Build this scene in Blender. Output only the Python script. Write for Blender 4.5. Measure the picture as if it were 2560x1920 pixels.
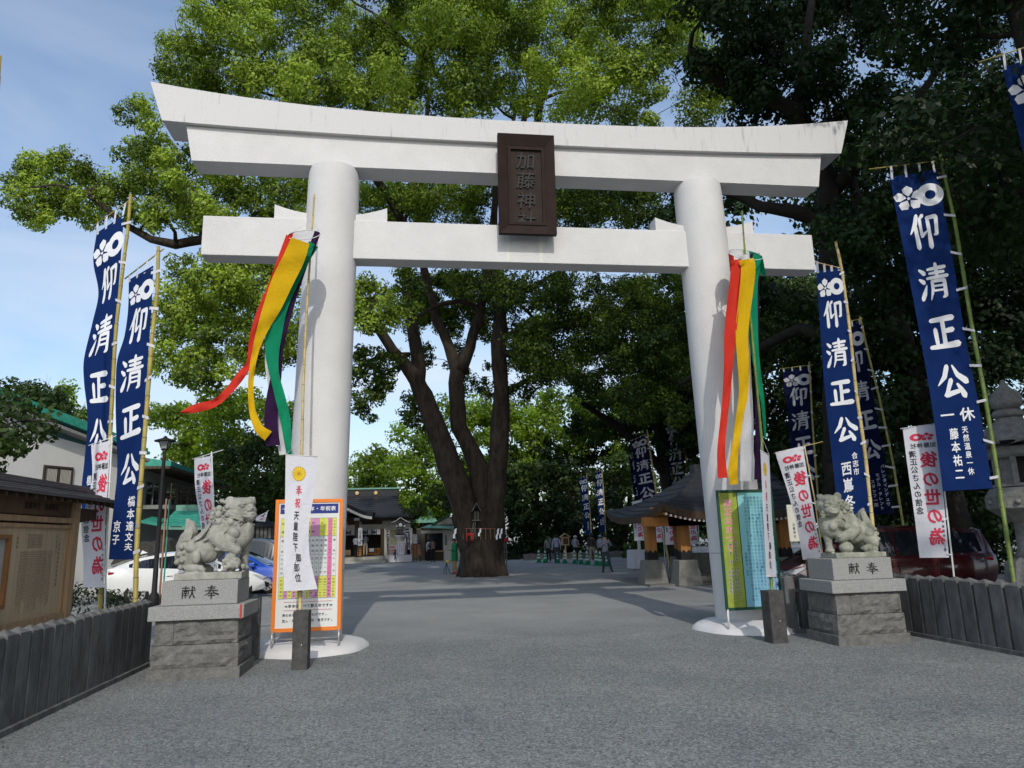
import bpy, bmesh, math, random
import numpy as np
from mathutils import Vector as V, Matrix, noise as mnoise
random.seed(7); np.random.seed(7)
R = math.radians
for o in list(bpy.data.objects): bpy.data.objects.remove(o)
SC = bpy.context.scene; COL = SC.collection

# ---------------------------------------------------------------- camera
CAM = V((-2.0263, -12.2344, 1.6)); FPX = 1805.77
YAW, PITCH, ROLL = -0.140558, 0.2094395, -0.027733
_f = V((-math.sin(YAW)*math.cos(PITCH), math.cos(YAW)*math.cos(PITCH), math.sin(PITCH)))
_r = V((math.cos(YAW), math.sin(YAW), 0)); _u = _r.cross(_f)
CR = _r*math.cos(ROLL)+_u*math.sin(ROLL); CU = -_r*math.sin(ROLL)+_u*math.cos(ROLL); CF = _f
cd = bpy.data.cameras.new('camera'); cam = bpy.data.objects.new('camera', cd); COL.objects.link(cam)
cd.sensor_width = 36; cd.lens = FPX/2560*36; cd.clip_end = 2000; cd.clip_start = .05
m = Matrix.Identity(4)
for i in range(3): m[i][0], m[i][1], m[i][2], m[i][3] = CR[i], CU[i], -CF[i], CAM[i]
cam.matrix_world = m; SC.camera = cam

# ---------------------------------------------------------------- world, sun, exposure
SUN_EL, SUN_AZ = R(36.5), R(180)      # sun stands behind the viewpoint, towards -y
w = bpy.data.worlds.new('World'); SC.world = w; w.use_nodes = True
nt = w.node_tree; nt.nodes.clear(); N = nt.nodes.new; L = nt.links.new
out = N('ShaderNodeOutputWorld'); bg = N('ShaderNodeBackground'); bg.inputs['Strength'].default_value = 0.15
sky = N('ShaderNodeTexSky'); sky.sky_type = 'NISHITA'; sky.sun_disc = False
sky.sun_elevation = SUN_EL; sky.sun_rotation = SUN_AZ; sky.dust_density = 2.0; sky.air_density = 1.1; sky.ozone_density = 1.5
tc = N('ShaderNodeTexCoord'); mp = N('ShaderNodeMapping'); mp.inputs['Scale'].default_value = (1.0, 1.0, 3.4)
nz = N('ShaderNodeTexNoise'); nz.inputs['Scale'].default_value = 2.3; nz.inputs['Detail'].default_value = 7; nz.inputs['Roughness'].default_value = .55
nz.inputs['Distortion'].default_value = .5
cr = N('ShaderNodeValToRGB'); cr.color_ramp.elements[0].position = .33; cr.color_ramp.elements[1].position = .68
sp = N('ShaderNodeSeparateXYZ'); mr = N('ShaderNodeMapRange')
mr.inputs['From Min'].default_value = .0; mr.inputs['From Max'].default_value = .62; mr.inputs['To Min'].default_value = 1.0; mr.inputs['To Max'].default_value = .16
mu = N('ShaderNodeMath'); mu.operation = 'MULTIPLY'
mix = N('ShaderNodeMix'); mix.data_type = 'RGBA'; mix.inputs['B'].default_value = (4.9, 5.25, 5.9, 1)
L(tc.outputs['Generated'], mp.inputs['Vector']); L(mp.outputs[0], nz.inputs['Vector']); L(nz.outputs[0], cr.inputs[0])
blu = N('ShaderNodeMix'); blu.data_type = 'RGBA'; blu.blend_type = 'MULTIPLY'; blu.inputs['Factor'].default_value = 1; blu.inputs['B'].default_value = (1.05, 1.12, 1.16, 1)
L(tc.outputs['Generated'], sp.inputs[0]); L(sp.outputs['Z'], mr.inputs['Value']); L(cr.outputs[0], mu.inputs[0]); L(mr.outputs[0], mu.inputs[1])
L(mu.outputs[0], mix.inputs['Factor']); L(sky.outputs[0], blu.inputs['A']); L(blu.outputs['Result'], mix.inputs['A']); L(mix.outputs['Result'], bg.inputs['Color']); L(bg.outputs[0], out.inputs[0])
sd = bpy.data.lights.new('sun', 'SUN'); sd.energy = 2.0; sd.angle = R(.7); sd.color = (1, .95, .87)
so = bpy.data.objects.new('sun', sd); COL.objects.link(so); so.location = (0, -30, 40)
so.rotation_euler = V((0, math.cos(SUN_EL), -math.sin(SUN_EL))).to_track_quat('-Z', 'Y').to_euler()
SC.view_settings.view_transform = 'Standard'; SC.view_settings.look = 'None'; SC.view_settings.gamma = 1
SC.view_settings.exposure = 0.15; SC.view_settings.use_curve_mapping = False
SC.cycles.max_bounces = 6; SC.cycles.transparent_max_bounces = 8; SC.cycles.diffuse_bounces = 3

# photo pixel (2560 wide) -> point on the plane y=Y, on the ground, or on x=X
def ray(x, y): return CF*FPX + CR*(x-1280) + CU*(960-y)
def at(x, y, Y): d = ray(x, y); return CAM + d*((Y-CAM.y)/d.y)
def gr(x, y, z=0.0): d = ray(x, y); return CAM + d*((z-CAM.z)/d.z)
def atx(x, y, X): d = ray(x, y); return CAM + d*((X-CAM.x)/d.x)
def v_(x, y): return V((x*1.15732, y*1.15732))   # 2212-wide reading of the photo

# ---------------------------------------------------------------- materials
MATS = {}
def mat(name, col, rough=.7, var=.12, scale=6.0, bump=0.0, bscale=40.0, spec=.3, metal=0.0, col2=None, streak=False, coat=0.0, detail=4):
    if name in MATS: return MATS[name]
    M = bpy.data.materials.new(name); M.use_nodes = True; t = M.node_tree; b = t.nodes['Principled BSDF']
    b.inputs['Roughness'].default_value = rough; b.inputs['Specular IOR Level'].default_value = spec
    b.inputs['Metallic'].default_value = metal; b.inputs['Coat Weight'].default_value = coat
    tc = t.nodes.new('ShaderNodeTexCoord'); oi = t.nodes.new('ShaderNodeObjectInfo')
    ad = t.nodes.new('ShaderNodeVectorMath'); ad.operation = 'MULTIPLY_ADD'; ad.inputs[1].default_value = (1, 1, 1)
    cmb = t.nodes.new('ShaderNodeCombineXYZ'); ml = t.nodes.new('ShaderNodeMath'); ml.operation = 'MULTIPLY'; ml.inputs[1].default_value = 37
    t.links.new(oi.outputs['Random'], ml.inputs[0]); t.links.new(ml.outputs[0], cmb.inputs[0]); t.links.new(ml.outputs[0], cmb.inputs[2])
    t.links.new(tc.outputs['Object'], ad.inputs[0]); t.links.new(cmb.outputs[0], ad.inputs[2])
    vec = ad.outputs[0]
    if streak:
        mp = t.nodes.new('ShaderNodeMapping'); mp.inputs['Scale'].default_value = streak if isinstance(streak, tuple) else (1, 1, .08)
        t.links.new(vec, mp.inputs[0]); svec = mp.outputs[0]
    else: svec = vec
    if var or col2:
        n = t.nodes.new('ShaderNodeTexNoise'); n.inputs['Scale'].default_value = scale; n.inputs['Detail'].default_value = detail; n.inputs['Roughness'].default_value = .65
        t.links.new(svec, n.inputs['Vector'])
        r = t.nodes.new('ShaderNodeValToRGB'); r.color_ramp.elements[0].position = .3; r.color_ramp.elements[1].position = .7
        a = [c*(1-var) for c in col]; c2 = col2 or [min(1, c*(1+var)) for c in col]
        r.color_ramp.elements[0].color = (*a, 1); r.color_ramp.elements[1].color = (*c2, 1)
        t.links.new(n.outputs[0], r.inputs[0]); t.links.new(r.outputs[0], b.inputs['Base Color'])
    else: b.inputs['Base Color'].default_value = (*col, 1)
    if bump:
        n2 = t.nodes.new('ShaderNodeTexNoise'); n2.inputs['Scale'].default_value = bscale; n2.inputs['Detail'].default_value = 3
        t.links.new(svec if streak and bscale < 30 else vec, n2.inputs['Vector'])
        bp = t.nodes.new('ShaderNodeBump'); bp.inputs['Strength'].default_value = min(1, bump); bp.inputs['Distance'].default_value = .02
        t.links.new(n2.outputs[0], bp.inputs['Height']); t.links.new(bp.outputs[0], b.inputs['Normal'])
    M['_b'] = 1; MATS[name] = M; return M

def glass(name, col=(.02, .025, .03), rough=.06):
    if name in MATS: return MATS[name]
    M = mat(name, col, rough=rough, var=0, spec=.7); return M

def cloth(name, col, tr=.35, var=.05):
    M = bpy.data.materials.new(name); M.use_nodes = True; t = M.node_tree; t.nodes.clear(); N = t.nodes.new
    o = N('ShaderNodeOutputMaterial'); d = N('ShaderNodeBsdfDiffuse'); s = N('ShaderNodeBsdfTranslucent'); mx = N('ShaderNodeMixShader')
    tc = N('ShaderNodeTexCoord'); n = N('ShaderNodeTexNoise'); n.inputs['Scale'].default_value = 2.5; n.inputs['Detail'].default_value = 5
    r = N('ShaderNodeValToRGB'); r.color_ramp.elements[0].position = .3; r.color_ramp.elements[1].position = .7
    r.color_ramp.elements[0].color = (*[c*(1-var) for c in col], 1); r.color_ramp.elements[1].color = (*[min(1, c*(1+var)) for c in col], 1)
    wv = N('ShaderNodeTexNoise'); wv.inputs['Scale'].default_value = 14; wv.inputs['Detail'].default_value = 8; wv.inputs['Distortion'].default_value = 1.2
    bp = N('ShaderNodeBump'); bp.inputs['Strength'].default_value = .5; bp.inputs['Distance'].default_value = .02
    L = t.links.new
    L(tc.outputs['Object'], n.inputs[0]); L(n.outputs[0], r.inputs[0]); L(r.outputs[0], d.inputs[0]); L(r.outputs[0], s.inputs[0])
    L(tc.outputs['Object'], wv.inputs[0]); L(wv.outputs[0], bp.inputs['Height']); L(bp.outputs[0], d.inputs['Normal'])
    mx.inputs[0].default_value = tr; L(d.outputs[0], mx.inputs[1]); L(s.outputs[0], mx.inputs[2]); L(mx.outputs[0], o.inputs[0])
    MATS[name] = M; return M

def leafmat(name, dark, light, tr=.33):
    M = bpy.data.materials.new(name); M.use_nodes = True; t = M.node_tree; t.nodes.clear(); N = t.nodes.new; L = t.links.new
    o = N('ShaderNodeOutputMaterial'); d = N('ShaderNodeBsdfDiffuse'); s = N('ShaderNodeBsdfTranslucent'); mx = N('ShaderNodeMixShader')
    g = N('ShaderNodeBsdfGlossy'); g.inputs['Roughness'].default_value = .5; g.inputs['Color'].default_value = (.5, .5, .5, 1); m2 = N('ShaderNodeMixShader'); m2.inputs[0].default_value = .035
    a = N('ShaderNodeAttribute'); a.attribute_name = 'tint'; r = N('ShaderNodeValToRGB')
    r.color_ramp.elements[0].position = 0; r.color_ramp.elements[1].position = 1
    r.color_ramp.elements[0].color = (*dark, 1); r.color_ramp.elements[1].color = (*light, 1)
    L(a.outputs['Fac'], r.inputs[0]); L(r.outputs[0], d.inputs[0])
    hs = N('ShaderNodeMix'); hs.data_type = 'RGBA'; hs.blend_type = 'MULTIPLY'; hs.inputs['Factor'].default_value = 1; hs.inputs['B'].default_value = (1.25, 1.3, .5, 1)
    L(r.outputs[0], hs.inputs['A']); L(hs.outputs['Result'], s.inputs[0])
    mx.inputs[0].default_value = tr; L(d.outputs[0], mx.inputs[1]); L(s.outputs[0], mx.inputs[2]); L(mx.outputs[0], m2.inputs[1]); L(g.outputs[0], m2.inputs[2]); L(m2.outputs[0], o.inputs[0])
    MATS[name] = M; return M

WHITE = mat('white_stucco', (.585, .578, .572), rough=.85, var=.07, scale=1.1, bump=.35, bscale=38, spec=.2)
# top beam: same stucco with rain streaks running down
STREAK = mat('streaked_stucco', (.40, .395, .38), rough=.85, var=.12, scale=13, bump=.35, bscale=45, spec=.2, col2=(.585, .578, .573), streak=(1, 1, .10), detail=6)
STREAK.node_tree.nodes['Color Ramp'].color_ramp.elements[0].position = .22; STREAK.node_tree.nodes['Color Ramp'].color_ramp.elements[1].position = .42
GRANITE = mat('grey_granite', (.26, .26, .255), rough=.8, var=.30, scale=60, bump=.25, bscale=70, detail=6)
GRANITE_R = mat('rough_granite', (.135, .132, .124), rough=.9, var=.35, scale=9, bump=.9, bscale=26, detail=8)
FENCEM = mat('weathered_fence_granite', (.115, .115, .112), rough=.9, var=.45, scale=7, bump=.4, bscale=60, detail=9, streak=(1, 1, .35))
POSTM = mat('dark_post_stone', (.06, .058, .056), rough=.85, var=.4, scale=9, bump=.3, bscale=50)
STATUE = mat('carved_statue_stone', (.25, .25, .215), rough=.9, var=.18, scale=7, bump=.35, bscale=45, col2=(.36, .355, .315))
STATUE_D = mat('mossy_statue_stone', (.20, .21, .16), rough=.9, var=.25, scale=6, bump=.35, bscale=45, col2=(.38, .385, .32))
INK = mat('black_ink', (.012, .012, .013), rough=.6, var=0)
REDINK = mat('crimson_ink', (.52, .03, .07), rough=.7, var=0)
NAVY = mat('navy_print', (.02, .035, .16), rough=.5, var=0)
WPRINT = mat('white_print', (.72, .73, .76), rough=.8, var=0)
BLUEC = cloth('indigo_cloth', (.011, .030, .125), tr=.22, var=.12)
NAVYC = cloth('navy_and_shaded_blue_cloth', (.008, .011, .042), tr=.12, var=.12)  # navy flags; for the blue banners, their cloth with shade in the colour
WHITEC = cloth('white_cloth', (.74, .735, .79), tr=.3, var=.02)
BAMBOO_Y = mat('yellow_bamboo', (.42, .33, .14), rough=.5, var=.3, scale=3)
BAMBOO_G = mat('green_bamboo', (.12, .17, .035), rough=.45, var=.35, scale=2.5)
BAMBOO_O = mat('olive_bamboo', (.30, .24, .06), rough=.5, var=.3, scale=3)
NODEM = mat('bamboo_node', (.10, .08, .04), rough=.7, var=.2)
WOOD = mat('pale_cypress', (.44, .29, .16), rough=.7, var=.25, scale=14, streak=(1, 1, .06), bump=.15)
WOOD_D = mat('dark_timber', (.07, .045, .028), rough=.75, var=.3, scale=12, streak=(1, 1, .08), bump=.2)
WOOD_O = mat('orange_cedar', (.34, .15, .04), rough=.65, var=.25, scale=10, streak=(1, 1, .08))
TILE = mat('grey_slate_roofing', (.030, .031, .036), rough=.55, var=.25, scale=16, bump=.2)
COPPER = mat('verdigris_copper', (.03, .26, .19), rough=.55, var=.2, scale=5, col2=(.06, .36, .27))
COPPER_P = mat('pale_verdigris_copper', (.16, .33, .26), rough=.6, var=.2, scale=5)
PLASTER = mat('cream_plaster', (.62, .60, .54), rough=.9, var=.05, scale=2)
PLASTER_W = mat('white_plaster', (.66, .65, .62), rough=.9, var=.05, scale=1.2)
STEEL = mat('brushed_steel', (.5, .5, .49), rough=.4, metal=.7, var=.08)
PLASTIC = mat('white_plastic', (.6, .61, .6), rough=.4, var=.04)
BLACKM = mat('matt_black', (.012, .012, .013), rough=.7, var=.1)
RUBBER = mat('tyre_rubber', (.02, .02, .02), rough=.8, var=.2)
BARK = mat('camphor_bark', (.022, .017, .013), rough=.95, var=.5, scale=5, bump=1, bscale=9, col2=(.060, .046, .035), streak=(1, 1, .35), detail=9)
BARK_D = mat('dark_bark', (.022, .018, .014), rough=.95, var=.4, scale=4, bump=1, bscale=9)
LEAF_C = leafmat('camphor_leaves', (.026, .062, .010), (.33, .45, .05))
LEAF_B = leafmat('bright_maple_leaves', (.07, .12, .010), (.22, .34, .02), tr=.5)
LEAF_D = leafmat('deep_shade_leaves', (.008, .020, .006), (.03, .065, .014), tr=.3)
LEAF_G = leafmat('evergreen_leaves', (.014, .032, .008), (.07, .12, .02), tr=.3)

# ---------------------------------------------------------------- object helpers
WM = {}
def tag(o, label=None, cat=None, group=None, kind=None):
    if label: o['label'] = label
    if cat: o['category'] = cat
    if group: o['group'] = group
    if kind: o['kind'] = kind
    return o
def thing(name, label, cat, loc=(0, 0, 0), rz=0.0, group=None):
    o = bpy.data.objects.new(name, None); COL.objects.link(o); o.location = loc; o.rotation_euler = (0, 0, rz); o.empty_display_size = .2
    WM[o.name] = Matrix.Translation(V(loc)) @ Matrix.Rotation(rz, 4, 'Z')
    return tag(o, label, cat, group)
class MB:
    def __init__(s): s.v = []; s.f = []; s.m = []
    def add(s, vs, fs, mi=0):
        k = len(s.v); s.v += [tuple(p) for p in vs]; s.f += [tuple(i+k for i in f) for f in fs]; s.m += [mi]*len(fs); return s
    def box(s, a, b, mi=0, mtx=None):
        (x0, y0, z0), (x1, y1, z1) = a, b
        vs = [V(p) for p in ((x0,y0,z0),(x1,y0,z0),(x1,y1,z0),(x0,y1,z0),(x0,y0,z1),(x1,y0,z1),(x1,y1,z1),(x0,y1,z1))]
        if mtx: vs = [mtx @ p for p in vs]
        return s.add(vs, [(0,3,2,1),(4,5,6,7),(0,1,5,4),(1,2,6,5),(2,3,7,6),(3,0,4,7)], mi)
    def hexa(s, p, mi=0):  # 8 corners, same order as box
        return s.add(p, [(0,3,2,1),(4,5,6,7),(0,1,5,4),(1,2,6,5),(2,3,7,6),(3,0,4,7)], mi)
    def tube(s, pts, rad, n=8, mi=0, caps=True):
        pts = [V(p) for p in pts]; rad = rad if isinstance(rad, (list, tuple)) else [rad]*len(pts)
        vs = []; up = None
        for i, p in enumerate(pts):
            t = (pts[min(i+1, len(pts)-1)] - pts[max(i-1, 0)]).normalized()
            a = V((0, 0, 1)) if abs(t.z) < .9 else V((0, 1, 0))
            if up is None: x = t.cross(a).normalized()
            else: x = (up - t*up.dot(t)).normalized()
            up = x; y = t.cross(x)
            for k in range(n):
                an = 2*math.pi*k/n; vs.append(p + (x*math.cos(an)+y*math.sin(an))*rad[i])
        fs = [(i*n+k, i*n+(k+1) % n, (i+1)*n+(k+1) % n, (i+1)*n+k) for i in range(len(pts)-1) for k in range(n)]
        if caps: fs += [tuple(range(n))[::-1], tuple((len(pts)-1)*n+k for k in range(n))]
        return s.add(vs, fs, mi)
    def lathe(s, prof, c=(0, 0, 0), n=24, mi=0, sq=None, rot=0.0):
        vs = []
        for r, z in prof:
            for k in range(n):
                an = 2*math.pi*k/n + rot; vs.append((c[0]+r*math.cos(an), c[1]+r*math.sin(an), c[2]+z))
        fs = [(i*n+k, i*n+(k+1) % n, (i+1)*n+(k+1) % n, (i+1)*n+k) for i in range(len(prof)-1) for k in range(n)]
        fs += [tuple(range(n))[::-1], tuple((len(prof)-1)*n+k for k in range(n))]
        return s.add(vs, fs, mi)
    def poly(s, pts, mi=0): return s.add(pts, [tuple(range(len(pts)))], mi)
    def prism(s, poly, d, mi=0):  # poly: 3D points, extruded by vector d
        n = len(poly); d = V(d); vs = [V(p) for p in poly] + [V(p)+d for p in poly]
        return s.add(vs, [tuple(range(n))[::-1], tuple(range(n, 2*n))] + [(i, (i+1) % n, n+(i+1) % n, n+i) for i in range(n)], mi)
    def ell(s, c, r, n=12, k=8, mi=0):
        vs = []; fs = []
        for i in range(k+1):
            th = math.pi*i/k
            for j in range(n):
                ph = 2*math.pi*j/n; vs.append((c[0]+r[0]*math.sin(th)*math.cos(ph), c[1]+r[1]*math.sin(th)*math.sin(ph), c[2]+r[2]*math.cos(th)))
        for i in range(k):
            for j in range(n): fs.append((i*n+j, (i+1)*n+j, (i+1)*n+(j+1) % n, i*n+(j+1) % n))
        return s.add(vs, fs, mi)
    def build(s, name, mats, parent=None, world=False, smooth=False, bevel=0.0, fix=True, seg=2):
        me = bpy.data.meshes.new(name)
        vs = s.v
        if world and parent is not None:
            inv = WM[parent.name].inverted(); vs = [tuple(inv @ V(p)) for p in s.v]
        me.from_pydata(vs, [], s.f)
        for mm in (mats if isinstance(mats, (list, tuple)) else [mats]): me.materials.append(mm)
        me.polygons.foreach_set('material_index', s.m)
        if fix:
            bm = bmesh.new(); bm.from_mesh(me); bmesh.ops.recalc_face_normals(bm, faces=bm.faces); bm.to_mesh(me); bm.free()
        if smooth: me.polygons.foreach_set('use_smooth', [True]*len(me.polygons))
        o = bpy.data.objects.new(name, me); COL.objects.link(o)
        if parent is not None: o.parent = parent; WM[o.name] = WM.get(parent.name, Matrix.Identity(4))
        else: WM[o.name] = Matrix.Identity(4)
        if bevel:
            b = o.modifiers.new('bevel', 'BEVEL'); b.width = bevel; b.segments = seg; b.limit_method = 'ANGLE'; b.angle_limit = R(35)
        if smooth == 'auto':
            me.polygons.foreach_set('use_smooth', [False]*len(me.polygons))
        return o
def copy_tree(root, loc=None, rz=None, label=None, group=None, scale=None):
    c = root.copy(); COL.objects.link(c)
    WM[c.name] = WM.get(root.name, Matrix.Identity(4))
    if loc is not None: c.location = loc
    if rz is not None: c.rotation_euler = (0, 0, rz)
    if scale is not None: c.scale = (scale,)*3 if not isinstance(scale, tuple) else scale
    if label: c['label'] = label
    if group: c['group'] = group
    for ch in [x for x in bpy.data.objects if x.parent == root]:
        d = ch.copy(); COL.objects.link(d); d.parent = c
        for g in [x for x in bpy.data.objects if x.parent == ch]:
            e = g.copy(); COL.objects.link(e); e.parent = d
    return c
def smooth_by_angle(o, ang=40):
    me = o.data; me.polygons.foreach_set('use_smooth', [True]*len(me.polygons))
    bm = bmesh.new(); bm.from_mesh(me)
    for e in bm.edges:
        if len(e.link_faces) == 2 and e.calc_face_angle(0) > R(ang): e.smooth = False
    bm.to_mesh(me); bm.free(); return o

# ---------------------------------------------------------------- lettering: glyph outlines -> mesh
_G = {}
def glyph(ch, bold=0.0):
    key = (ch, bold)
    if key in _G: return _G[key]
    c = bpy.data.curves.new('g', 'FONT'); c.body = ch; c.size = 1; c.resolution_u = 2; c.offset = bold; c.fill_mode = 'FRONT'
    o = bpy.data.objects.new('g', c); COL.objects.link(o)
    dg = bpy.context.evaluated_depsgraph_get(); dg.update(); e = o.evaluated_get(dg); me = e.to_mesh()
    vs = [(p.co.x, p.co.y) for p in me.vertices]; fs = [tuple(p.vertices) for p in me.polygons]
    e.to_mesh_clear(); bpy.data.objects.remove(o); bpy.data.curves.remove(c)
    if vs:
        x0 = min(p[0] for p in vs); x1 = max(p[0] for p in vs); cx = (x0+x1)/2
        vs = [(p[0]-cx, p[1]-.36) for p in vs]
    if ch in 'ー（）≪≫〜': vs = [(p[1], -p[0]) for p in vs]
    _G[key] = (vs, fs); return _G[key]
def put(mb, ch, cu, cv, su, sv, S, bold=0.0, mi=0, mirror=False, rot=True):
    """one glyph centred at (cu,cv) of the surface S(u,v), v downwards; su,sv its size in surface units"""
    if ch in ' 　': return
    vs, fs = glyph(ch, min(bold, .008)); sg = -1 if mirror else 1
    if bold <= .012: mb.add([S(cu + sg*x*su, cv - y*sv) for x, y in vs], fs, mi); return
    # heavier print: slightly shifted layers, each a hair above the one before
    o = S(cu, cv); nn = (S(cu+.01, cv)-o).cross(S(cu, cv+.01)-o)
    if nn.length > 0: nn.normalize()
    if nn.dot(CAM-o) < 0: nn = -nn
    b = (bold-.006)*.8
    for j, (dx, dy) in enumerate(((b, b*.5), (-b, -b*.5), (-b*.5, b), (b*.5, -b))):
        mb.add([S(cu + sg*(x+dx)*su, cv - (y+dy)*sv)+nn*(.0005*j) for x, y in vs], fs, mi)
def column(mb, text, cu, v0, pitch, su, sv, S, bold=0.0, mirror=False, mi=0):
    for i, ch in enumerate(text): put(mb, ch, cu, v0+pitch*i, su, sv, S, bold, mi, mirror)
def flat(o, rt, dn, off):
    o, rt, dn, off = V(o), V(rt), V(dn), V(off)
    return lambda u, v: o + rt*u + dn*v + off

BRUSH = {
 '仰': [[(-.20,.47,.10),(-.29,.22,.12),(-.48,-.03,.03)],[(-.29,.16,.10),(-.285,-.12,.11),(-.28,-.46,.13)],[(.0,.45,.10),(-.12,.36,.06)],[(-.12,.37,.09),(-.125,.1,.08),(-.12,-.13,.09)],[(-.13,-.14,.10),(.06,-.01,.04)],[(.10,.35,.09),(.43,.37,.10)],[(.42,.37,.11),(.39,.1,.10),(.36,-.12,.10),(.27,-.15,.04)],[(.13,.36,.10),(.13,-.1,.10),(.12,-.48,.14)]],
 '清': [[(-.44,.38,.06),(-.28,.25,.12)],[(-.48,.12,.06),(-.33,.01,.12)],[(-.47,-.44,.11),(-.38,-.30,.12),(-.26,-.06,.03)],[(-.17,.35,.07),(.43,.38,.09)],[(-.13,.235,.06),(.37,.25,.075)],[(-.23,.11,.07),(.48,.13,.09)],[(.12,.49,.10),(.12,.11,.09)],[(-.07,.03,.09),(-.08,-.22,.09),(-.19,-.48,.03)],[(-.08,.015,.07),(.35,.02,.08)],[(.34,.03,.11),(.335,-.40,.11),(.22,-.45,.04)],[(-.06,-.115,.05),(.30,-.115,.05)],[(-.07,-.24,.05),(.30,-.24,.05)]],
 '奉': [[(-.28,.34,.055),(.28,.365,.065)],[(-.22,.22,.05),(.24,.235,.06)],[(-.43,.09,.06),(.43,.105,.07)],[(.02,.48,.08),(-.02,.30,.07),(-.05,.10,.07)],[(-.05,.11,.07),(-.20,-.10,.06),(-.47,-.26,.02)],[(.05,.10,.04),(.22,-.09,.08),(.49,-.20,.11)],[(-.16,-.11,.045),(.18,-.10,.055)],[(-.22,-.26,.05),(.24,-.25,.06)],[(.01,-.02,.07),(.01,-.49,.07)]],
 '正': [[(-.38,.36,.10),(0,.385,.12),(.42,.40,.14)],[(.03,.38,.13),(.03,0,.12),(.02,-.36,.13)],[(.06,.04,.10),(.37,.07,.13)],[(-.25,.12,.13),(-.24,-.34,.11)],[(-.50,-.39,.10),(0,-.37,.12),(.50,-.34,.17)]],
 '公': [[(-.09,.46,.13),(-.22,.16,.13),(-.48,-.08,.03)],[(.09,.46,.05),(.22,.18,.13),(.50,-.04,.18)],[(-.02,.06,.13),(-.14,-.16,.11),(-.24,-.36,.10)],[(-.28,-.37,.14),(.28,-.27,.09)],[(.16,-.08,.07),(.27,-.24,.12),(.36,-.44,.17)]]}
def brush(mb, ch, cu, cv, su, sv, S3, off=.004):
    """brush written character from tapered strokes; every stroke lies a hair above the one before"""
    for j, st in enumerate(BRUSH[ch]):
        P = []; n = 5
        for i in range(len(st)-1):
            for k in range(n+(i == len(st)-2)): q = k/n; a, b = st[i], st[i+1]; P.append([a[m_]+(b[m_]-a[m_])*q for m_ in range(3)])
        vs = []
        for i, (x, y, w_) in enumerate(P):
            dx = P[min(i+1, len(P)-1)][0]-P[max(i-1, 0)][0]; dy = P[min(i+1, len(P)-1)][1]-P[max(i-1, 0)][1]; l = math.hypot(dx, dy) or 1; w_ = w_*1.2; nx, ny = -dy/l*w_/2, dx/l*w_/2
            e = .35 if i in (0, len(P)-1) else 1
            for s in (-1, -.0, 1): vs.append((x+nx*s*(.75+.25*e), y+ny*s*(.75+.25*e)) if abs(s) else (x-(dx/l)*.0, y))
        # rounded ends
        for (i, sg) in ((0, -1), (len(P)-1, 1)):
            x, y, w_ = P[i]; dx = P[min(i+1, len(P)-1)][0]-P[max(i-1, 0)][0]; dy = P[min(i+1, len(P)-1)][1]-P[max(i-1, 0)][1]; l = math.hypot(dx, dy) or 1; vs.append((x+sg*dx/l*w_*.42, y+sg*dy/l*w_*.42))
        m_ = len(P); fs = [(i*3+k, i*3+k+1, (i+1)*3+k+1, (i+1)*3+k) for i in range(m_-1) for k in (0, 1)]+[(0, 1, 3*m_), (1, 2, 3*m_), (3*m_-3, 3*m_-2, 3*m_+1), (3*m_-2, 3*m_-1, 3*m_+1)]
        mb.add([S3(cu+x*su, cv-y*sv, off+.0007*j) for x, y in vs], fs)
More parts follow.
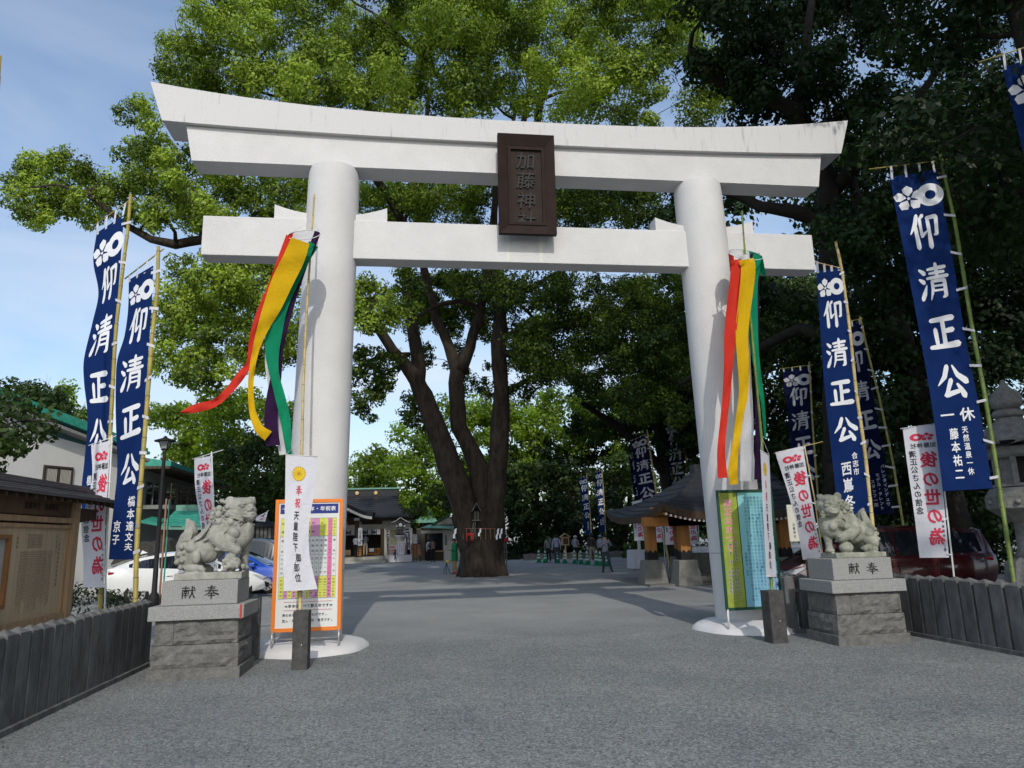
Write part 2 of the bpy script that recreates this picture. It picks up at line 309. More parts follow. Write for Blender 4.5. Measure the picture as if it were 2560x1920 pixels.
# ================================================================ GROUND
def ground():
    M = bpy.data.materials.new('gravel'); M.use_nodes = True; t = M.node_tree; b = t.nodes['Principled BSDF']; N = t.nodes.new; L = t.links.new
    b.inputs['Roughness'].default_value = .95; b.inputs['Specular IOR Level'].default_value = .15
    tc = N('ShaderNodeTexCoord'); P = tc.outputs['Object']
    def noise(sc, det=4, ro=.6): n = N('ShaderNodeTexNoise'); n.inputs['Scale'].default_value = sc; n.inputs['Detail'].default_value = det; n.inputs['Roughness'].default_value = ro; L(P, n.inputs[0]); return n.outputs[0]
    def ramp(x, p0, p1, c0, c1): r = N('ShaderNodeValToRGB'); e = r.color_ramp.elements; e[0].position = p0; e[1].position = p1; e[0].color = (*c0, 1); e[1].color = (*c1, 1); L(x, r.inputs[0]); return r.outputs[0]
    def mixc(f, a, b_, bt='MIX'): m_ = N('ShaderNodeMix'); m_.data_type = 'RGBA'; m_.blend_type = bt; (L(f, m_.inputs['Factor']) if not isinstance(f, float) else setattr(m_.inputs['Factor'], 'default_value', f)); L(a, m_.inputs['A']); L(b_, m_.inputs['B']); return m_.outputs['Result']
    vo = N('ShaderNodeTexVoronoi'); vo.inputs['Scale'].default_value = 95; L(P, vo.inputs['Vector'])
    vo2 = N('ShaderNodeTexVoronoi'); vo2.inputs['Scale'].default_value = 50; L(P, vo2.inputs['Vector'])
    blue = ramp(vo.outputs['Color'], 0, 1, (.120, .131, .132), (.31, .318, .315))
    blue2 = ramp(vo2.outputs['Color'], .1, .9, (.40, .41, .42), (1.42, 1.42, 1.40))
    blue = mixc(.75, blue, blue2, 'MULTIPLY')
    big = ramp(noise(.8, 5), .35, .68, (.86, .87, .88), (1.12, 1.11, 1.08)); blue = mixc(1.0, blue, big, 'MULTIPLY')
    tan = ramp(noise(110, 5, .8), .3, .7, (.205, .204, .195), (.375, .372, .355))
    big2 = ramp(noise(.5, 5), .35, .65, (.88, .88, .88), (1.1, 1.1, 1.1)); tan = mixc(1.0, tan, big2, 'MULTIPLY')
    # worn, stone-free patches in front; tan takes over almost everything beyond the gate
    patch = ramp(noise(.9, 7, .68), .63, .69, (0, 0, 0), (.8, .8, .8))
    sx = N('ShaderNodeSeparateXYZ'); L(P, sx.inputs[0])
    ad = N('ShaderNodeMath'); ad.operation = 'MULTIPLY_ADD'; ad.inputs[1].default_value = 3.0; L(noise(.45, 5), ad.inputs[0]); L(sx.outputs['Y'], ad.inputs[2])
    far = N('ShaderNodeMapRange'); far.inputs['From Min'].default_value = .6; far.inputs['From Max'].default_value = 5.0; L(ad.outputs[0], far.inputs['Value'])
    mx = N('ShaderNodeMath'); mx.operation = 'MAXIMUM'; L(patch, mx.inputs[0]); L(far.outputs[0], mx.inputs[1])
    L(mixc(mx.outputs[0], blue, tan), b.inputs['Base Color'])
    bp = N('ShaderNodeBump'); bp.inputs['Strength'].default_value = .9; bp.inputs['Distance'].default_value = .012
    hm = N('ShaderNodeMath'); hm.operation = 'MULTIPLY_ADD'; hm.inputs[1].default_value = .5; L(vo.outputs['Distance'], hm.inputs[0]); L(noise(30, 4), hm.inputs[2])
    L(hm.outputs[0], bp.inputs['Height']); L(bp.outputs[0], b.inputs['Normal'])
    mb = MB(); nx = 40
    mb.add([(-300+600*i/nx, -200+800*j/nx, 0) for j in range(nx+1) for i in range(nx+1)], [(j*(nx+1)+i, j*(nx+1)+i+1, (j+1)*(nx+1)+i+1, (j+1)*(nx+1)+i) for j in range(nx) for i in range(nx)])
    tag(mb.build('ground', M), kind='structure')
    # loose stones and leaf litter lying on the gravel
    mb = MB(); rnd = random.Random(3)
    for k in range(9000):
        y = -12 + 14*rnd.random()**1.3; x = -5.4+10.7*rnd.random(); s = rnd.uniform(.004, .010)
        a = rnd.random()*6.28; p = [V((x+s*math.cos(a+q), y+s*math.sin(a+q), .001)) for q in (0, 2.1, 4.2)]
        mb.add(p+[V((x, y, s*1.1))], [(0, 1, 3), (1, 2, 3), (2, 0, 3)])
    tag(mb.build('loose_gravel', mat('loose_stones', (.17, .18, .185), var=.5, scale=8, rough=.9), fix=False), 'small loose grey stones scattered over the gravel forecourt', 'gravel', kind='stuff')
    mb = MB()
    for k in range(700):
        y = rnd.uniform(-11, 10); x = rnd.uniform(-5.4, 5.3); s = rnd.uniform(.008, .02); a = rnd.random()*6.28
        c, d = math.cos(a)*s, math.sin(a)*s
        mb.add([(x-c, y-d, .004), (x+d*.4, y-c*.4, .008), (x+c, y+d, .005), (x-d*.4, y+c*.4, .010)], [(0, 1, 2, 3)])
    tag(mb.build('leaf_litter', mat('dead_leaf', (.05, .035, .02), var=.4), fix=False), 'dead leaf scraps lying on the gravel', 'leaf litter', kind='stuff')
ground()

# ================================================================ GATE
def beam(mb, L0, L1, zb, zt, d, cb, ct, n=24, p=2.3):
    """curved beam: half length L0 at the bottom, L1 at the top; z at the ends zb/zt, at the centre cb/ct"""
    vs = []
    for i in range(n+1):
        t = -1+2*i/n; a = abs(t)**p
        b_, t_ = cb+(zb-cb)*a, ct+(zt-ct)*a
        vs += [(t*L0, -d, b_), (t*L0, d, b_), (t*L1, d, t_), (t*L1, -d, t_)]
    fs = [(i*4+k, i*4+(k+1) % 4, (i+1)*4+(k+1) % 4, (i+1)*4+k) for i in range(n) for k in range(4)]
    fs += [(0, 3, 2, 1), (n*4, n*4+1, n*4+2, n*4+3)]
    mb.add(vs, fs)
def gate():
    t = thing('shrine_gate', 'huge white stucco shrine gate with two round pillars and upswept double top beam', 'gate')
    o = MB(); beam(o, 6.30, 6.54, 8.79, 9.52, .335, 8.675, 9.125, p=2.6); smooth_by_angle(o.build('top_beam', STREAK, t), 30)
    o = MB(); beam(o, 5.80, 5.925, 8.11, 8.76, .24, 8.11, 8.68, p=2.6); smooth_by_angle(o.build('lintel', WHITE, t), 30)
    o = MB(); o.box((-5.563, -.19, 6.41), (5.563, .19, 7.12)); o.build('tie_beam', WHITE, t, bevel=.012)
    for s in (-1, 1):
        o = MB(); prof = [(0, 0), (.478, 0), (.476, .5), (.470, 2.0), (.462, 4.0), (.452, 6.5), (.447, 7.9), (.440, 8.05), (.43, 8.115)]
        n = 48; vs = []
        for r, z in prof[1:]:
            cx = s*(3.60-.185*z/8.1)
            for k in range(n): a = 2*math.pi*k/n; vs.append((cx+r*math.cos(a), r*math.sin(a), z))
        m_ = len(prof)-1
        o.add(vs, [(i*n+k, i*n+(k+1) % n, (i+1)*n+(k+1) % n, (i+1)*n+k) for i in range(m_-1) for k in range(n)] + [tuple((m_-1)*n+k for k in range(n))])
        smooth_by_angle(o.build('pillar', WHITE, t), 50)
        # low domed collar round the foot, a bit uneven
        o = MB(); pr = [(1.30, -.02), (1.27, .035), (1.17, .085), (1.0, .12), (.8, .145), (.60, .16), (.50, .17), (.44, .17)]
        vs = []; n = 56
        for r, z in pr:
            for k in range(n):
                a = 2*math.pi*k/n; q = 1+.025*math.sin(3*a+s)+.015*math.sin(7*a)
                vs.append((s*3.6+.03*s+(.44+(r-.44)*.60)*q*math.cos(a), -.12+(.44+(r-.44)*.62)*q*math.sin(a), z+.006*math.sin(5*a+r*9)))
        o.add(vs, [(i*n+k, i*n+(k+1) % n, (i+1)*n+(k+1) % n, (i+1)*n+k) for i in range(len(pr)-1) for k in range(n)])
        smooth_by_angle(o.build('foot_collar', WHITE, t), 60)
        # the two wedges on either side of the pillar
        for e in (-1, 1):
            c = s*(3.60-.185*7.2/8.1); x0 = c+e*.33; x1 = c+e*.965; o = MB(); vs = []; n = 6
            for i in range(n+1):
                q = i/n; x = x0+(x1-x0)*q; zt = 7.235+.15*q**1.6
                vs += [(x, -.155, 7.118), (x, .155, 7.118), (x, .155, zt), (x, -.155, zt)]
            o.add(vs, [(i*4+k, i*4+(k+1) % 4, (i+1)*4+(k+1) % 4, (i+1)*4+k) for i in range(n) for k in range(4)] + [(0, 1, 2, 3), (n*4+3, n*4+2, n*4+1, n*4)])
            o.build('wedge', WHITE, t)
    for s, zj in ((1, at(1775, 1384, -.3).z), (-1, at(856, 1428, -.3).z)):
        cx = s*(3.60-.185*zj/8.1); o = MB(); o.tube([V((cx+.4735*math.cos(k*.1309), .4735*math.sin(k*.1309), zj)) for k in range(49)], .0045, 4, caps=False); o.build('joint_line', mat('grey_joint', (.22, .22, .21), var=.1), t)
    # weather stains below the tablet
    o = MB()
    for x, w, h in ((-.32, .045, .66), (.27, .05, .68), (-.2, .02, .3), (.33, .02, .4)):
        nn = 6; vs = []
        for i in range(nn+1): q = i/nn; ww = w*(1-.5*q)*(1+.2*math.sin(i*2.3)); vs += [(x-ww, -.1915, 7.10-h*q), (x+ww, -.1915, 7.10-h*q)]
        o.add(vs, [(i*2, i*2+1, i*2+3, i*2+2) for i in range(nn)])
    o.build('water_stain', mat('algae_stain', (.60, .61, .50), rough=.9, var=.08, scale=9, col2=(.72, .72, .67), streak=(1, 1, .2)), t, fix=False)
gate()

def tablet():
    BR = mat('bronze_brown_frame', (.022, .012, .010), rough=.75, var=.25, scale=4, spec=.2)
    BP = mat('brown_tablet_board', (.034, .024, .020), rough=.8, var=.2, scale=5, spec=.15)
    t = thing('name_tablet', 'dark brown framed tablet with raised shrine name, hanging mid gate between the beams', 'tablet', (0, -.40, 6.83))
    # leans forward a little: bottom against tie beam, top out
    def P(x, z, d): return V((x, -d-.10*(z/1.9), z))
    W, H = .515, 1.88
    o = MB()
    outer = [(-W, 0), (W, 0), (W, H), (-W, H)]; inner = [(-W+.185, .185), (W-.185, .185), (W-.185, H-.22), (-W+.185, H-.22)]
    for k in range(4):
        a, b = outer[k], outer[(k+1) % 4]; c, d = inner[(k+1) % 4], inner[k]
        q = MB(); q.add([P(*a, 0), P(*b, 0), P(*b, .10), P(*a, .10), P(*d, .03), P(*c, .03), P(*c, -.0), P(*d, -.0)],
                        [(0, 1, 2, 3), (3, 2, 5, 4), (4, 5, 6, 7), (7, 6, 1, 0), (0, 3, 4, 7), (1, 6, 5, 2)])
        q.build('frame_board', BR, t, bevel=.004)
    i2 = [(-W+.185, .185), (W-.185, .185), (W-.185, H-.22), (-W+.185, H-.22)]; i3 = [(-W+.235, .235), (W-.235, .235), (W-.235, H-.27), (-W+.235, H-.27)]
    q = MB()
    for k in range(4):
        a, b = i2[k], i2[(k+1) % 4]; c, d = i3[(k+1) % 4], i3[k]
        q.add([P(*a, .05), P(*b, .05), P(*c, .05), P(*d, .05), P(*c, .0), P(*d, .0), P(*a, .02), P(*b, .02)], [(0, 1, 2, 3), (3, 2, 4, 5), (6, 7, 1, 0)])
    q.build('inner_moulding', BR, t)
    q = MB(); q.add([P(-W+.18, .18, .008), P(W-.18, .18, .008), P(W-.18, H-.2, .008), P(-W+.18, H-.2, .008)], [(0, 1, 2, 3)]); q.build('panel', BP, t)
    q = MB()
    for i, ch in enumerate('加藤神社'):
        vs, fs = glyph(ch, .006); cz = 1.40-.375*i; sz = .335; z0 = .035
        b0 = [P(x*sz*1.05-.01+y*.03, cz+y*sz, .010) for x, y in vs]; b1 = [P(x*sz*1.05-.01+y*.03, cz+y*sz, z0) for x, y in vs]
        q.add(b1, fs)
        ed = {}
        for f in fs:
            for a, b in zip(f, f[1:]+f[:1]): ed[(a, b)] = ed.get((a, b), 0)+1
        bd = [(a, b) for (a, b) in ed if (b, a) not in ed]; n = len(vs)
        q.add(b0+b1, [(a, b, n+b, n+a) for a, b in bd])
    q.build('lettering', mat('raised_lettering', (.022, .022, .023), rough=.6, var=.1, spec=.25), t, fix=False)
tablet()

# ================================================================ PEDESTALS
def rough_block(mb, a, b, amp, sub=7, seed=0, keep_back=True):
    """quarry-faced block: front and sides bulge and are chipped"""
    (x0, y0, z0), (x1, y1, z1) = a, b
    nx = max(2, int((x1-x0)/.07)); nz = max(2, int((z1-z0)/.045)); ny = max(2, int((y1-y0)/.09))
    def disp(p, n):
        e = min(1, min(p[0]-x0+1e-4 if abs(n.x) < .5 else 9, x1-p[0]+1e-4 if abs(n.x) < .5 else 9, p[1]-y0+1e-4 if abs(n.y) < .5 else 9, y1-p[1]+1e-4 if abs(n.y) < .5 else 9, p[2]-z0, z1-p[2])/.05)
        h = mnoise.noise(V(p)*5+V((seed, 0, 0)))*.6+mnoise.noise(V(p)*13+V((0, seed, 0)))*.5
        h = .55+h; h = h-.35*(1 if mnoise.noise(V((p[0]*3+seed, p[1]*3, p[2]*9))) > .22 else 0)
        return n*amp*h*e
    def face(o, u, v, n, nu, nv):
        o, u, v, n = V(o), V(u), V(v), V(n); vs = []
        for j in range(nv+1):
            for i in range(nu+1):
                p = o+u*(i/nu)+v*(j/nv); q = disp(tuple(p), n) if 0 < i < nu and 0 < j < nv else V(); vs.append(p+q)
        mb.add(vs, [(j*(nu+1)+i, j*(nu+1)+i+1, (j+1)*(nu+1)+i+1, (j+1)*(nu+1)+i) for j in range(nv) for i in range(nu)])
    X, Y, Z = (x1-x0, 0, 0), (0, y1-y0, 0), (0, 0, z1-z0)
    face((x0, y0, z0), X, Z, (0, -1, 0), nx, nz); face((x1, y0, z0), Y, Z, (1, 0, 0), ny, nz)
    face((x0, y1, z0), tuple(-V(Y)), Z, (-1, 0, 0), ny, nz); face((x1, y1, z0), tuple(-V(X)), Z, (0, 1, 0), nx, nz)
    mb.add([(x0, y0, z1), (x1, y0, z1), (x1, y1, z1), (x0, y1, z1)], [(0, 1, 2, 3)])
def pedestal(x0, x1, y0, y1, label, sd):
    t = thing('statue_pedestal', label, 'pedestal', ((x0+x1)/2, (y0+y1)/2, 0), group='granite pedestals of the guardian lions')
    W = x1-x0; D = y1-y0; a, b, c, d = -W/2, W/2, -D/2, D/2
    def blk(n, i, z0, z1, m, bv=.008): o = MB(); o.box((a+i, c+i, z0), (b-i, d-i, z1)); return o.build(n, m, t, bevel=bv)
    blk('base_slab', 0, -.02, .135, GRANITE_R)
    o = MB(); rough_block(o, (a+.035, c+.035, .136), (b-.035, d-.035, .405), .042, seed=sd); o.build('rough_stone', GRANITE_R, t, fix=False)
    o = MB(); rough_block(o, (a+.055, c+.05, .411), (a+.055+.22, d-.05, .70), .022, seed=sd+3); o.build('rough_stone', GRANITE_R, t, fix=False)
    o = MB(); rough_block(o, (a+.281, c+.05, .411), (b-.055, d-.05, .70), .045, seed=sd+5); o.build('rough_stone', GRANITE_R, t, fix=False)
    o = MB(); o.box((a-.02, c-.02, .705), (b+.02, d+.02, .875)); o.build('cap_slab', GRANITE, t, bevel=.008)
    blk('inscribed_block', .09, .878, 1.175, GRANITE)
    o = MB(); S = flat((0, c+.09-.003, 1.03), (1, 0, 0), (0, 0, -1), (0, 0, 0))
    put(o, '献', -.135, 0, .18, .165, S, .012); brush(o, '奉', .14, 0, .18, .165, lambda u, v, k: S(u, v)+V((0, -k, 0)), .0)
    o.build('lettering', INK, t, fix=False)
    return t
pedestal(-5.235, -4.135, -2.38, -1.53, 'granite pedestal with two black characters, left one beside the white car', 1)
pedestal(3.85, 4.95, -2.38, -1.53, 'granite pedestal with two black characters, right one by the green festival board', 11)
# bit of red tape left on the cap
o = MB(); o.box((-4.163, -2.404, .70), (-4.135, -2.4005, .872)); tag(o.build('red_tape', mat('red_tape', (.35, .05, .045), rough=.5)), 'short strip of red tape stuck to the corner of the pedestal cap', 'tape')

# ================================================================ GUARDIAN LIONS
def sculpt(name, prims, label, loc, m, mossy=False, vox=.0092, mirror=False, tilt=0):
    """prims: list of ellipsoids / tapered capsules, fused by voxel remesh into one carved mesh"""
    mb = MB()
    for p in prims:
        if p[0] == 'e':
            _, c, r, *rot = p; k = MB(); k.ell((0, 0, 0), r, 16, 12); M = Matrix.Translation(V(c)) @ (Matrix.Rotation(R(rot[0]), 4, 'Y') if rot else Matrix.Identity(4))
            mb.add([M @ V(v) for v in k.v], k.f)
        elif p[0] == 'c': mb.tube(p[1], p[2], 10); mb.ell(p[1][0], (p[2][0],)*3, 10, 8); mb.ell(p[1][-1], (p[2][-1],)*3, 10, 8)
        elif p[0] == 'b': mb.box(p[1], p[2])
    me = bpy.data.meshes.new(name); me.from_pydata(mb.v, [], mb.f)
    o = bpy.data.objects.new(name, me); COL.objects.link(o)
    r = o.modifiers.new('r', 'REMESH'); r.mode = 'VOXEL'; r.voxel_size = vox; r.use_smooth_shade = True
    s = o.modifiers.new('s', 'SMOOTH'); s.factor = .5; s.iterations = 1
    dg = bpy.context.evaluated_depsgraph_get(); dg.update(); nm = bpy.data.meshes.new_from_object(o.evaluated_get(dg))
    bpy.data.objects.remove(o); o = bpy.data.objects.new(name, nm); COL.objects.link(o); nm.materials.clear(); nm.materials.append(m)
    o.location = loc; return o
K = .000730
def lion_left():
    X0, Z0 = 740, 1452
    def q(x, z, y=0): return V(((x-X0)*K, y, (Z0-z)*K))
    P = []
    E = lambda x, z, rx, rz, ry, y=0, rot=0: P.append(('e', q(x, z, y), (rx*K, ry, rz*K), rot))
    Cc = lambda pts, rad: P.append(('c', [q(*p) for p in pts], [r*K for r in rad]))
    # trunk
    E(380, 1170, 255, 270, .185); E(620, 1060, 290, 230, .17, 0, 35); E(900, 850, 290, 300, .18, 0, 40); E(1180, 830, 250, 290, .175); E(1060, 640, 260, 260, .19)
    # haunch, thigh, feet (near and far side)
    for s in (-1, 1):
        E(500, 1160, 150, 220, .09, s*.12, 20); E(470, 1040, 110, 90, .07, s*.16); E(560, 1190, 80, 120, .05, s*.185)
        Cc([(430, 1380, s*.15), (640, 1395, s*.17)], [75, 72]); 
        for k in range(3): Cc([(640, 1400, s*(.15+.025*k)), (705, 1415, s*(.145+.028*k))], [42, 34])
        for z_, x_, r_ in ((1010, 300, 48), (1140, 255, 50), (1270, 225, 52), (1240, 318, 52), (1360, 300, 46), (1120, 350, 30)): E(x_, z_, r_, r_, .040, s*(.148 if x_ < 270 else .172))
    # near foreleg lifted onto the cub, far foreleg straight down
    Cc([(930, 900, -.14), (1050, 1010, -.19), (1230, 1090, -.16)], [140, 105, 95])
    for k in range(4): Cc([(1225, 1060+k*25, -.20+.03*k), (1290, 1085+k*22, -.20+.035*k)], [34, 30])
    Cc([(1300, 930, .1), (1290, 1200, .13), (1280, 1400, .13)], [120, 80, 80]); E(1310, 1410, 90, 50, .07, .1)
    for k in range(7): Cc([(900-14*k+60, 900+28*k, -.19), (980+18*k, 1000+16*k, -.235)], [15, 12])
    # cub under the paw
    E(1150, 1310, 165, 135, .10, -.13); E(1140, 1210, 100, 75, .075, -.17); E(1215, 1330, 110, 90, .07, -.19)
    rnd = random.Random(5)
    for k in range(46): a = rnd.random(); b = rnd.random(); P.append(('e', q(1035+250*a, 1220+180*b, -.215-.02*rnd.random()), (rnd.uniform(14, 30)*K,)*3))
    E(1330, 1380, 50, 55, .05, -.06)
    # muscles of chest and shoulder
    E(1120, 910, 110, 90, .06, -.155); E(1190, 790, 95, 90, .05, -.165); E(1000, 900, 80, 60, .05, -.165); E(1390, 760, 90, 210, .12)
    # tail
    Cc([(270, 1150, 0), (235, 1000, 0), (300, 860, 0), (390, 720, .0), (370, 600, 0), (300, 535, 0)], [125, 110, 125, 115, 85, 38])
    for s in (-1, 1):
        for dx in (-70, -25, 20, 65): Cc([(330+dx, 900, s*.085), (370+dx*1.0, 760, s*.085), (350+dx*.75, 640, s*.06), (305+dx*.3, 560, s*.03)], [16, 17, 14, 8])
    # head turned a little towards the viewer
    E(1230, 370, 260, 235, .175, -.01); E(1400, 470, 125, 120, .12, -.03); E(1330, 240, 170, 100, .14, -.03); E(1440, 350, 75, 60, .075, -.07); E(1100, 260, 180, 130, .16)
    E(1060, 190, 90, 70, .045, -.09); E(945, 220, 80, 38, .035, -.12, 25); E(1375, 195, 85, 75, .045, .04); E(1440, 185, 40, 60, .03, .0)
    E(1300, 310, 42, 30, .035, -.165); E(1285, 275, 75, 24, .04, -.165, -10); E(1430, 300, 60, 22, .04, -.115, 5); E(1425, 320, 30, 24, .03, -.125)
    E(1450, 345, 46, 34, .05, -.105); E(1400, 380, 60, 34, .04, -.12); E(1495, 380, 30, 40, .05, -.05)
    # lips and jaw
    Cc([(1235, 430, -.165), (1330, 425, -.16), (1400, 460, -.150), (1470, 440, -.12), (1510, 450, -.05)], [16, 20, 22, 20, 18]); Cc([(1240, 455, -.165), (1340, 490, -.155), (1420, 500, -.145), (1500, 490, -.09)], [14, 20, 24, 20]); E(1430, 530, 75, 40, .09, -.05)
    for k, z_ in enumerate((420, 475, 520)): Cc([(1120, z_-20, -.18), (1190, z_, -.185), (1250, z_+25, -.165), (1330, z_+60, -.13)], [22, 22, 18, 10])
    # curls of the mane
    for x_, z_, r_ in ((790, 350, 48), (770, 440, 44), (768, 500, 40), (895, 340, 62), (895, 450, 62), (905, 580, 60), (1040, 315, 52), (1055, 455, 50), (1115, 595, 55), (1130, 340, 34), (1140, 465, 34), (1250, 585, 28)):
        y_ = -.19*math.sqrt(max(.12, 1-((x_-1040)/370)**2-((z_-480)/330)**2))
        for s in (1, -1): P.append(('e', q(x_, z_, y_*s), (r_*K, r_*K*.9, r_*K)))
        a = [(x_+(r_+20)*math.cos(u), z_+18+(r_+18)*math.sin(u), y_*.95) for u in (0.1, .8, 1.6, 2.4, 3.0)]; Cc(a, [12, 13, 13, 13, 10])
    # strands running back over the shoulder
    for k in range(9):
        a = k/8; Cc([(880+a*230, 640-0*a, -.17), (790+a*215, 740+30*a, -.178), (760+a*150, 830+40*a, -.176), (640+a*150, 900+20*math.sin(k), -.165)], [22, 20, 17, 8])
    for k in range(6): Cc([(760-10*k, 560+30*k, -.10-.01*k), (640-10*k, 720+28*k, -.13-.006*k), (500-20*k, 860+22*k, -.14), (360, 930+10*k, -.12)], [18, 18, 16, 9])
    P.append(('b', q(222, 1580, -.225), q(1365, 1460, .225)))
    return P
o = sculpt('lion_statue', lion_left(), '', (-4.665, -1.955, 1.27), STATUE)
tag(o, 'seated stone guardian lion facing right with closed mouth, paw on a cub', 'statue', 'stone guardian lions')
def lion_right():
    X0, Z0 = 870, 1345; k2 = .126583*K/.132610
    def q(x, z, y=0): return V(((x-X0)*k2, y, (Z0-z)*k2))
    P = []
    E = lambda x, z, rx, rz, ry, y=0, rot=0: P.append(('e', q(x, z, y), (rx*k2, ry, rz*k2), rot))
    Cc = lambda pts, rad: P.append(('c', [q(*p) for p in pts], [r*k2 for r in rad]))
    E(1310, 1060, 230, 280, .18); E(1080, 930, 290, 230, .17, 0, -35); E(780, 760, 300, 260, .18, 0, -45); E(520, 780, 240, 290, .18); E(620, 560, 250, 240, .19)
    for s in (-1, 1):
        E(1260, 1080, 150, 210, .09, s*.12, -20); E(1230, 950, 110, 110, .07, s*.155); E(1330, 1150, 100, 130, .05, s*.165)
        Cc([(1330, 1285, s*.15), (1120, 1270, s*.17)], [75, 72])
        for k in range(4): Cc([(1110, 1240+10*k, s*(.13+.027*k)), (1060, 1275+8*k, s*(.125+.03*k))], [40, 34])
        for x_, z_, r_ in ((1385, 880, 42), (1420, 975, 44), (1365, 1035, 46), (1440, 1085, 40), (1390, 1180, 40)): E(x_, z_, r_, r_, .04, s*.15)
    Cc([(900, 880, -.15), (760, 980, -.19), (560, 1040, -.17)], [150, 112, 100])
    for k in range(4): Cc([(545, 1000+k*30, -.22+.02*k), (490, 1020+k*28, -.22+.03*k)], [34, 30])
    for k in range(6): Cc([(930-18*k, 960+26*k-60, -.20), (860-22*k, 1010+16*k, -.235)], [15, 12])
    Cc([(430, 920, .02), (450, 1120, .02), (440, 1280, .0)], [115, 80, 82]); E(420, 1300, 95, 55, .08, -.02)
    E(690, 1240, 142, 125, .105, -.14)
    E(590, 760, 85, 85, .06, -.18); E(720, 810, 80, 80, .055, -.18); E(440, 790, 90, 110, .06, -.15); E(960, 900, 100, 120, .05, -.14)
    Cc([(1430, 1050, 0), (1420, 900, 0), (1330, 780, 0), (1260, 640, 0), (1270, 520, 0), (1320, 450, 0)], [115, 110, 130, 110, 78, 34])
    for s in (-1, 1):
        for dx in (-75, -30, 20, 70): Cc([(1330+dx*1.1, 830, s*.09), (1275+dx, 680, s*.09), (1255+dx*.8, 560, s*.065), (1305+dx*.2, 465, s*.03)], [17, 17, 14, 8])
    # head faces the viewer
    E(470, 350, 265, 230, .17, -.06); E(440, 440, 190, 130, .12, -.16); E(430, 230, 180, 90, .11, -.15); E(640, 340, 170, 200, .15, -.02)
    E(275, 180, 80, 70, .035, -.10); E(235, 160, 50, 30, .03, -.10); E(670, 170, 85, 90, .04, -.10)
    for x_ in (370, 500): E(x_, 345, 40, 26, .035, -.235); E(x_, 300, 66, 24, .04, -.235)
    for x_, z_ in ((300, 310), (360, 250), (430, 240), (500, 250), (560, 300), (280, 370), (590, 360)): E(x_, z_, 42, 30, .04, -.215)
    E(430, 345, 50, 40, .05, -.26); E(430, 385, 78, 26, .04, -.255)
    Cc([(300, 425, -.22), (360, 395, -.255), (430, 385, -.265), (510, 392, -.255), (600, 415, -.2)], [20, 20, 20, 20, 16])
    Cc([(300, 470, -.21), (370, 512, -.25), (450, 520, -.26), (540, 500, -.24), (610, 450, -.19)], [20, 26, 26, 22, 14])
    for x_ in (345, 545): Cc([(x_, 405, -.262), (x_, 445, -.262)], [13, 8])
    E(440, 560, 150, 40, .10, -.13)
    for x_, z_, r_ in ((770, 330, 48), (865, 365, 44), (790, 430, 52), (900, 475, 52), (700, 510, 45), (800, 570, 60), (690, 385, 36), (640, 335, 38), (620, 270, 30), (215, 330, 30), (265, 330, 26), (250, 500, 36), (270, 560, 34), (700, 270, 34)):
        yb = -.20*math.sqrt(max(.15, 1-((x_-560)/430)**2-((z_-430)/330)**2))-.01
        P.append(('e', q(x_, z_, yb), (r_*k2, r_*k2*.9, r_*k2)))
        Cc([(x_+(r_+18)*math.cos(u), z_+16+(r_+16)*math.sin(u), yb*.96) for u in (0.1, .8, 1.6, 2.4, 3.0)], [11, 12, 12, 12, 9])
    for k in range(8):
        a = k/7; Cc([(650+a*260, 590-20*a, -.175), (730+a*230, 690+10*a, -.178), (800+a*210, 770+10*a, -.17), (860+a*250, 830+20*math.sin(k*2), -.15)], [21, 20, 17, 8])
    for k in range(5): Cc([(930, 520+30*k, -.12), (1040, 660+30*k, -.13), (1160, 780+24*k, -.135), (1290, 850+14*k, -.12)], [18, 17, 15, 8])
    P.append(('b', q(400, 1460, -.20), q(1540, 1350, .23)))
    return P
o = sculpt('lion_statue', lion_right(), '', (4.43, -1.955, 1.253), STATUE_D)
mb_ = MB()
for x_, z_, rx_, rz_ in ((430, 452, 105, 34), (545, 440, 55, 26)): mb_.ell(((x_-870)*.126583*K/.132610, -.218 if x_ < 500 else -.19, (1345-z_)*.126583*K/.132610), (rx_*.0007, .03, rz_*.0007), 14, 8)
mo = mb_.build('mouth_cavity', mat('mouth_shade', (.03, .028, .02), var=.2), None, smooth=True); mo.parent = o  # dark filling paints in the shade of the open mouth
tag(o, 'seated stone guardian lion with open mouth facing the viewer, paw resting on a ball', 'statue', 'stone guardian lions')

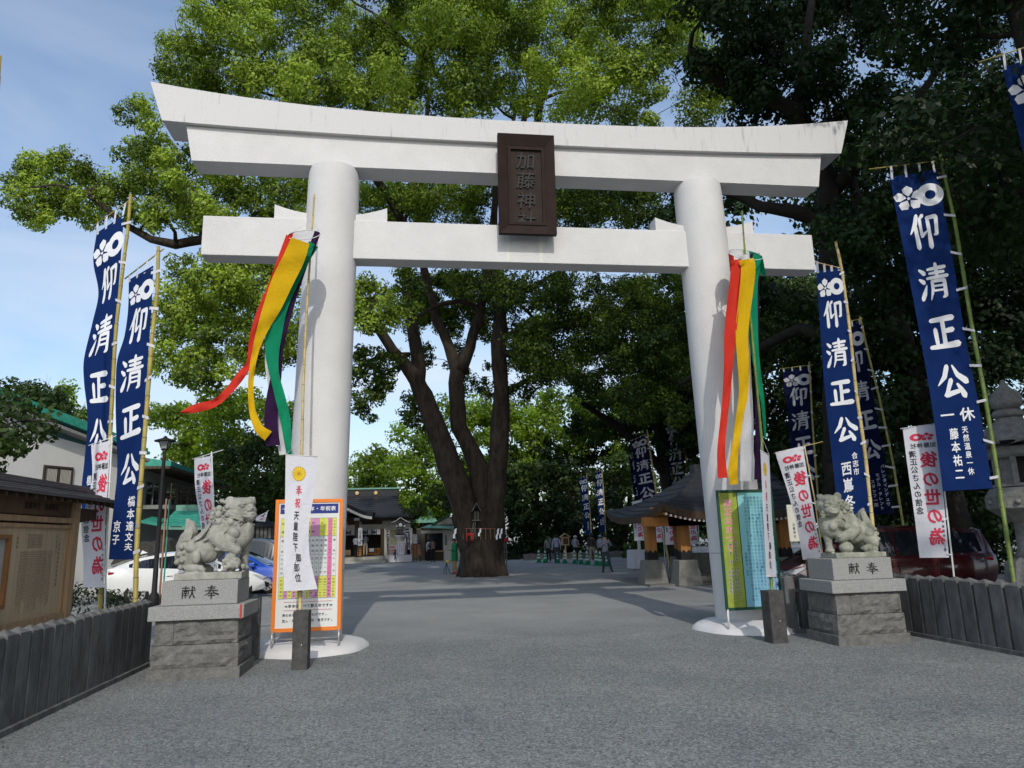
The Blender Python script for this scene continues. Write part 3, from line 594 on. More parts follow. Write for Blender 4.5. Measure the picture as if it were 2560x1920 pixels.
# ================================================================ STONE FENCES
def fence(name, label, pts, sp=.235, w=.165, h=.90, skip=None):
    t = thing(name, label, 'fence', (pts[0][0], pts[0][1], 0), group='low stone fences along the forecourt'); n0 = None
    rnd = random.Random(len(name)+int(pts[0][1]*10))
    for (x0, y0), (x1, y1) in zip(pts, pts[1:]):
        d = V((x1-x0, y1-y0, 0)); Ln = d.length; d.normalize(); nrm = V((-d.y, d.x, 0)); nn = int(Ln/sp)
        for i in range(nn+1):
            c = V((x0, y0, 0))+d*(i*sp)
            if n0 is None:
                mb = MB(); k = w/2; ch = .0
                mb.box((-k, -k*.82, .02), (k, k*.82, h-.055))
                mb.add([(-k, -k*.82, h-.055), (k, -k*.82, h-.055), (k, k*.82, h-.055), (-k, k*.82, h-.055), (0, 0, h)], [(0, 1, 4), (1, 2, 4), (2, 3, 4), (3, 0, 4)])
                n0 = mb.build('post', FENCEM, t, bevel=.006, seg=1); p = n0
            else: p = n0.copy(); COL.objects.link(p); p.parent = t
            p.location = c-WM[t.name].to_translation(); p.rotation_euler = (0, 0, math.atan2(d.y, d.x)+rnd.uniform(-.02, .02)); p.location.z += rnd.uniform(-.008, .008)
        a = V((x0, y0, 0))-d*.06; b = V((x1, y1, 0))+d*.06
        for z0, z1, hw in ((.30, .36, .028), (.62, .68, .028)):
            mb = MB(); mb.hexa([a-nrm*hw+V((0, 0, z0)), b-nrm*hw+V((0, 0, z0)), b+nrm*hw+V((0, 0, z0)), a+nrm*hw+V((0, 0, z0)), a-nrm*hw+V((0, 0, z1)), b-nrm*hw+V((0, 0, z1)), b+nrm*hw+V((0, 0, z1)), a+nrm*hw+V((0, 0, z1))])
            mb.build('rail', FENCEM, t, world=True)
        mb = MB(); hw = .13; mb.hexa([a-nrm*hw+V((0, 0, -.02)), b-nrm*hw+V((0, 0, -.02)), b+nrm*hw+V((0, 0, -.02)), a+nrm*hw+V((0, 0, -.02)), a-nrm*hw+V((0, 0, .055)), b-nrm*hw+V((0, 0, .055)), b+nrm*hw+V((0, 0, .055)), a+nrm*hw+V((0, 0, .055))])
        mb.build('kerb', FENCEM, t, world=True)
    return t
fence('stone_fence', 'low dark stone fence with close set pointed posts in front of the wooden notice shelter', [(-5.72, -9.0), (-5.72, -.95)], sp=.225, w=.2)
fence('stone_fence', 'low dark stone fence with spaced pointed posts below the stone lantern', [(5.52, -8.0), (5.52, -1.0)], sp=.265, w=.225)
fence('stone_fence', 'short run of stone fence posts behind the pedestal by the age table board', [(-5.32, -.92), (-4.27, -.92)], sp=.26, w=.17)
fence('stone_fence', 'short run of stone fence posts between the green board and shaded pedestal', [(3.97, -.88), (5.25, -.88)], sp=.25, w=.17)

# stone sleeve posts that carry the bamboo poles
for (x, y, h, w, lab) in ((-3.46, -1.96, .735, .20, 'square dark stone post in front of the orange framed age table board'), (3.245, -1.76, .735, .24, 'square dark stone post in front of the green festival board')):
    t = thing('stone_post', lab, 'post', (x, y, 0), R(-3 if x < 0 else 4), 'dark stone pole sockets')
    mb = MB(); mb.box((-w/2, -w/2, -.02), (w/2, w/2, h)); mb.build('shaft', POSTM, t, bevel=.01)
    mb = MB(); mb.ell((0.02, -w/2-.002, h*.42), (.008, .004, .012), 8, 6); mb.build('bolt', STEEL, t, smooth=True)
# ================================================================ DISPLAY BOARDS
def pr_quad(mb, S, u0, v0, u1, v1, mi=0): mb.add([S(u0, v0), S(u1, v0), S(u1, v1), S(u0, v1)], [(0, 1, 2, 3)], mi)
PCOL = {k: mat('print_'+k, c, rough=.55, var=0) for k, c in dict(white=(.66, .67, .66), navy=(.02, .035, .20), yellow=(.62, .64, .10), pink=(.58, .26, .46), orange=(.72, .20, .03), black=(.03, .03, .04), red=(.55, .04, .05), hot=(.62, .18, .38)).items()}
def age_board():
    t = thing('age_table_board', 'orange framed white board listing ages in yellow and pink columns, standing before a pillar', 'board', (-3.57, -.72, 0))
    W, z0, z1 = 1.0, .33, 2.26
    x0 = -.505; fr = MB(); f = .055
    for a, b in (((x0, -.03, z0), (x0+f, 0, z1)), ((x0+W-f+.005, -.03, z0), (x0+W+.005, 0, z1)), ((x0+f, -.03, z0), (x0+W-f+.005, 0, z0+f)), ((x0+f, -.03, z1-f), (x0+W-f+.005, 0, z1))):
        q = MB(); q.box(a, b); q.build('frame_rail', PCOL['orange'], t, bevel=.004)
    q = MB(); q.box((x0+f, -.018, z0+f), (x0+W-f+.005, -.006, z1-f)); q.build('sheet', PCOL['white'], t)
    S = lambda u, v: V((x0+f+.01+u*(W-2*f-.015), -.021, z1-f-.01-v*(z1-z0-2*f-.02)))
    S2 = lambda u, v: S(u, v)+V((0, -.002, 0)); S3 = lambda u, v: S(u, v)+V((0, -.004, 0))
    q = MB(); pr_quad(q, S, 0.01, .005, .99, .085); q.build('header', PCOL['navy'], t, fix=False)
    q = MB(); hd = '十三詣・厄年・年祝表'
    for i, ch in enumerate(hd): put(q, ch, .085+.098*i*.93, .045, .085, .040, S2, .03)
    q.build('header_lettering', PCOL['white'], t, fix=False)
    cols = [('yellow', '白寿', '男・女', '九十九才', '大正十年生'), ('pink', '卒寿', '男・女', '九十才', '昭和五年生'), ('yellow', '米寿', '男・女', '八十八才', '昭和七年生'), ('pink', '傘寿', '男・女', '八十才', '昭和十五年生'),
            ('yellow', '喜寿', '男・女', '七十七才', '昭和十八年生'), ('white', '古稀', '男・女', '七十才', '昭和廿五年生'), ('yellow', '還暦', '男・女', '六十一才', '昭和三十四年生'), ('pink', '厄晴', '女後厄', '三十四才', '昭和六十一年生'),
            ('pink', '', '男本厄', '四十二才', '昭和五十三年生'), ('yellow', '厄入', '女本厄', '三十三才', '昭和六十二年生'), ('yellow', '', '男前厄', '四十一才', '昭和五十四年生'), ('hot', '女十九の厄', '平成十三年生', '男二十五の厄', '平成七年生'), ('yellow', '十三まいり', '男・女', '十三才', '平成十九年生')]
    n = len(cols); bg = {}; tx = MB(); rt = MB(); ln = MB(); c0, c1 = .03, .97; cw = (c1-c0)/n
    rows = (.125, .275, .425, .60, .775)
    for i, (cc, a, b, c, d) in enumerate(cols):
        u0 = c0+cw*i; u1 = u0+cw*.98; uc = (u0+u1)/2
        for r, s_ in enumerate((a, b, c, d)):
            full = cc == 'hot' or r in (0, 3)
            if full and cc != 'white': pr_quad(bg.setdefault(cc, MB()), S, u0, rows[r], u1, rows[r+1]-.004)
            if s_:
                h = (rows[r+1]-rows[r])*.86; p = min(.05, h/len(s_))
                if r == 0 and len(s_) == 2: p = .07
                column(rt if cc == 'hot' and r != 3 else tx, s_, uc, rows[r]+.02+p*.3, p, .045, min(.020, p*.62), S2, .012)
    for r in rows: pr_quad(ln, S3, c0, r-.0025, c1, r-.0005)
    for i in range(n+1): pr_quad(ln, S3, c0+cw*i-.004, rows[0], c0+cw*i-.001, rows[-1])
    for k, b in bg.items(): b.build('table_cells', PCOL[{'pink': 'pink'}.get(k, k)], t, fix=False)
    tx.build('lettering', PCOL['black'], t, fix=False); rt.build('red_lettering', PCOL['red'], t, fix=False); ln.build('ruling', mat('print_grey', (.2, .2, .2), var=0), t, fix=False)
    q = MB()
    s1 = '≪年令はすべて数え年です≫'
    for i, ch in enumerate(s1):
        vs, fs = glyph(ch, .02); vs = [(y_*-1, x_) for x_, y_ in vs] if ch in '≪≫' else vs
        q.add([S2(.16+.062*i+x_*.058, .835-y_*.030) for x_, y_ in vs], fs)
    for j, s_ in enumerate(('男の本厄は25才又は42才です。', '厄入・厄晴は男・本厄・後厄です。')):
        k = 0
        for ch in s_:
            wd = .55 if ch in '2450' else 1; put(q, ch, .10+.053*(k+wd/2), .905+.045*j, .048, .024, S2, .015); k += wd
    q.build('footer_lettering', PCOL['black'], t, fix=False)
    q = MB(); pr_quad(q, S2, .12, .800, .92, .803); pr_quad(q, S2, .12, .866, .92, .869); q.build('red_rule', PCOL['red'], t, fix=False)
    for sx in (x0+.022, x0+W-.02):
        q = MB(); q.tube([(sx, -.02, z0+.02), (sx, -.04, .12)], .014, 8); q.build('leg', STEEL, t, smooth=True)
        q = MB(); q.tube([(sx, .03, z0+.9), (sx, .20, .16)], .012, 8); q.build('back_stay', STEEL, t, smooth=True)
    q = MB(); q.tube([(x0+.022, -.02, .23), (x0+W-.02, -.02, .23)], .011, 8); q.build('cross_bar', STEEL, t, smooth=True)
age_board()
def fest_board():
    GF = mat('dark_green_frame', (.012, .06, .035), rough=.4, var=.1)
    OL = mat('olive_print', (.20, .26, .035), rough=.55, var=.3, scale=1.6, col2=(.34, .40, .06))
    BL = bpy.data.materials.new('cyan_lilac_print'); BL.use_nodes = True; tt = BL.node_tree; b = tt.nodes['Principled BSDF']; b.inputs['Roughness'].default_value = .5
    tc = tt.nodes.new('ShaderNodeTexCoord'); g = tt.nodes.new('ShaderNodeTexGradient'); g.gradient_type = 'LINEAR'; r = tt.nodes.new('ShaderNodeValToRGB'); mp = tt.nodes.new('ShaderNodeMapping'); mp.inputs['Location'].default_value = (.45, 0, 0); mp.inputs['Rotation'].default_value = (0, R(-22), 0); mp.inputs['Scale'].default_value = (.55, 1, .55)
    tt.links.new(tc.outputs['Object'], mp.inputs[0]); tt.links.new(mp.outputs[0], g.inputs[0]); tt.links.new(g.outputs[0], r.inputs[0]); tt.links.new(r.outputs[0], b.inputs['Base Color'])
    r.color_ramp.elements[0].color = (.20, .50, .50, 1); r.color_ramp.elements[1].color = (.38, .34, .64, 1); e = r.color_ramp.elements.new(.35); e.color = (.16, .38, .50, 1); e = r.color_ramp.elements.new(.7); e.color = (.25, .40, .62, 1)
    t = thing('festival_board', 'green framed festival board, olive and pale blue panels with vertical writing, before a pillar', 'board', (3.44, -.72, 0))
    x0, x1, z0, z1 = -.485, .50, .36, 2.275; f = .045
    for a, b_ in (((x0, -.03, z0), (x0+f, 0, z1)), ((x1-f, -.03, z0), (x1, 0, z1)), ((x0+f, -.03, z0), (x1-f, 0, z0+f)), ((x0+f, -.03, z1-f), (x1-f, 0, z1))):
        q = MB(); q.box(a, b_); q.build('frame_rail', GF, t, bevel=.004)
    xm = x0+.35
    q = MB(); q.box((x0+f, -.016, z0+f), (xm, -.004, z1-f)); q.build('olive_panel', OL, t)
    q = MB(); q.box((xm+.012, -.016, z0+f), (x1-f, -.004, z1-f)); q.build('blue_panel', BL, t)
    q = MB(); q.box((xm, -.022, z0+f), (xm+.012, -.002, z1-f)); q.build('divider', GF, t)
    def S(o): return lambda u, v: V((x0+u, -.018-o, z1-f-v))
    H = z1-z0-2*f
    a, b_ = MB(), MB()
    for tgt, bo, of in ((b_, .035, .001), (a, .008, .003)): column(tgt, '清正公まつり', .18, .17, .145, .15, .13, S(of), bo)
    b_.build('title_outline', WPRINT, t, fix=False); a.build('title', mat('title_red', (.55, .05, .09), var=0), t, fix=False)
    w1, k1 = MB(), MB()
    for s_, u, v0, p in (('清正公夜市', .262, .83, .062), ('七月', .262, 1.22, .062), ('二十日（土）', .262, 1.39, .062), ('午後五時より', .222, 1.27, .062), ('神　幸　祭', .165, .84, .068), ('七月二十八日（日）', .165, 1.22, .062), ('午後三時出発', .118, 1.27, .062)):
        column(w1, s_, u, v0, p, .056, .055, S(.001), .035); column(k1, s_, u, v0, p, .052, .050, S(.003), .008)
    w1.build('outline_lettering', WPRINT, t, fix=False); k1.build('lettering', INK, t, fix=False)
    q = MB(); txt = ['この流れを忘れてはならない心は', '陣の殿であり私たちの今があるのは', '一人の誠実な先祖を敬いまして', '今日もまた清正公の心をもって', '清正公さんの御遺徳を偲びつつ', '和をもって地域の人たちと共に', 'その心を伝え続けたいと思います', '明るい未来は心からと思うこの頃', '加藤神社　宮司']
    for i, s_ in enumerate(txt): column(q, s_*2 if i < 8 else s_, .89-.058*i, .09+(0 if i < 8 else .9), .056, .040, .044, S(.002), .012)
    q.build('small_lettering', mat('blue_grey_ink', (.06, .11, .20), var=0), t, fix=False)
    q = MB(); column(q, '清正公さんと未来', .93, .55, .135, .09, .085, S(.004), .015); q.build('side_lettering', mat('navy_ink', (.02, .02, .08), var=0), t, fix=False)
    q = MB(); q.tube([(x0+.03, -.02, z0+.02), (x0+.02, -.03, .10)], .017, 8); q.build('leg', PLASTIC, t, smooth=True)
    q = MB(); q.tube([(x1-.03, -.02, z0+.02), (x1-.03, -.03, .10)], .017, 8); q.build('leg', PLASTIC, t, smooth=True)
fest_board()

# ================================================================ POLES, BANNERS
def bamboo(t, pts, r0, r1, m, seg=.32, name='pole', n=10):
    pts = [V(p) for p in pts]; L_ = [0]
    for a, b in zip(pts, pts[1:]): L_.append(L_[-1]+(b-a).length)
    T = L_[-1]
    def P(d):
        for i in range(len(pts)-1):
            if d <= L_[i+1]: return pts[i].lerp(pts[i+1], (d-L_[i])/(L_[i+1]-L_[i]))
        return pts[-1]
    mb = MB(); d = 0; ps = []; rs = []; nodes = []
    k = 0
    while d < T:
        r = r0+(r1-r0)*d/T; ps += [P(d), P(min(T, d+.006))]; rs += [r*1.12, r*.97]; nodes.append((d, r)); d += seg*(.85+.3*((k*37 % 10)/10)); k += 1
    ps.append(P(T)); rs.append(r1)
    mb.tube(ps, rs, n); o = mb.build(name, m, t, world=True, smooth=True)
    mb = MB()
    for d, r in nodes[1:]: mb.tube([P(d-.004), P(d+.004)], r*1.17, n)
    q = mb.build('pole_rings', NODEM, o, world=True)
    return o
def catmull(rows, v):
    vs = [r[0] for r in rows]
    if v <= vs[0]: i = 0
    elif v >= vs[-1]: i = len(rows)-2
    else: i = max(k for k in range(len(rows)-1) if vs[k] <= v)
    a, b = rows[i], rows[i+1]; p = rows[max(0, i-1)]; n = rows[min(len(rows)-1, i+2)]
    s = (v-a[0])/(b[0]-a[0]); s = max(0, min(1, s)); o = []
    for k in range(1, len(a)):
        h = b[0]-a[0]; m0 = (b[k]-p[k])/(b[0]-p[0])*h if b[0] != p[0] else 0; m1 = (n[k]-a[k])/(n[0]-a[0])*h
        s2, s3 = s*s, s*s*s; o.append((2*s3-3*s2+1)*a[k]+(s3-2*s2+s)*m0+(-2*s3+3*s2)*b[k]+(s3-s2)*m1)
    return o
class Cloth:
    """rows: (v, xl, yl, xr, yr) photo positions of the two edges at height v; Yl, Yr depths of the edges"""
    def __init__(s, rows, Yl, Yr, amp=.05, freq=1.3, ph=0.0, fold=0.0):
        rows = [tuple(float(x) for x in r) for r in rows]; s.rows = []
        for v, xl, yl, xr, yr in rows:
            a = at(xl, yl, Yl); b = at(xr, yr, Yr); s.rows.append((v, *a, *b))
        s.amp, s.freq, s.ph, s.fold = amp, freq, ph, fold
        A = s.raw(.5, .5); d = (A-CAM); d.z = 0; s.dir = d.normalized()
        s.W = (V(s.rows[0][1:4])-V(s.rows[0][4:7])).length; s.H = (s.raw(.5, 0)-s.raw(.5, 1)).length
    def raw(s, u, v):
        r = catmull(s.rows, v); return V(r[:3]).lerp(V(r[3:]), u)
    def __call__(s, u, v, off=0.0):
        p = s.raw(u, v); k = s.amp*min(1, v*4)
        w = math.sin(v*6.28*s.freq+u*2.6+s.ph)*(.35+.65*(1-u))+.45*math.sin(v*6.28*s.freq*2.3-u*4+s.ph*2)*(.3+.7*(1-u))
        w += s.fold*math.sin(u*7+s.ph+v*3)
        w += .25*math.sin(u*22+s.ph)*max(0, 1-v*7)
        w += (.10/max(.3, s.amp*20))*(math.sin(u*13+v*21+s.ph)*math.sin(v*9+u*3)+.7*math.sin(u*31-v*12+s.ph)*math.sin(v*17+s.ph)*max(0, u-.45))
        return p+s.dir*(k*w - off)
    def mesh(s, nu=10, nv=60):
        mb = MB(); mb.add([s(i/nu, j/nv) for j in range(nv+1) for i in range(nu+1)], [(j*(nu+1)+i, j*(nu+1)+i+1, (j+1)*(nu+1)+i+1, (j+1)*(nu+1)+i) for j in range(nv) for i in range(nu)]); return mb
def crest(mb, S, cu, cv, su, sv, mirror=False, lines=None):
    """bellflower and ring side by side"""
    sg = -1 if mirror else 1
    def P(x, y): return S(cu+sg*x*su, cv-y*sv)
    n = 26; c = (.26, .0); ro, ri = .30, .12
    mb.add([P(c[0]+r*math.cos(2*math.pi*k/n), c[1]+r*math.sin(2*math.pi*k/n)) for r in (ro, ri) for k in range(n)], [(k, (k+1) % n, n+(k+1) % n, n+k) for k in range(n)])
    f = (-.22, -.01)
    for k in range(5):
        a = math.pi/2+k*2*math.pi/5
        def Q(r, da): return P(f[0]+r*math.cos(a+da), f[1]+r*math.sin(a+da))
        mb.add([Q(.055, 0), Q(.20, -.56), Q(.285, -.42), Q(.345, 0), Q(.285, .42), Q(.20, .56)], [(0, 1, 2, 3), (0, 3, 4, 5)])
    mb.add([P(f[0]+.038*math.cos(2*math.pi*k/10), f[1]+.038*math.sin(2*math.pi*k/10)) for k in range(10)], [tuple(range(10))])
def loops(t, C, P, k, rp, rb=None, m=None, w=.045, side='r', n_top=4, bar=None):
    """white cloth loops that tie the cloth edge to its pole and bar"""
    m = m or WHITEC
    for i in range(k):
        v = .03+.94*i/(k-1); e = C(1.0 if side == 'r' else 0.0, v); p = P(e.z)
        d = (p-e); d.z = 0
        if d.length < .01: d = V((.01, 0, 0))
        dn = d.normalized(); up = V((0, 0, 1)); mb = MB(); sag = .035*math.sin(i*2.3+1)
        f = -C.dir; q = p+dn*rp*1.2
        pts = [e-dn*.03, e.lerp(q, .5)+V((0, 0, sag)), q+V((0, 0, sag*1.6))]
        vs = []
        for x in pts: vs += [x+f*(rp+.004)-up*w*.5, x+f*(rp+.004)+up*w*.5]
        vs += [q+V((0, 0, sag*1.6))-f*(rp+.004)-up*w*.5, q+V((0, 0, sag*1.6))-f*(rp+.004)+up*w*.5]
        mb.add(vs, [(0, 2, 3, 1), (2, 4, 5, 3), (4, 6, 7, 5)]); mb.build('side_loop', m, t, world=True, fix=False)
    if bar:
        for i in range(n_top):
            u = .05+.9*i/(n_top-1); e = C(u, 0.0); b = V(bar[0]).lerp(V(bar[1]), 0); bb, be = V(bar[0]), V(bar[1])
            # nearest point of the bar above e
            d = be-bb; s_ = ((e.x-bb.x)*d.x+(e.y-bb.y)*d.y)/max(1e-6, d.x*d.x+d.y*d.y); q = bb+d*s_
            f = -C.dir; x = (C(min(1, u+.02), 0)-C(max(0, u-.02), 0)).normalized()*w*.5; mb = MB()
            mb.add([e-x+f*.004-V((0, 0, .05)), e+x+f*.004-V((0, 0, .05)), q+x+f*.012+V((0, 0, .008)), q-x+f*.012+V((0, 0, .008)), q+x-f*.012, q-x-f*.012], [(0, 1, 2, 3), (3, 2, 4, 5)])
            mb.build('top_loop', m, t, world=True, fix=False)
BLUE_GROUP = 'tall blue shrine banners on bamboo poles'
def blue_banner(label, rows, Yl, Yr, pole, bar, Yp=None, cl=None, pm=None, amp=.05, freq=1.2, ph=0.0, rp=.035, extra=(), nlo=9, dim=None, tscale=1.0, foot=None, fold=.0, txt=None, gw=.66):
    """pole, bar: photo positions; extra: (text, u, v0, pitch, width) columns of smaller writing"""
    cl = cl or BLUEC; txt = txt or WPRINT; pm = pm or BAMBOO_Y
    Yp = Yr if Yp is None else Yp
    pp = [at(x, y, Yp) for x, y in pole]
    if foot is not None: pp.append(V(foot))
    elif pp[-1].z > 0.05:
        d = (pp[-1]-pp[-2]).normalized(); pp.append(pp[-1]+d*(pp[-1].z/max(.3, -d.z)))
    if pp[-1].z < 0: pp[-1].z = 0
    t = thing('blue_banner', label, 'banner', (pp[-1].x, pp[-1].y, 0), group=BLUE_GROUP)
    bamboo(t, pp[::-1], rp, rp*.75, pm)
    C = Cloth(rows, Yl, Yr, amp, freq, ph, fold)
    H = C.H
    o = C.mesh(18, 80).build('cloth', cl, t, world=True, smooth=True, fix=False)
    mb = MB(); f = lambda u, v: C(u, v, .006)
    asp = max(.3, 1.0)
    hv = .66*(.86/ max(4.2, H)) * 1.06 * tscale
    hv = .118*tscale
    crest(mb, f, .52, .075, .95, .118*tscale)
    for ch, v in zip('仰清正公', (.185, .345, .503, .660)): brush(mb, ch, .52, v, gw*.98, hv*.95, C, .006)
    for s_, u, v0, p, w_ in extra: column(mb, s_, u, v0, p, w_, p*.88, f, .02)
    mb.build('lettering', txt, o, world=True, fix=False)
    b0, b1 = at(*bar[0], Yl), at(*bar[1], Yp); mb = MB(); mb.tube([b0, b1], .011, 6); mb.build('cross_bar', WOOD if pm is BAMBOO_Y else BAMBOO_O, t, world=True, smooth=True)
    def P(z):
        for a, b in zip(pp, pp[1:]):
            if b.z <= z <= a.z: return a.lerp(b, (a.z-z)/(a.z-b.z))
        return pp[0] if z > pp[0].z else pp[-1]
    loops(t, C, P, nlo, rp, bar=(b0, b1), m=WHITEC if cl is BLUEC else mat('shaded_white_loop', (.5, .5, .52), var=.05))  # loops and print of the darkened banners carry shade in their white
    return t
# near left pair
blue_banner('blue banner on yellow bamboo, leftmost of the tall ones, cloth billowing against the sky',
    [(0, 241.7, 582, 310, 537), (.08, 233, 649, 305, 605), (.19, 246, 732, 299, 690), (.28, 231.5, 804, 292, 765), (.40, 209.8, 898, 283, 880), (.48, 210, 956, 278, 950), (.60, 218.9, 1047, 273, 1040), (.72, 211, 1150, 268, 1140), (.84, 203, 1240, 262, 1230), (1, 212, 1345, 262, 1340)],
    .55, .30, [(326.7, 485.5), (320, 573), (307.5, 667), (289, 830), (278.6, 1029), (268, 1250), (250.6, 1507)], [(223, 572), (336, 493)], pm=BAMBOO_O, amp=.05, ph=.4, extra=(('植木町', .30, .79, .040, .20), ('本田', .72, .77, .075, .30)), gw=.72)
blue_banner('blue banner on olive bamboo, nearest the street lamp, donor names at its foot',
    [(0, 322, 699.6, 383.5, 663.4), (.12, 320, 775, 379.8, 750), (.20, 311, 840, 376, 815), (.29, 293, 902, 371, 880), (.38, 289, 974, 366, 950), (.48, 289.4, 1047, 361, 1025), (.64, 293, 1170, 353, 1150), (.76, 286, 1250, 347, 1240), (.88, 277, 1330, 342, 1330), (1, 271.8, 1398.7, 336.9, 1398.7)],
    -.9, -1.3, [(396, 616.4), (394, 721), (379.8, 848), (365, 1047), (353, 1195), (341.8, 1358), (338.5, 1501)], [(312, 697), (409, 622)], pm=BAMBOO_O, amp=.05, ph=2.2, extra=(('橋本達文夫', .72, .775, .042, .30), ('京子', .22, .86, .052, .30)), gw=.72)
# near right
t = blue_banner('large blue banner on green bamboo beside the big stone lantern, fully spread',
    [(0, 2223.6, 443.5, 2342, 424), (.25, 2262, 640, 2378, 620), (.5, 2300, 838, 2410, 822), (.75, 2332, 1030, 2448, 1018), (1, 2357, 1228, 2482, 1220.7)],
    -1.25, -1.35, [(2349.5, 383.7), (2388.8, 563), (2430, 817), (2463.6, 996.8), (2487, 1141), (2533, 1445)], [(2172.7, 423), (2368, 399.4)], pm=BAMBOO_G, amp=.025, ph=1.0, extra=(('一休', .52, .772, .0, .0),) and (('天然温泉一休', .62, .815, .026, .13), ('藤本祐二', .38, .825, .042, .19), ('休', .72, .768, .05, .32), ('一', .30, .765, .05, .30)), gw=.66)
blue_banner('blue banner cut by the right edge of the photo, high above the stone lantern',
    [(0, 2506, 170, 2640, 125), (.25, 2562, 395, 2690, 370), (.5, 2625, 640, 2745, 630), (1, 2742, 1150, 2870, 1150)],
    -3.0, -3.1, [(2655, 60), (2760, 620), (2880, 1400)], [(2446, 155.8), (2665, 86)], pm=BAMBOO_G, amp=.025, ph=2.0, extra=())
t = blue_banner('indigo banner on yellow bamboo directly behind the lion with the ball',
    [(0, 2041, 677, 2100, 670), (.25, 2051, 830, 2121, 818), (.5, 2063, 985, 2139, 978), (.75, 2079, 1135, 2157, 1119), (1, 2096, 1290, 2174, 1282)],
    .55, .25, [(2089, 604), (2103, 664), (2123, 810), (2140, 978), (2161, 1119), (2178, 1278)], [(2016, 650), (2108, 672)], pm=BAMBOO_Y, amp=.03, ph=.2, extra=(('合志市', .72, .775, .032, .19), ('西嶌冬', .42, .82, .066, .34)), gw=.74)
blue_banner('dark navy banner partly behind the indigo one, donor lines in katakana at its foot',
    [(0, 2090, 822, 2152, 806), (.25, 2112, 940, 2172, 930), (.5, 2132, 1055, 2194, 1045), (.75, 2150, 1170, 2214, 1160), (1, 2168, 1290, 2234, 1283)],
    5.0, 5.0, [(2150, 792), (2172, 890), (2198, 993), (2233, 1159), (2261, 1332)], [(2085, 812), (2156, 796)], cl=NAVYC, pm=BAMBOO_O, rp=.03, amp=.03, ph=1.1, nlo=10, extra=(('バレンタインデュウ', .86, .76, .024, .16), ('モデル・タレント', .62, .80, .024, .16), ('スタッフ一同', .40, .83, .024, .16)), txt=mat('shaded_white_print', (.42, .42, .46), var=0), gw=.74)
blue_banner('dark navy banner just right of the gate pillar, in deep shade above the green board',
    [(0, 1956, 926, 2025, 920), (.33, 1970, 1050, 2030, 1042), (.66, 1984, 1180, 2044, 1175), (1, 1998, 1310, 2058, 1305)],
    6.0, 6.0, [(2023, 905), (2030, 1040), (2044, 1239), (2052, 1330)], [(1950, 922), (2032, 912)], cl=NAVYC, pm=BAMBOO_O, rp=.03, amp=.03, ph=2.6, nlo=8, txt=MATS['shaded_white_print'], tscale=1.1, gw=.74)
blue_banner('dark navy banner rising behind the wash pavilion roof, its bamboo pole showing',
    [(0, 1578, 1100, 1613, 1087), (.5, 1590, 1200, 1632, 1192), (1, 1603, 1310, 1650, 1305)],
    19.5, 19.5, [(1617.6, 1073.8), (1640, 1228), (1660, 1340)], [(1574, 1103), (1620, 1084)], cl=NAVYC, pm=BAMBOO_Y, rp=.045, amp=.05, nlo=8, txt=MATS['shaded_white_print'], tscale=1.12, gw=.8)
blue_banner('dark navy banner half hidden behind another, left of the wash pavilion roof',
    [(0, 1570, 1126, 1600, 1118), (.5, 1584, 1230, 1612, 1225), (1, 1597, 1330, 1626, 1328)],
    24, 24, [(1604, 1108), (1618, 1225), (1630, 1350)], [(1567, 1128), (1608, 1114)], cl=NAVYC, pm=BAMBOO_O, rp=.04, amp=.05, nlo=7, txt=MATS['shaded_white_print'], gw=.8)
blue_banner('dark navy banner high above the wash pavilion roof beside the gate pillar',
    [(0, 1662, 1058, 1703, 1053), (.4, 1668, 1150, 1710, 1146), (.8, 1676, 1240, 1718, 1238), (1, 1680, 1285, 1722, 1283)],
    22, 22, [(1707, 1038), (1716, 1160), (1726, 1330)], [(1657, 1061), (1712, 1046)], cl=NAVYC, pm=BAMBOO_O, rp=.04, amp=.06, nlo=8, txt=MATS['shaded_white_print'], tscale=1.3, gw=.8)
blue_banner('small distant blue banner above the green cones, left one of a close pair',
    [(0, 1446, 1196, 1467, 1191), (.5, 1456, 1268, 1474, 1264), (1, 1464, 1337, 1477, 1332)],
    38, 38, [(1466.5, 1182), (1474, 1264), (1479, 1347), (1481, 1390)], [(1445, 1198), (1468, 1188)], pm=BAMBOO_O, rp=.04, amp=.05, nlo=8, extra=(('熊本信夫', .6, .80, .04, .3),), gw=.85)
blue_banner('small distant blue banner above the green cones, right one of a close pair',
    [(0, 1487, 1181, 1505, 1177), (.5, 1493, 1256, 1510, 1253), (1, 1499, 1330, 1513.5, 1330)],
    38, 38, [(1505, 1172), (1510, 1250), (1515, 1350), (1516, 1390)], [(1485, 1183), (1507, 1175)], pm=BAMBOO_O, rp=.04, amp=.05, nlo=8, extra=(('有限会社', .7, .78, .03, .3), ('本田組', .35, .80, .035, .25)), gw=.85)

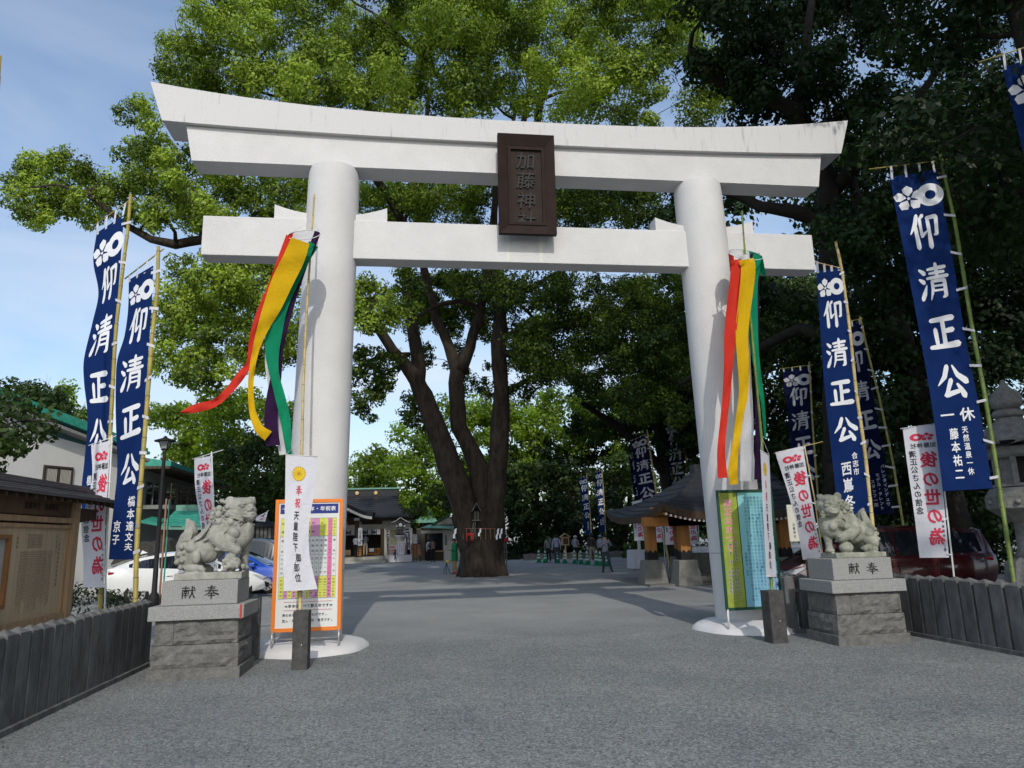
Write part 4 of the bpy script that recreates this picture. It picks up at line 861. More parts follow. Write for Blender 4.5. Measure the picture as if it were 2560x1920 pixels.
WG = 'white shrine banners with crimson characters'
def white_banner(label, rows, Yl, Yr, pole, bar, ph=0.0, amp=.03, pm=None, foot=None, rp=.014, full=True):
    pp = [at(x, y, Yr) for x, y in pole]
    if foot is not None: pp.append(V(foot))
    elif pp[-1].z > .02: d = (pp[-1]-pp[-2]).normalized(); pp.append(pp[-1]+d*(pp[-1].z/max(.4, -d.z)))
    pp[-1].z = max(0, pp[-1].z)
    t = thing('white_banner', label, 'banner', (pp[-1].x, pp[-1].y, 0), group=WG)
    mb = MB(); mb.tube(pp, rp, 8)
    for k in (.25, .5, .75):
        c = pp[0].lerp(pp[-1], k); 
    mb.build('pole', pm or PLASTIC, t, world=True, smooth=True)
    C = Cloth(rows, Yl, Yr, amp, 1.1, ph); o = C.mesh(8, 36).build('cloth', WHITEC, t, world=True, smooth=True, fix=False)
    f = lambda u, v: C(u, v, .005); r_, k_ = MB(), MB()
    crest(r_, f, .54, .09, .66, .10, mirror=True)
    for ch, v in zip('後の世の為', (.275, .425, .565, .70, .85)): put(r_, ch, .66, v, .54, .128, f, .035, mirror=True)
    for i, ch in enumerate('社神藤加'): put(k_, ch, .25+.20*i, .160, .19, .044, f, .016, mirror=True)
    column(k_, '清正公さんの信念', .20, .225, .062, .24, .058, f, .02, mirror=True)
    column(k_, '奉納関林染工場', .90, .745, .033, .09, .026, f, .008, mirror=True)
    r_.build('crimson_lettering', REDINK, o, world=True, fix=False); k_.build('black_lettering', INK, o, world=True, fix=False)
    b0, b1 = at(*bar[0], Yl), at(*bar[1], Yr); mb = MB(); mb.tube([b0, b1], rp*.6, 6); mb.build('cross_bar', pm or PLASTIC, t, world=True, smooth=True)
    def P(z):
        for a, b in zip(pp, pp[1:]):
            if b.z <= z <= a.z: return a.lerp(b, (a.z-z)/(a.z-b.z))
        return pp[0] if z > pp[0].z else pp[-1]
    loops(t, C, P, 5, rp, w=.022, n_top=3, bar=(b0, b1))
    return t
white_banner('white and crimson banner rising behind the wooden notice shelter roof',
    [(0, 227.9, 1113.9, 276, 1101), (.23, 230, 1195, 271, 1190), (.45, 211.6, 1276, 266, 1270), (.56, 203.4, 1312, 263, 1306), (.78, 208, 1390, 262, 1388), (1, 208, 1468.7, 260, 1468.7)],
    .10, .05, [(280, 1088), (273, 1228), (267, 1358), (262, 1517.5)], [(221, 1114), (294.6, 1088)], ph=1)
white_banner('white and crimson banner under the large blue banner near the stone lantern',
    [(0, 2256.4, 1069.6, 2340, 1060.5), (.3, 2268, 1160, 2350, 1155), (.6, 2282, 1258, 2360, 1255), (1, 2299, 1394.6, 2372.6, 1393.9)],
    -.7, -.9, [(2342, 1058), (2358, 1200), (2384.5, 1437.6)], [(2251, 1072), (2346, 1058)], ph=.3, amp=.012)
white_banner('white and crimson banner leaning across the left side of the lion with the ball',
    [(0, 1937.7, 1131, 2007, 1115), (.42, 1974, 1246, 2026, 1232), (.78, 1998, 1346, 2044, 1335), (1, 2007, 1399.8, 2057, 1392)],
    -.1, -.3, [(2010.5, 1112), (2036, 1245), (2056, 1385)], [(1935, 1134), (2057, 1104)], ph=2.4, amp=.03, pm=BAMBOO_Y, rp=.012)
white_banner('white and crimson banner standing behind the lion with the cub',
    [(0, 485.6, 1147, 526, 1140), (.27, 488, 1220, 531, 1214), (.5, 498, 1286, 534, 1284), (1, 515, 1436, 541, 1430)],
    3.0, 2.8, [(529, 1130), (533.8, 1257), (545, 1440)], [(481, 1148), (558, 1124.7)], ph=.2, amp=.06)
for i, (x0, x1, y1, lab) in enumerate(((1586, 1610, 1352, 'white and crimson banner leftmost behind the wash pavilion posts'), (1635, 1656, 1356, 'white and crimson banner between the two visible pavilion posts, left one'), (1664, 1692, 1362, 'white and crimson banner between the two visible pavilion posts, right one'), (1716, 1745, 1361, 'white and crimson banner right of both visible pavilion posts'))):
    Y = 17.5; h = 98
    white_banner(lab, [(0, x0-6, y1-h, x1-7, y1-h-3), (.5, x0-3, y1-h/2, x1-4, y1-h/2-2), (1, x0, y1, x1+1, y1-1)], Y, Y, [(x1-6, y1-h-8), (x1, y1-50), (x1+6, y1+38)], [(x0-8, y1-h+2), (x1-4, y1-h-6)], ph=i*1.7, amp=.04)

# paired poles with coloured streamers and the white celebration banners
def streamer(mb, pts, Y0, twist=0.0, n=40, mi=0, thick=0):
    """pts: (x, y, half width px, depth offset)"""
    rows = [(i, *p) for i, p in enumerate(pts)]; vs = []
    for k in range(n+1):
        t_ = (len(pts)-1)*k/n; x, y, hw, dy = catmull(rows, t_); x2, y2, _, _ = catmull(rows, min(len(pts)-1, t_+.05)); x1_, y1_, _, _ = catmull(rows, max(0, t_-.05))
        d = V((x2-x1_, y2-y1_)).normalized(); nx, ny = -d.y, d.x
        if nx > 0: nx, ny = -nx, -ny
        for j, s in enumerate((-1, -.33, .33, 1)):
            yy = Y0+dy+.035*(1-s*s)*math.sin(t_*2.1+1)*-1+.02*math.sin(t_*5+s*2)*1.0
            vs.append(at(x-nx*hw*s, y-ny*hw*s, yy))
    mb.add(vs, [(k*4+j, k*4+j+1, (k+1)*4+j+1, (k+1)*4+j) for k in range(n) for j in range(3)], mi); return mb
SC_COL = {k: cloth('streamer_'+k, c, tr=.3, var=.06) for k, c in dict(red=(.62, .045, .03), yellow=(.68, .42, .015), green=(.012, .24, .12), purple=(.035, .015, .05), white=(.62, .62, .64)).items()}
def windsock(label, cx, cy, rw, rh, Y0, strips, pole, Yp, tie, foot, top_m=BAMBOO_Y, back=()):
    t = thing('streamer_pole', label, 'streamer', foot, group='bamboo poles with five coloured streamers')
    pp = [at(x, y, yy) for (x, y), yy in zip(pole, Yp)]
    bamboo(t, pp[::-1], .024, .014, top_m, seg=.30)
    c = at(cx, cy, Y0); sc = (at(cx+1, cy, Y0)-c).length; r_ = rw*sc
    tilt = Matrix.Rotation(-.10 if cx < 1000 else .04, 3, 'Y') @ Matrix.Rotation(R(40), 3, 'X')
    def ringp(a, rr=r_): p = V((rr*math.cos(a), rr*math.sin(a), 0)); return c+tilt @ p
    mb = MB(); mb.tube([ringp(2*math.pi*k/28) for k in range(29)], .007, 6, caps=False); mb.build('hoop', PLASTIC, t, world=True, smooth=True)
    mb = MB()
    for a in (.3, 2.6): mb.tube([ringp(a), at(*tie, Yp[0] if False else Y0)], .0025, 4)
    mb.build('cord', PLASTIC, t, world=True)
    # inner face of the far half of the tube
    for name, a0, a1, dl in back:
        mb = MB(); n = 10; vs = []
        for k in range(n+1):
            a = a0+(a1-a0)*k/n; p = ringp(a); vs += [p, p+V((dl[0], dl[1]+.05, dl[2]))]
        mb.add(vs, [(k*2, k*2+2, k*2+3, k*2+1) for k in range(n)]); mb.build('streamer', SC_COL[name], t, world=True, smooth=True, fix=False)
    for name, pts in strips:
        mb = MB(); streamer(mb, pts, Y0); mb.build('streamer', SC_COL[name], t, world=True, smooth=True, fix=False)
def c8(x, y, w, d): return (420+x*.3858, 500+y*.3858, w*.3858/2, d)
windsock('bamboo pole with red, yellow, green and purple streamers blowing left of the nearer pillar', 759.5, 587, 42, 14, -1.35,
    [('red', [c8(785, 232, 40, -.10), c8(725, 400, 45, -.08), c8(665, 560, 40, -.05), c8(590, 740, 42, 0), c8(545, 900, 38, .05), c8(528, 1050, 38, .08), c8(470, 1140, 55, .05), c8(390, 1240, 50, 0), c8(300, 1315, 50, -.05), c8(180, 1350, 55, -.02), c8(82, 1378, 10, .0)]),
     ('purple', [c8(935, 305, 30, .02), c8(885, 420, 40, .02), c8(810, 610, 60, .04), c8(755, 820, 50, .06), c8(728, 980, 40, .08), c8(700, 1150, 70, .12), c8(672, 1330, 85, .10), c8(668, 1480, 90, .06), c8(680, 1592, 95, .05)]),
     ('white', [c8(668, 760, 18, .16), c8(650, 900, 22, .16), c8(648, 1050, 40, .17), c8(676, 1230, 46, .17), c8(705, 1400, 56, .16), c8(738, 1560, 66, .15), c8(750, 1650, 56, .15)]),
     ('green', [c8(945, 285, 70, -.02), c8(880, 380, 80, -.02), c8(800, 520, 100, 0), c8(730, 680, 100, 0), c8(690, 840, 108, 0), c8(675, 1000, 88, .02), c8(690, 1130, 62, .03), c8(725, 1270, 66, 0), c8(760, 1420, 66, 0), c8(775, 1560, 46, 0), c8(785, 1650, 30, 0)]),
     ('yellow', [c8(858, 262, 125, -.24), c8(815, 380, 140, -.2), c8(745, 520, 140, -.15), c8(680, 680, 118, -.1), c8(615, 830, 75, -.05), c8(572, 960, 46, 0), c8(546, 1090, 38, .03), c8(536, 1220, 36, .03), c8(548, 1370, 44, 0), c8(590, 1480, 60, 0), c8(650, 1530, 75, 0)])],
    [(786, 486), (783, 530), (779, 587), (767, 770), (758, 960), (753, 1200), (751, 1400), (750, 1528)], [-.95, -.98, -1.05, -1.25, -1.45, -1.62, -1.8, -1.86], (780, 551), (-3.46, -1.9, 0),
    back=(('red', 2.3, 3.7, (-.05, -.05, -.30)), ('white', .9, 2.3, (-.05, -.1, -.42)), ('purple', -.5, .9, (-.10, -.1, -.36))))
def c4(x, y, w, d): return (1740+x*.39783, 1000+y*.39783, w*.39783/2, d)
def c2(x, y, w, d): return (1560+x*.27726, 260+y*.27726, w*.27726/2, d)
windsock('bamboo pole with red, yellow, white and green streamers hanging before the farther pillar', 1863.6, 636, 40, 12, -1.15,
    [('white', [c2(1075, 1360, 120, .10), c2(1090, 1500, 60, .12), c4(330, -200, 30, .1), c4(330, 100, 60, .1), c4(322, 300, 80, .1), c4(318, 510, 85, .1)]),
     ('purple', [c2(1180, 1345, 90, .16), c2(1190, 1600, 60, .18), c4(385, 0, 30, .18), c4(388, 250, 34, .18), c4(385, 500, 40, .18)]),
     ('green', [c2(1205, 1360, 80, .0), c2(1180, 1500, 85, .0), c2(1165, 1659, 80, .0), c4(360, -420, 60, .04), c4(385, -200, 40, .05), c4(418, 0, 26, .06), c4(432, 180, 18, .06), c4(432, 245, 10, .06)]),
     ('red', [c2(1000, 1405, 85, -.16), c2(1015, 1520, 110, -.14), c4(218, -450, 78, -.1), c4(205, -250, 60, -.05), c4(192, -40, 50, 0), c4(172, 150, 46, 0), c4(158, 320, 50, 0), c4(167, 490, 64, 0)]),
     ('yellow', [c2(1100, 1400, 135, -.22), c2(1120, 1520, 130, -.2), c4(290, -450, 80, -.12), c4(296, -250, 74, -.08), c4(300, -60, 60, -.03), c4(272, 120, 48, 0), c4(247, 300, 46, 0), c4(232, 440, 58, 0), c4(238, 530, 52, 0)])],
    [(1855, 527), (1859, 590), (1864, 650), (1873, 760), (1888, 920), (1903, 1080), (1917, 1300), (1930, 1482)], [-.9, -.93, -1.0, -1.1, -1.25, -1.4, -1.6, -1.7], (1862, 590), (3.25, -1.72, 0), top_m=BAMBOO_G,
    back=(('red', 2.4, 3.6, (0, -.05, -.35)), ('white', 1.0, 2.4, (0, -.1, -.45)), ('green', -.4, 1.0, (0, -.1, -.4))))
def cele(label, rows, Yl, Yr, tie, foot, ph):
    t = thing('celebration_banner', label, 'banner', foot, group='white celebration banners with golden chrysanthemum')
    C = Cloth(rows, Yl, Yr, .02, .8, ph, .25); o = C.mesh(14, 40).build('cloth', WHITEC, t, world=True, smooth=True, fix=False)
    f = lambda u, v: C(u, v, .006); mb = MB(); g = MB()
    n = 16; cu, cv, ru, rv = .44, .135, .21, .053
    for k in range(n):
        a = 2*math.pi*k/n; h = math.pi/n*.86
        pts = [(.10, 0), (.86, -h), (.97, -h*.6), (1.0, 0), (.97, h*.6), (.86, h)]
        g.add([f(cu+ru*r_*math.cos(a+d), cv+rv*r_*math.sin(a+d)) for r_, d in pts], [tuple(range(6))])
    bgc = MB(); bgc.add([C(cu+ru*1.02*math.cos(2*math.pi*k/30), cv+rv*1.02*math.sin(2*math.pi*k/30), .004) for k in range(30)], [tuple(range(30))])
    bgc.build('crest_ground', mat('old_gold_line', (.30, .18, .01), var=0), o, world=True, fix=False)
    g.build('crest', mat('chrysanthemum_gold', (.72, .48, .02), var=.03, rough=.5), o, world=True, fix=False)
    rd = MB(); brush(rd, '奉', .46, .258, .21, .078, C, .006); put(rd, '祝', .46, .35, .19, .072, f, .022); rd.build('crimson_lettering', REDINK, o, world=True, fix=False)
    column(mb, '天皇陛下御即位', .46, .44, .0775, .20, .068, f, .02); mb.build('lettering', INK, o, world=True, fix=False)
    for v in (0, 1):
        q = MB(); q.tube([C(0, v), C(1, v)], .007, 6); q.build('rod', PLASTIC, t, world=True, smooth=True)
    q = MB(); p = V(tie[0]); q.tube([C(0, 0), p], .002, 4); q.tube([C(1, 0), p], .002, 4); p = V(tie[1]); q.tube([C(0, 1), p], .002, 4); q.tube([C(1, 1), p], .002, 4); q.build('cord', PLASTIC, t, world=True)
cele('white celebration banner with gold crest hanging fully open before the orange framed board',
    [(0, 714, 1137, 795, 1141.6), (.25, 713, 1222, 786, 1225), (.5, 711, 1308, 773, 1312), (.7, 709, 1376, 773, 1380), (.85, 709, 1427, 782, 1427), (1, 709, 1477, 794, 1473)],
    -2.02, -1.96, [at(752, 1098, -1.6), at(751, 1515, -1.86)], (-3.5, -1.85, 0), 0)
cele('white celebration banner with gold crest turned edgewise beside the green festival board',
    [(0, 1901, 1126.5, 1923, 1137), (.5, 1908, 1285, 1930, 1292), (1, 1916, 1441, 1941.7, 1442.4)],
    -1.95, -1.55, [at(1906, 1096, -1.5), at(1928, 1478, -1.7)], (3.3, -1.75, 0), 1.5)
# tip of one more bamboo pole at the left edge
t = thing('bamboo_pole', 'tip of a bare bamboo pole at the left edge of the photo against the sky', 'pole', tuple(at(-30, 1500, -3.5)))
bamboo(t, [tuple(at(-90, 1900, -3.5)), tuple(at(-50, 900, -3.5)), tuple(at(-1, 140, -3.5))], .035, .022, BAMBOO_O)
# white name board behind the leaning banner
a = at(1966, 1262, 1.2); b = at(2034, 1352, 1.2)
t = thing('name_board', 'plain white board with small black shrine name behind the leaning white banner', 'sign', (a.x+.2, 1.2, 0))
mb = MB(); mb.box((a.x, 1.2, b.z), (b.x, 1.22, a.z)); mb.build('panel', mat('cream_board', (.60, .59, .52), var=.03), t, world=True)
mb = MB(); S = flat((a.x, 1.197, a.z), (b.x-a.x, 0, 0), (0, 0, b.z-a.z), (0, 0, 0)); column(mb, '加藤神社', .22, .55, .105, .11, .085, S, .01); mb.build('lettering', INK, t, world=True, fix=False)
mb = MB(); mb.box((a.x+.3, 1.225, 0), (a.x+.36, 1.26, b.z+.3)); mb.build('stake', WOOD_D, t, world=True)
# ================================================================ TREES
def inpoly(x, y, P):
    c = False; j = len(P)-1
    for i in range(len(P)):
        if (P[i][1] > y) != (P[j][1] > y) and x < (P[j][0]-P[i][0])*(y-P[i][1])/(P[j][1]-P[i][1])+P[i][0]: c = not c
        j = i
    return c
def region(poly, Y, r, dens=1.0, holes=(), seed=0, bulge=0):
    """clumps of foliage that fill an outline seen in the photo (2212-wide reading), spread in depth over Y"""
    rnd = random.Random(seed+len(poly)); xs = [p[0] for p in poly]; ys = [p[1] for p in poly]; out = []; pts = []
    area = abs(sum(poly[i-1][0]*poly[i][1]-poly[i][0]*poly[i-1][1] for i in range(len(poly))))/2
    ym = (Y[0]+Y[1])/2; ppm = 1805.8/1.157/(ym+12.2); rm = (r[0]+r[1])/2*ppm
    n = int(area/(rm*rm)*1.0*dens)+1; tries = 0
    while len(out) < n and tries < n*60:
        tries += 1; x = rnd.uniform(min(xs), max(xs)); y = rnd.uniform(min(ys), max(ys))
        if not inpoly(x, y, poly) or any(inpoly(x, y, h) for h in holes): continue
        rr = rnd.uniform(*r); yy = rnd.uniform(*Y); md = rm*.62/math.sqrt(dens)
        if any((a-x)**2+(b-y)**2 < md*md for a, b, c in pts if abs(c-yy) < 3.5): continue
        pts.append((x, y, yy)); out.append((at(x*1.15732, y*1.15732, yy), rr))
    return out
def leaves(name, clusters, m, parent, per=900, size=.15, squash=.72, seed=1, puff=7, tint=(.0, .75), kind=None, flat_=0.0, world=True):
    rs = np.random.RandomState(seed); P = []; Nn = []; T = []
    for (c, r) in clusters:
        n = max(30, int(per*r*r)); c = np.array(c)
        d = rs.normal(size=(puff, 3)); d /= np.linalg.norm(d, axis=1)[:, None]; d[:, 2] = d[:, 2]*.75+.15
        pc = c+d*r*rs.uniform(.35, .75, size=(puff, 1)); pr = r*rs.uniform(.36, .58, size=puff)
        k = rs.randint(0, puff, n); e = rs.normal(size=(n, 3)); e /= np.linalg.norm(e, axis=1)[:, None]; e[:, 2] *= squash
        rad = pr[k]*(rs.uniform(.55, 1.0, n)**.5)*(1+.13*rs.normal(size=n))
        p = pc[k]+e*rad[:, None]; P.append(p)
        q = e*1.5+rs.normal(size=(n, 3))*.50+np.array([0, -.05, .35]); Nn.append(q/np.linalg.norm(q, axis=1)[:, None])
        T.append(np.clip(rs.uniform(*tint)+rs.normal(size=n)*.20+rs.normal(size=puff)[k]*.10, 0, 1))
    P = np.concatenate(P); Nn = np.concatenate(Nn); T = np.concatenate(T); n = len(P)
    a = rs.normal(size=(n, 3)); t = np.cross(Nn, a); t /= np.linalg.norm(t, axis=1)[:, None]; b = np.cross(Nn, t)
    s = size*rs.uniform(.7, 1.3, n)[:, None]
    vs = np.stack([P-t*s*.5, P+b*s*.3-t*s*.05, P+t*s*.5, P-b*s*.3-t*s*.05], axis=1).reshape(-1, 3)
    if parent is not None: vs = vs-np.array(WM[parent.name].to_translation())
    me = bpy.data.meshes.new(name); me.vertices.add(4*n); me.vertices.foreach_set('co', vs.ravel().astype(np.float32))
    me.loops.add(4*n); me.loops.foreach_set('vertex_index', np.arange(4*n, dtype=np.int32)); me.polygons.add(n)
    me.polygons.foreach_set('loop_start', np.arange(0, 4*n, 4, dtype=np.int32)); me.polygons.foreach_set('loop_total', np.full(n, 4, dtype=np.int32))
    at_ = me.attributes.new('tint', 'FLOAT', 'POINT'); at_.data.foreach_set('value', np.repeat(T, 4).astype(np.float32))
    me.update(); me.materials.append(m); o = bpy.data.objects.new(name, me); COL.objects.link(o)
    if parent is not None: o.parent = parent; WM[o.name] = WM[parent.name]
    if kind: o['kind'] = kind
    return o
def limbs(t, paths, clusters, m, seed=1, twig=.045, name='trunk', maxd=9.0, conn=True):
    """paths: list of [(point, radius)...]; then a branch to each foliage clump from the nearest limb"""
    rnd = random.Random(seed); nodes = []; mb = MB()
    for k, pa in enumerate(paths):
        ps = []; rs = []
        for i in range(len(pa)-1):
            (a, ra), (b, rb) = pa[i], pa[i+1]; a, b = V(a), V(b); n = max(2, int((b-a).length/.5))
            for j in range(n):
                q = j/n; p = a.lerp(b, q); r = ra+(rb-ra)*q
                w = min(.12, r*.3); p = p+V((mnoise.noise(p*.9+V((k*9, 0, 0))), mnoise.noise(p*.9+V((0, k*7, 0))), 0))*w*1.5; ps.append(p); rs.append(r*(1+.10*mnoise.noise(p*2.2)))
        ps.append(V(pa[-1][0])); rs.append(pa[-1][1]); k0 = len(mb.v); mb.tube(ps, rs, 22 if max(rs) > .3 else 9)
        if max(rs) > .3:
            for q_ in range(k0, len(mb.v)):
                p_ = V(mb.v[q_]); s_ = V((p_.x*4.2, p_.y*4.2, p_.z*.9)); mb.v[q_] = tuple(p_+V((mnoise.noise(s_), mnoise.noise(s_+V((9, 0, 0))), 0))*.085)
        nodes += [(p, r) for p, r in zip(ps, rs)]
    o = mb.build(name, m, t, world=True, smooth=True)
    if conn:
        mb = MB(); rest = sorted(clusters, key=lambda c: min((c[0]-p).length for p, r in nodes[::3] or nodes))
        for c, r in rest:
            p0, r0 = min(nodes, key=lambda q: (c-q[0]).length+max(0, q[0].z-c.z)*.6)
            if (c-p0).length > maxd: continue
            L_ = (c-p0).length; n = max(3, int(L_/.7)); e = c+V((0, 0, r*.1)); r1 = min(r0*.75, twig+.022*L_); ps = []; rs = []
            bend = V((rnd.uniform(-1, 1), rnd.uniform(-1, 1), rnd.uniform(-.3, 1)))*L_*.13
            for i in range(n+1):
                q = i/n; ps.append(p0.lerp(e, q)+bend*math.sin(q*math.pi)+V((rnd.uniform(-1, 1), rnd.uniform(-1, 1), rnd.uniform(-1, 1)))*.06*(1 if 0 < i < n else 0)); rs.append(r1*(1-.75*q)+.008)
            mb.tube(ps, rs, 5, caps=False); nodes += [(p, rr) for p, rr in zip(ps[1:], rs[1:])]
            for _ in range(3):
                d = V((rnd.gauss(0, 1), rnd.gauss(0, 1), rnd.gauss(.3, .8))).normalized()*r*.9; mb.tube([ps[-2], ps[-2].lerp(e+d, .55)+V((0, 0, .05)), e+d], [rs[-2]*.8, .014, .006], 4, caps=False)
        mb.build('branches', m, t, world=True, smooth=True, fix=False)
    return o
def C6(x, y, Y=20.8): return at(860+x*.40984, 600+y*.40984, Y)
def great_camphor():
    base = gr(1207, 1440); t = thing('camphor_tree', 'great spreading camphor tree with leaning trunks in the court behind the gate', 'tree', (base.x, base.y, 0))
    Y0 = base.y; sc = (Y0+12.2)/1805.8*.40984
    def pth(pts, dy=0): return ([(V((base.x+(pts[0][0]-850)*.003, base.y+.05, .25)), .5)] if pts[0][1] > 1700 else [])+ [(C6(x, y, Y0+dy+yy), w_*sc/2) for x, y, w_, yy in pts]
    paths = [
        [(V((base.x, base.y, -.2)), 1.08), (V((base.x, base.y, .25)), .93), (V((base.x-.02, base.y, .8)), .88), (V((base.x-.08, base.y, 1.6)), .88), (V((base.x-.10, base.y, 2.4)), .80), (V((base.x-.1, base.y, 3.0)), .55)],
        pth([(790, 1850, 170, 0), (725, 1620, 165, -.1), (640, 1340, 140, -.3), (560, 1150, 122, -.5), (500, 950, 112, -.6), (445, 850, 100, -.7), (370, 745, 72, -1), (300, 670, 62, -1.2), (180, 500, 52, -1.6), (110, 430, 46, -2), (-40, 330, 42, -2.5)]),
        pth([(455, 870, 95, -.7), (450, 720, 78, -.4), (420, 540, 66, -.2), (395, 420, 60, 0), (380, 200, 55, .3), (345, -60, 48, .6), (330, -330, 40, .8), (300, -800, 26, .8)]),
        pth([(860, 1800, 150, .2), (840, 1500, 130, .2), (790, 1320, 112, .2), (715, 1140, 94, .3), (690, 950, 90, .3), (695, 790, 92, .3), (640, 640, 68, .5), (570, 490, 58, .8), (520, 300, 54, 1), (480, 150, 48, 1), (440, -200, 40, 1), (520, -900, 22, 1)]),
        pth([(700, 800, 84, .3), (760, 650, 68, .2), (825, 450, 62, 0), (868, 260, 60, -.3), (885, 100, 55, -.5), (930, -300, 44, -1), (1050, -800, 24, -1.5)]),
        pth([(905, 1850, 140, -.3), (935, 1500, 112, -.3), (958, 1200, 112, -.3), (952, 900, 102, -.2), (950, 700, 98, -.2), (945, 480, 92, 0), (935, 250, 80, 0), (960, -60, 64, 0), (1050, -500, 44, 0), (1150, -1000, 24, 0)]),
        pth([(975, 600, 50, -.2), (1060, 540, 34, -1), (1160, 480, 28, -1.5), (1300, 455, 18, -2)]), pth([(965, 450, 46, 0), (1060, 340, 36, .4), (1190, 260, 30, .8), (1400, 150, 20, 1)]),
        pth([(950, 690, 54, 0), (1050, 692, 40, -.6), (1130, 710, 36, -1), (1160, 760, 26, -1.2), (1250, 800, 16, -1.4)]), pth([(985, 940, 50, 0), (1060, 890, 38, -.5), (1130, 850, 30, -.8), (1190, 800, 18, -1)]),
        pth([(400, 700, 36, -.6), (250, 700, 30, -1), (130, 750, 24, -1.4), (50, 810, 16, -1.8)]),
        pth([(835, 455, 40, .1), (790, 400, 36, .1), (700, 372, 32, .2), (580, 392, 28, .3), (470, 452, 22, .2), (400, 500, 16, .0)]),
    ]
    lf = [(905, 790, .26, -2), (740, 690, .24, -3), (620, 640, .22, -3.5), (505, 600, .20, -3.8), (440, 612, .19, -3.8), (380, 598, .15, -3.8), (320, 566, .13, -3.8), (262, 520, .10, -3.8), (215, 480, .08, -3.8), (140, 462, .05, -3.8), (70, 470, .03, -3.8)]
    paths.append([(at(x, y, Y0+d), r) for x, y, r, d in lf])
    paths.append([(at(x, y, Y0+d), r) for x, y, r, d in ((1010, 560, .22, 0), (900, 380, .18, -1.5), (780, 330, .15, -2.5), (700, 210, .12, -3), (640, 150, .08, -3), (560, 130, .05, -3))])
    paths.append([(at(x, y, Y0+d), r) for x, y, r, d in ((1060, 420, .2, 0), (1150, 280, .18, -2), (1090, 180, .13, -3.5), (1000, 90, .1, -4), (930, 30, .06, -4))])
    paths.append([(at(x, y, Y0+d), r) for x, y, r, d in ((1330, 420, .2, 0), (1350, 250, .17, -2), (1450, 60, .15, -3), (1700, 40, .09, -4))])
    cl = []; ci = []
    cl += region([(22, 420), (40, 350), (108, 335), (185, 350), (242, 388), (250, 440), (200, 480), (150, 470), (95, 488), (28, 468)], (16, 18.5), (.55, .85), 1.6, seed=1)
    cl += region([(262, 235), (320, 212), (345, 245), (352, 300), (400, 330), (335, 332), (285, 300)], (15, 18), (.5, .8), 1.5, seed=2)
    cl += region([(355, 100), (425, 72), (425, 30), (470, -20), (640, -30), (600, 60), (605, 110), (612, 215), (500, 208), (360, 185)], (12.5, 17), (.7, 1.1), 1.9, seed=3)
    cl += region([(640, 120), (700, 90), (760, 60), (800, -30), (1130, -40), (1140, 250), (1050, 250), (700, 235), (610, 215)], (11, 17), (.8, 1.3), 1.9, seed=4)
    cl += region([(560, -30), (800, -40), (760, 40), (690, 70), (640, 60), (600, 60)], (14, 18), (.7, 1.1), 1.0, seed=14)
    cl += region([(1130, -50), (1560, -50), (1560, 280), (1140, 255)], (11, 18), (.8, 1.3), 1.6, seed=5)
    cl += region([(255, 395), (300, 335), (430, 330), (430, 525), (330, 520), (262, 462)], (14, 18), (.6, 1.0), 1.7, holes=([(200, 465), (300, 490), (420, 520), (420, 560), (280, 560)],), seed=6)
    cl += region([(430, 335), (690, 370), (690, 490), (430, 480)], (14, 19), (.7, 1.1), 1.7, seed=7)
    cl += region([(770, 380), (1090, 392), (1090, 490), (770, 480)], (17, 24), (.8, 1.3), 1.5, seed=8)
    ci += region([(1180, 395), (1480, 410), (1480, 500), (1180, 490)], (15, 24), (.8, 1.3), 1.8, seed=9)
    cl += region([(345, 560), (660, 575), (650, 770), (600, 810), (520, 800), (430, 850), (380, 800), (330, 845), (335, 700)], (13, 18), (.65, 1.1), 1.8, seed=10)
    cl += region([(762, 590), (880, 600), (885, 690), (845, 690), (800, 710), (765, 720)], (15, 18), (.5, .8), 1.6, seed=11)
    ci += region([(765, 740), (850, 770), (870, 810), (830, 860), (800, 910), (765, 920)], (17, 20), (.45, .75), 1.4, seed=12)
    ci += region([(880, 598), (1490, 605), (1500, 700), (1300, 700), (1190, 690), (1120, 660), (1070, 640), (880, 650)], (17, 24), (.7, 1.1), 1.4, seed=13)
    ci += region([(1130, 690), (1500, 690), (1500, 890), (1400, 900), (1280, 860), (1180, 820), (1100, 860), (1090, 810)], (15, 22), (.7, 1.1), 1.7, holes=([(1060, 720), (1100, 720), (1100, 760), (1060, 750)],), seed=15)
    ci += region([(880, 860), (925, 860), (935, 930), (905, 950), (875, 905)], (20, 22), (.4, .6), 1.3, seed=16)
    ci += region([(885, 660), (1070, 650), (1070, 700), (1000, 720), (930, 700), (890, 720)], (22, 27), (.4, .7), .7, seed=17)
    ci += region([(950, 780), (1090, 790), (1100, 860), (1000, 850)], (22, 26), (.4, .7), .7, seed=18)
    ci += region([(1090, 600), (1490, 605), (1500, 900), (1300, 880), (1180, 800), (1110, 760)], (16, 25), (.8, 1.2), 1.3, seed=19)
    cl += region([(700, -40), (1500, -50), (1500, 120), (1100, 130), (720, 90)], (14, 22), (.8, 1.2), .9, seed=20)
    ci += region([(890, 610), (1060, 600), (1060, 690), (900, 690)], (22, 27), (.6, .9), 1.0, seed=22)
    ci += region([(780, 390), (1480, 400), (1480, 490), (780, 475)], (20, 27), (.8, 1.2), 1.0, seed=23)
    cl += region([(620, 215), (1150, 240), (1150, 120), (700, 90)], (15, 20), (.8, 1.2), .7, seed=24)
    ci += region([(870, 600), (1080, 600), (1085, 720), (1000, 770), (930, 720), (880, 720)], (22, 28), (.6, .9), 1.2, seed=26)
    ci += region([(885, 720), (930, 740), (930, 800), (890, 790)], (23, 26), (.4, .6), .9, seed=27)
    limbs(t, paths, cl+ci, BARK, seed=4)
    # root flares
    mb = MB()
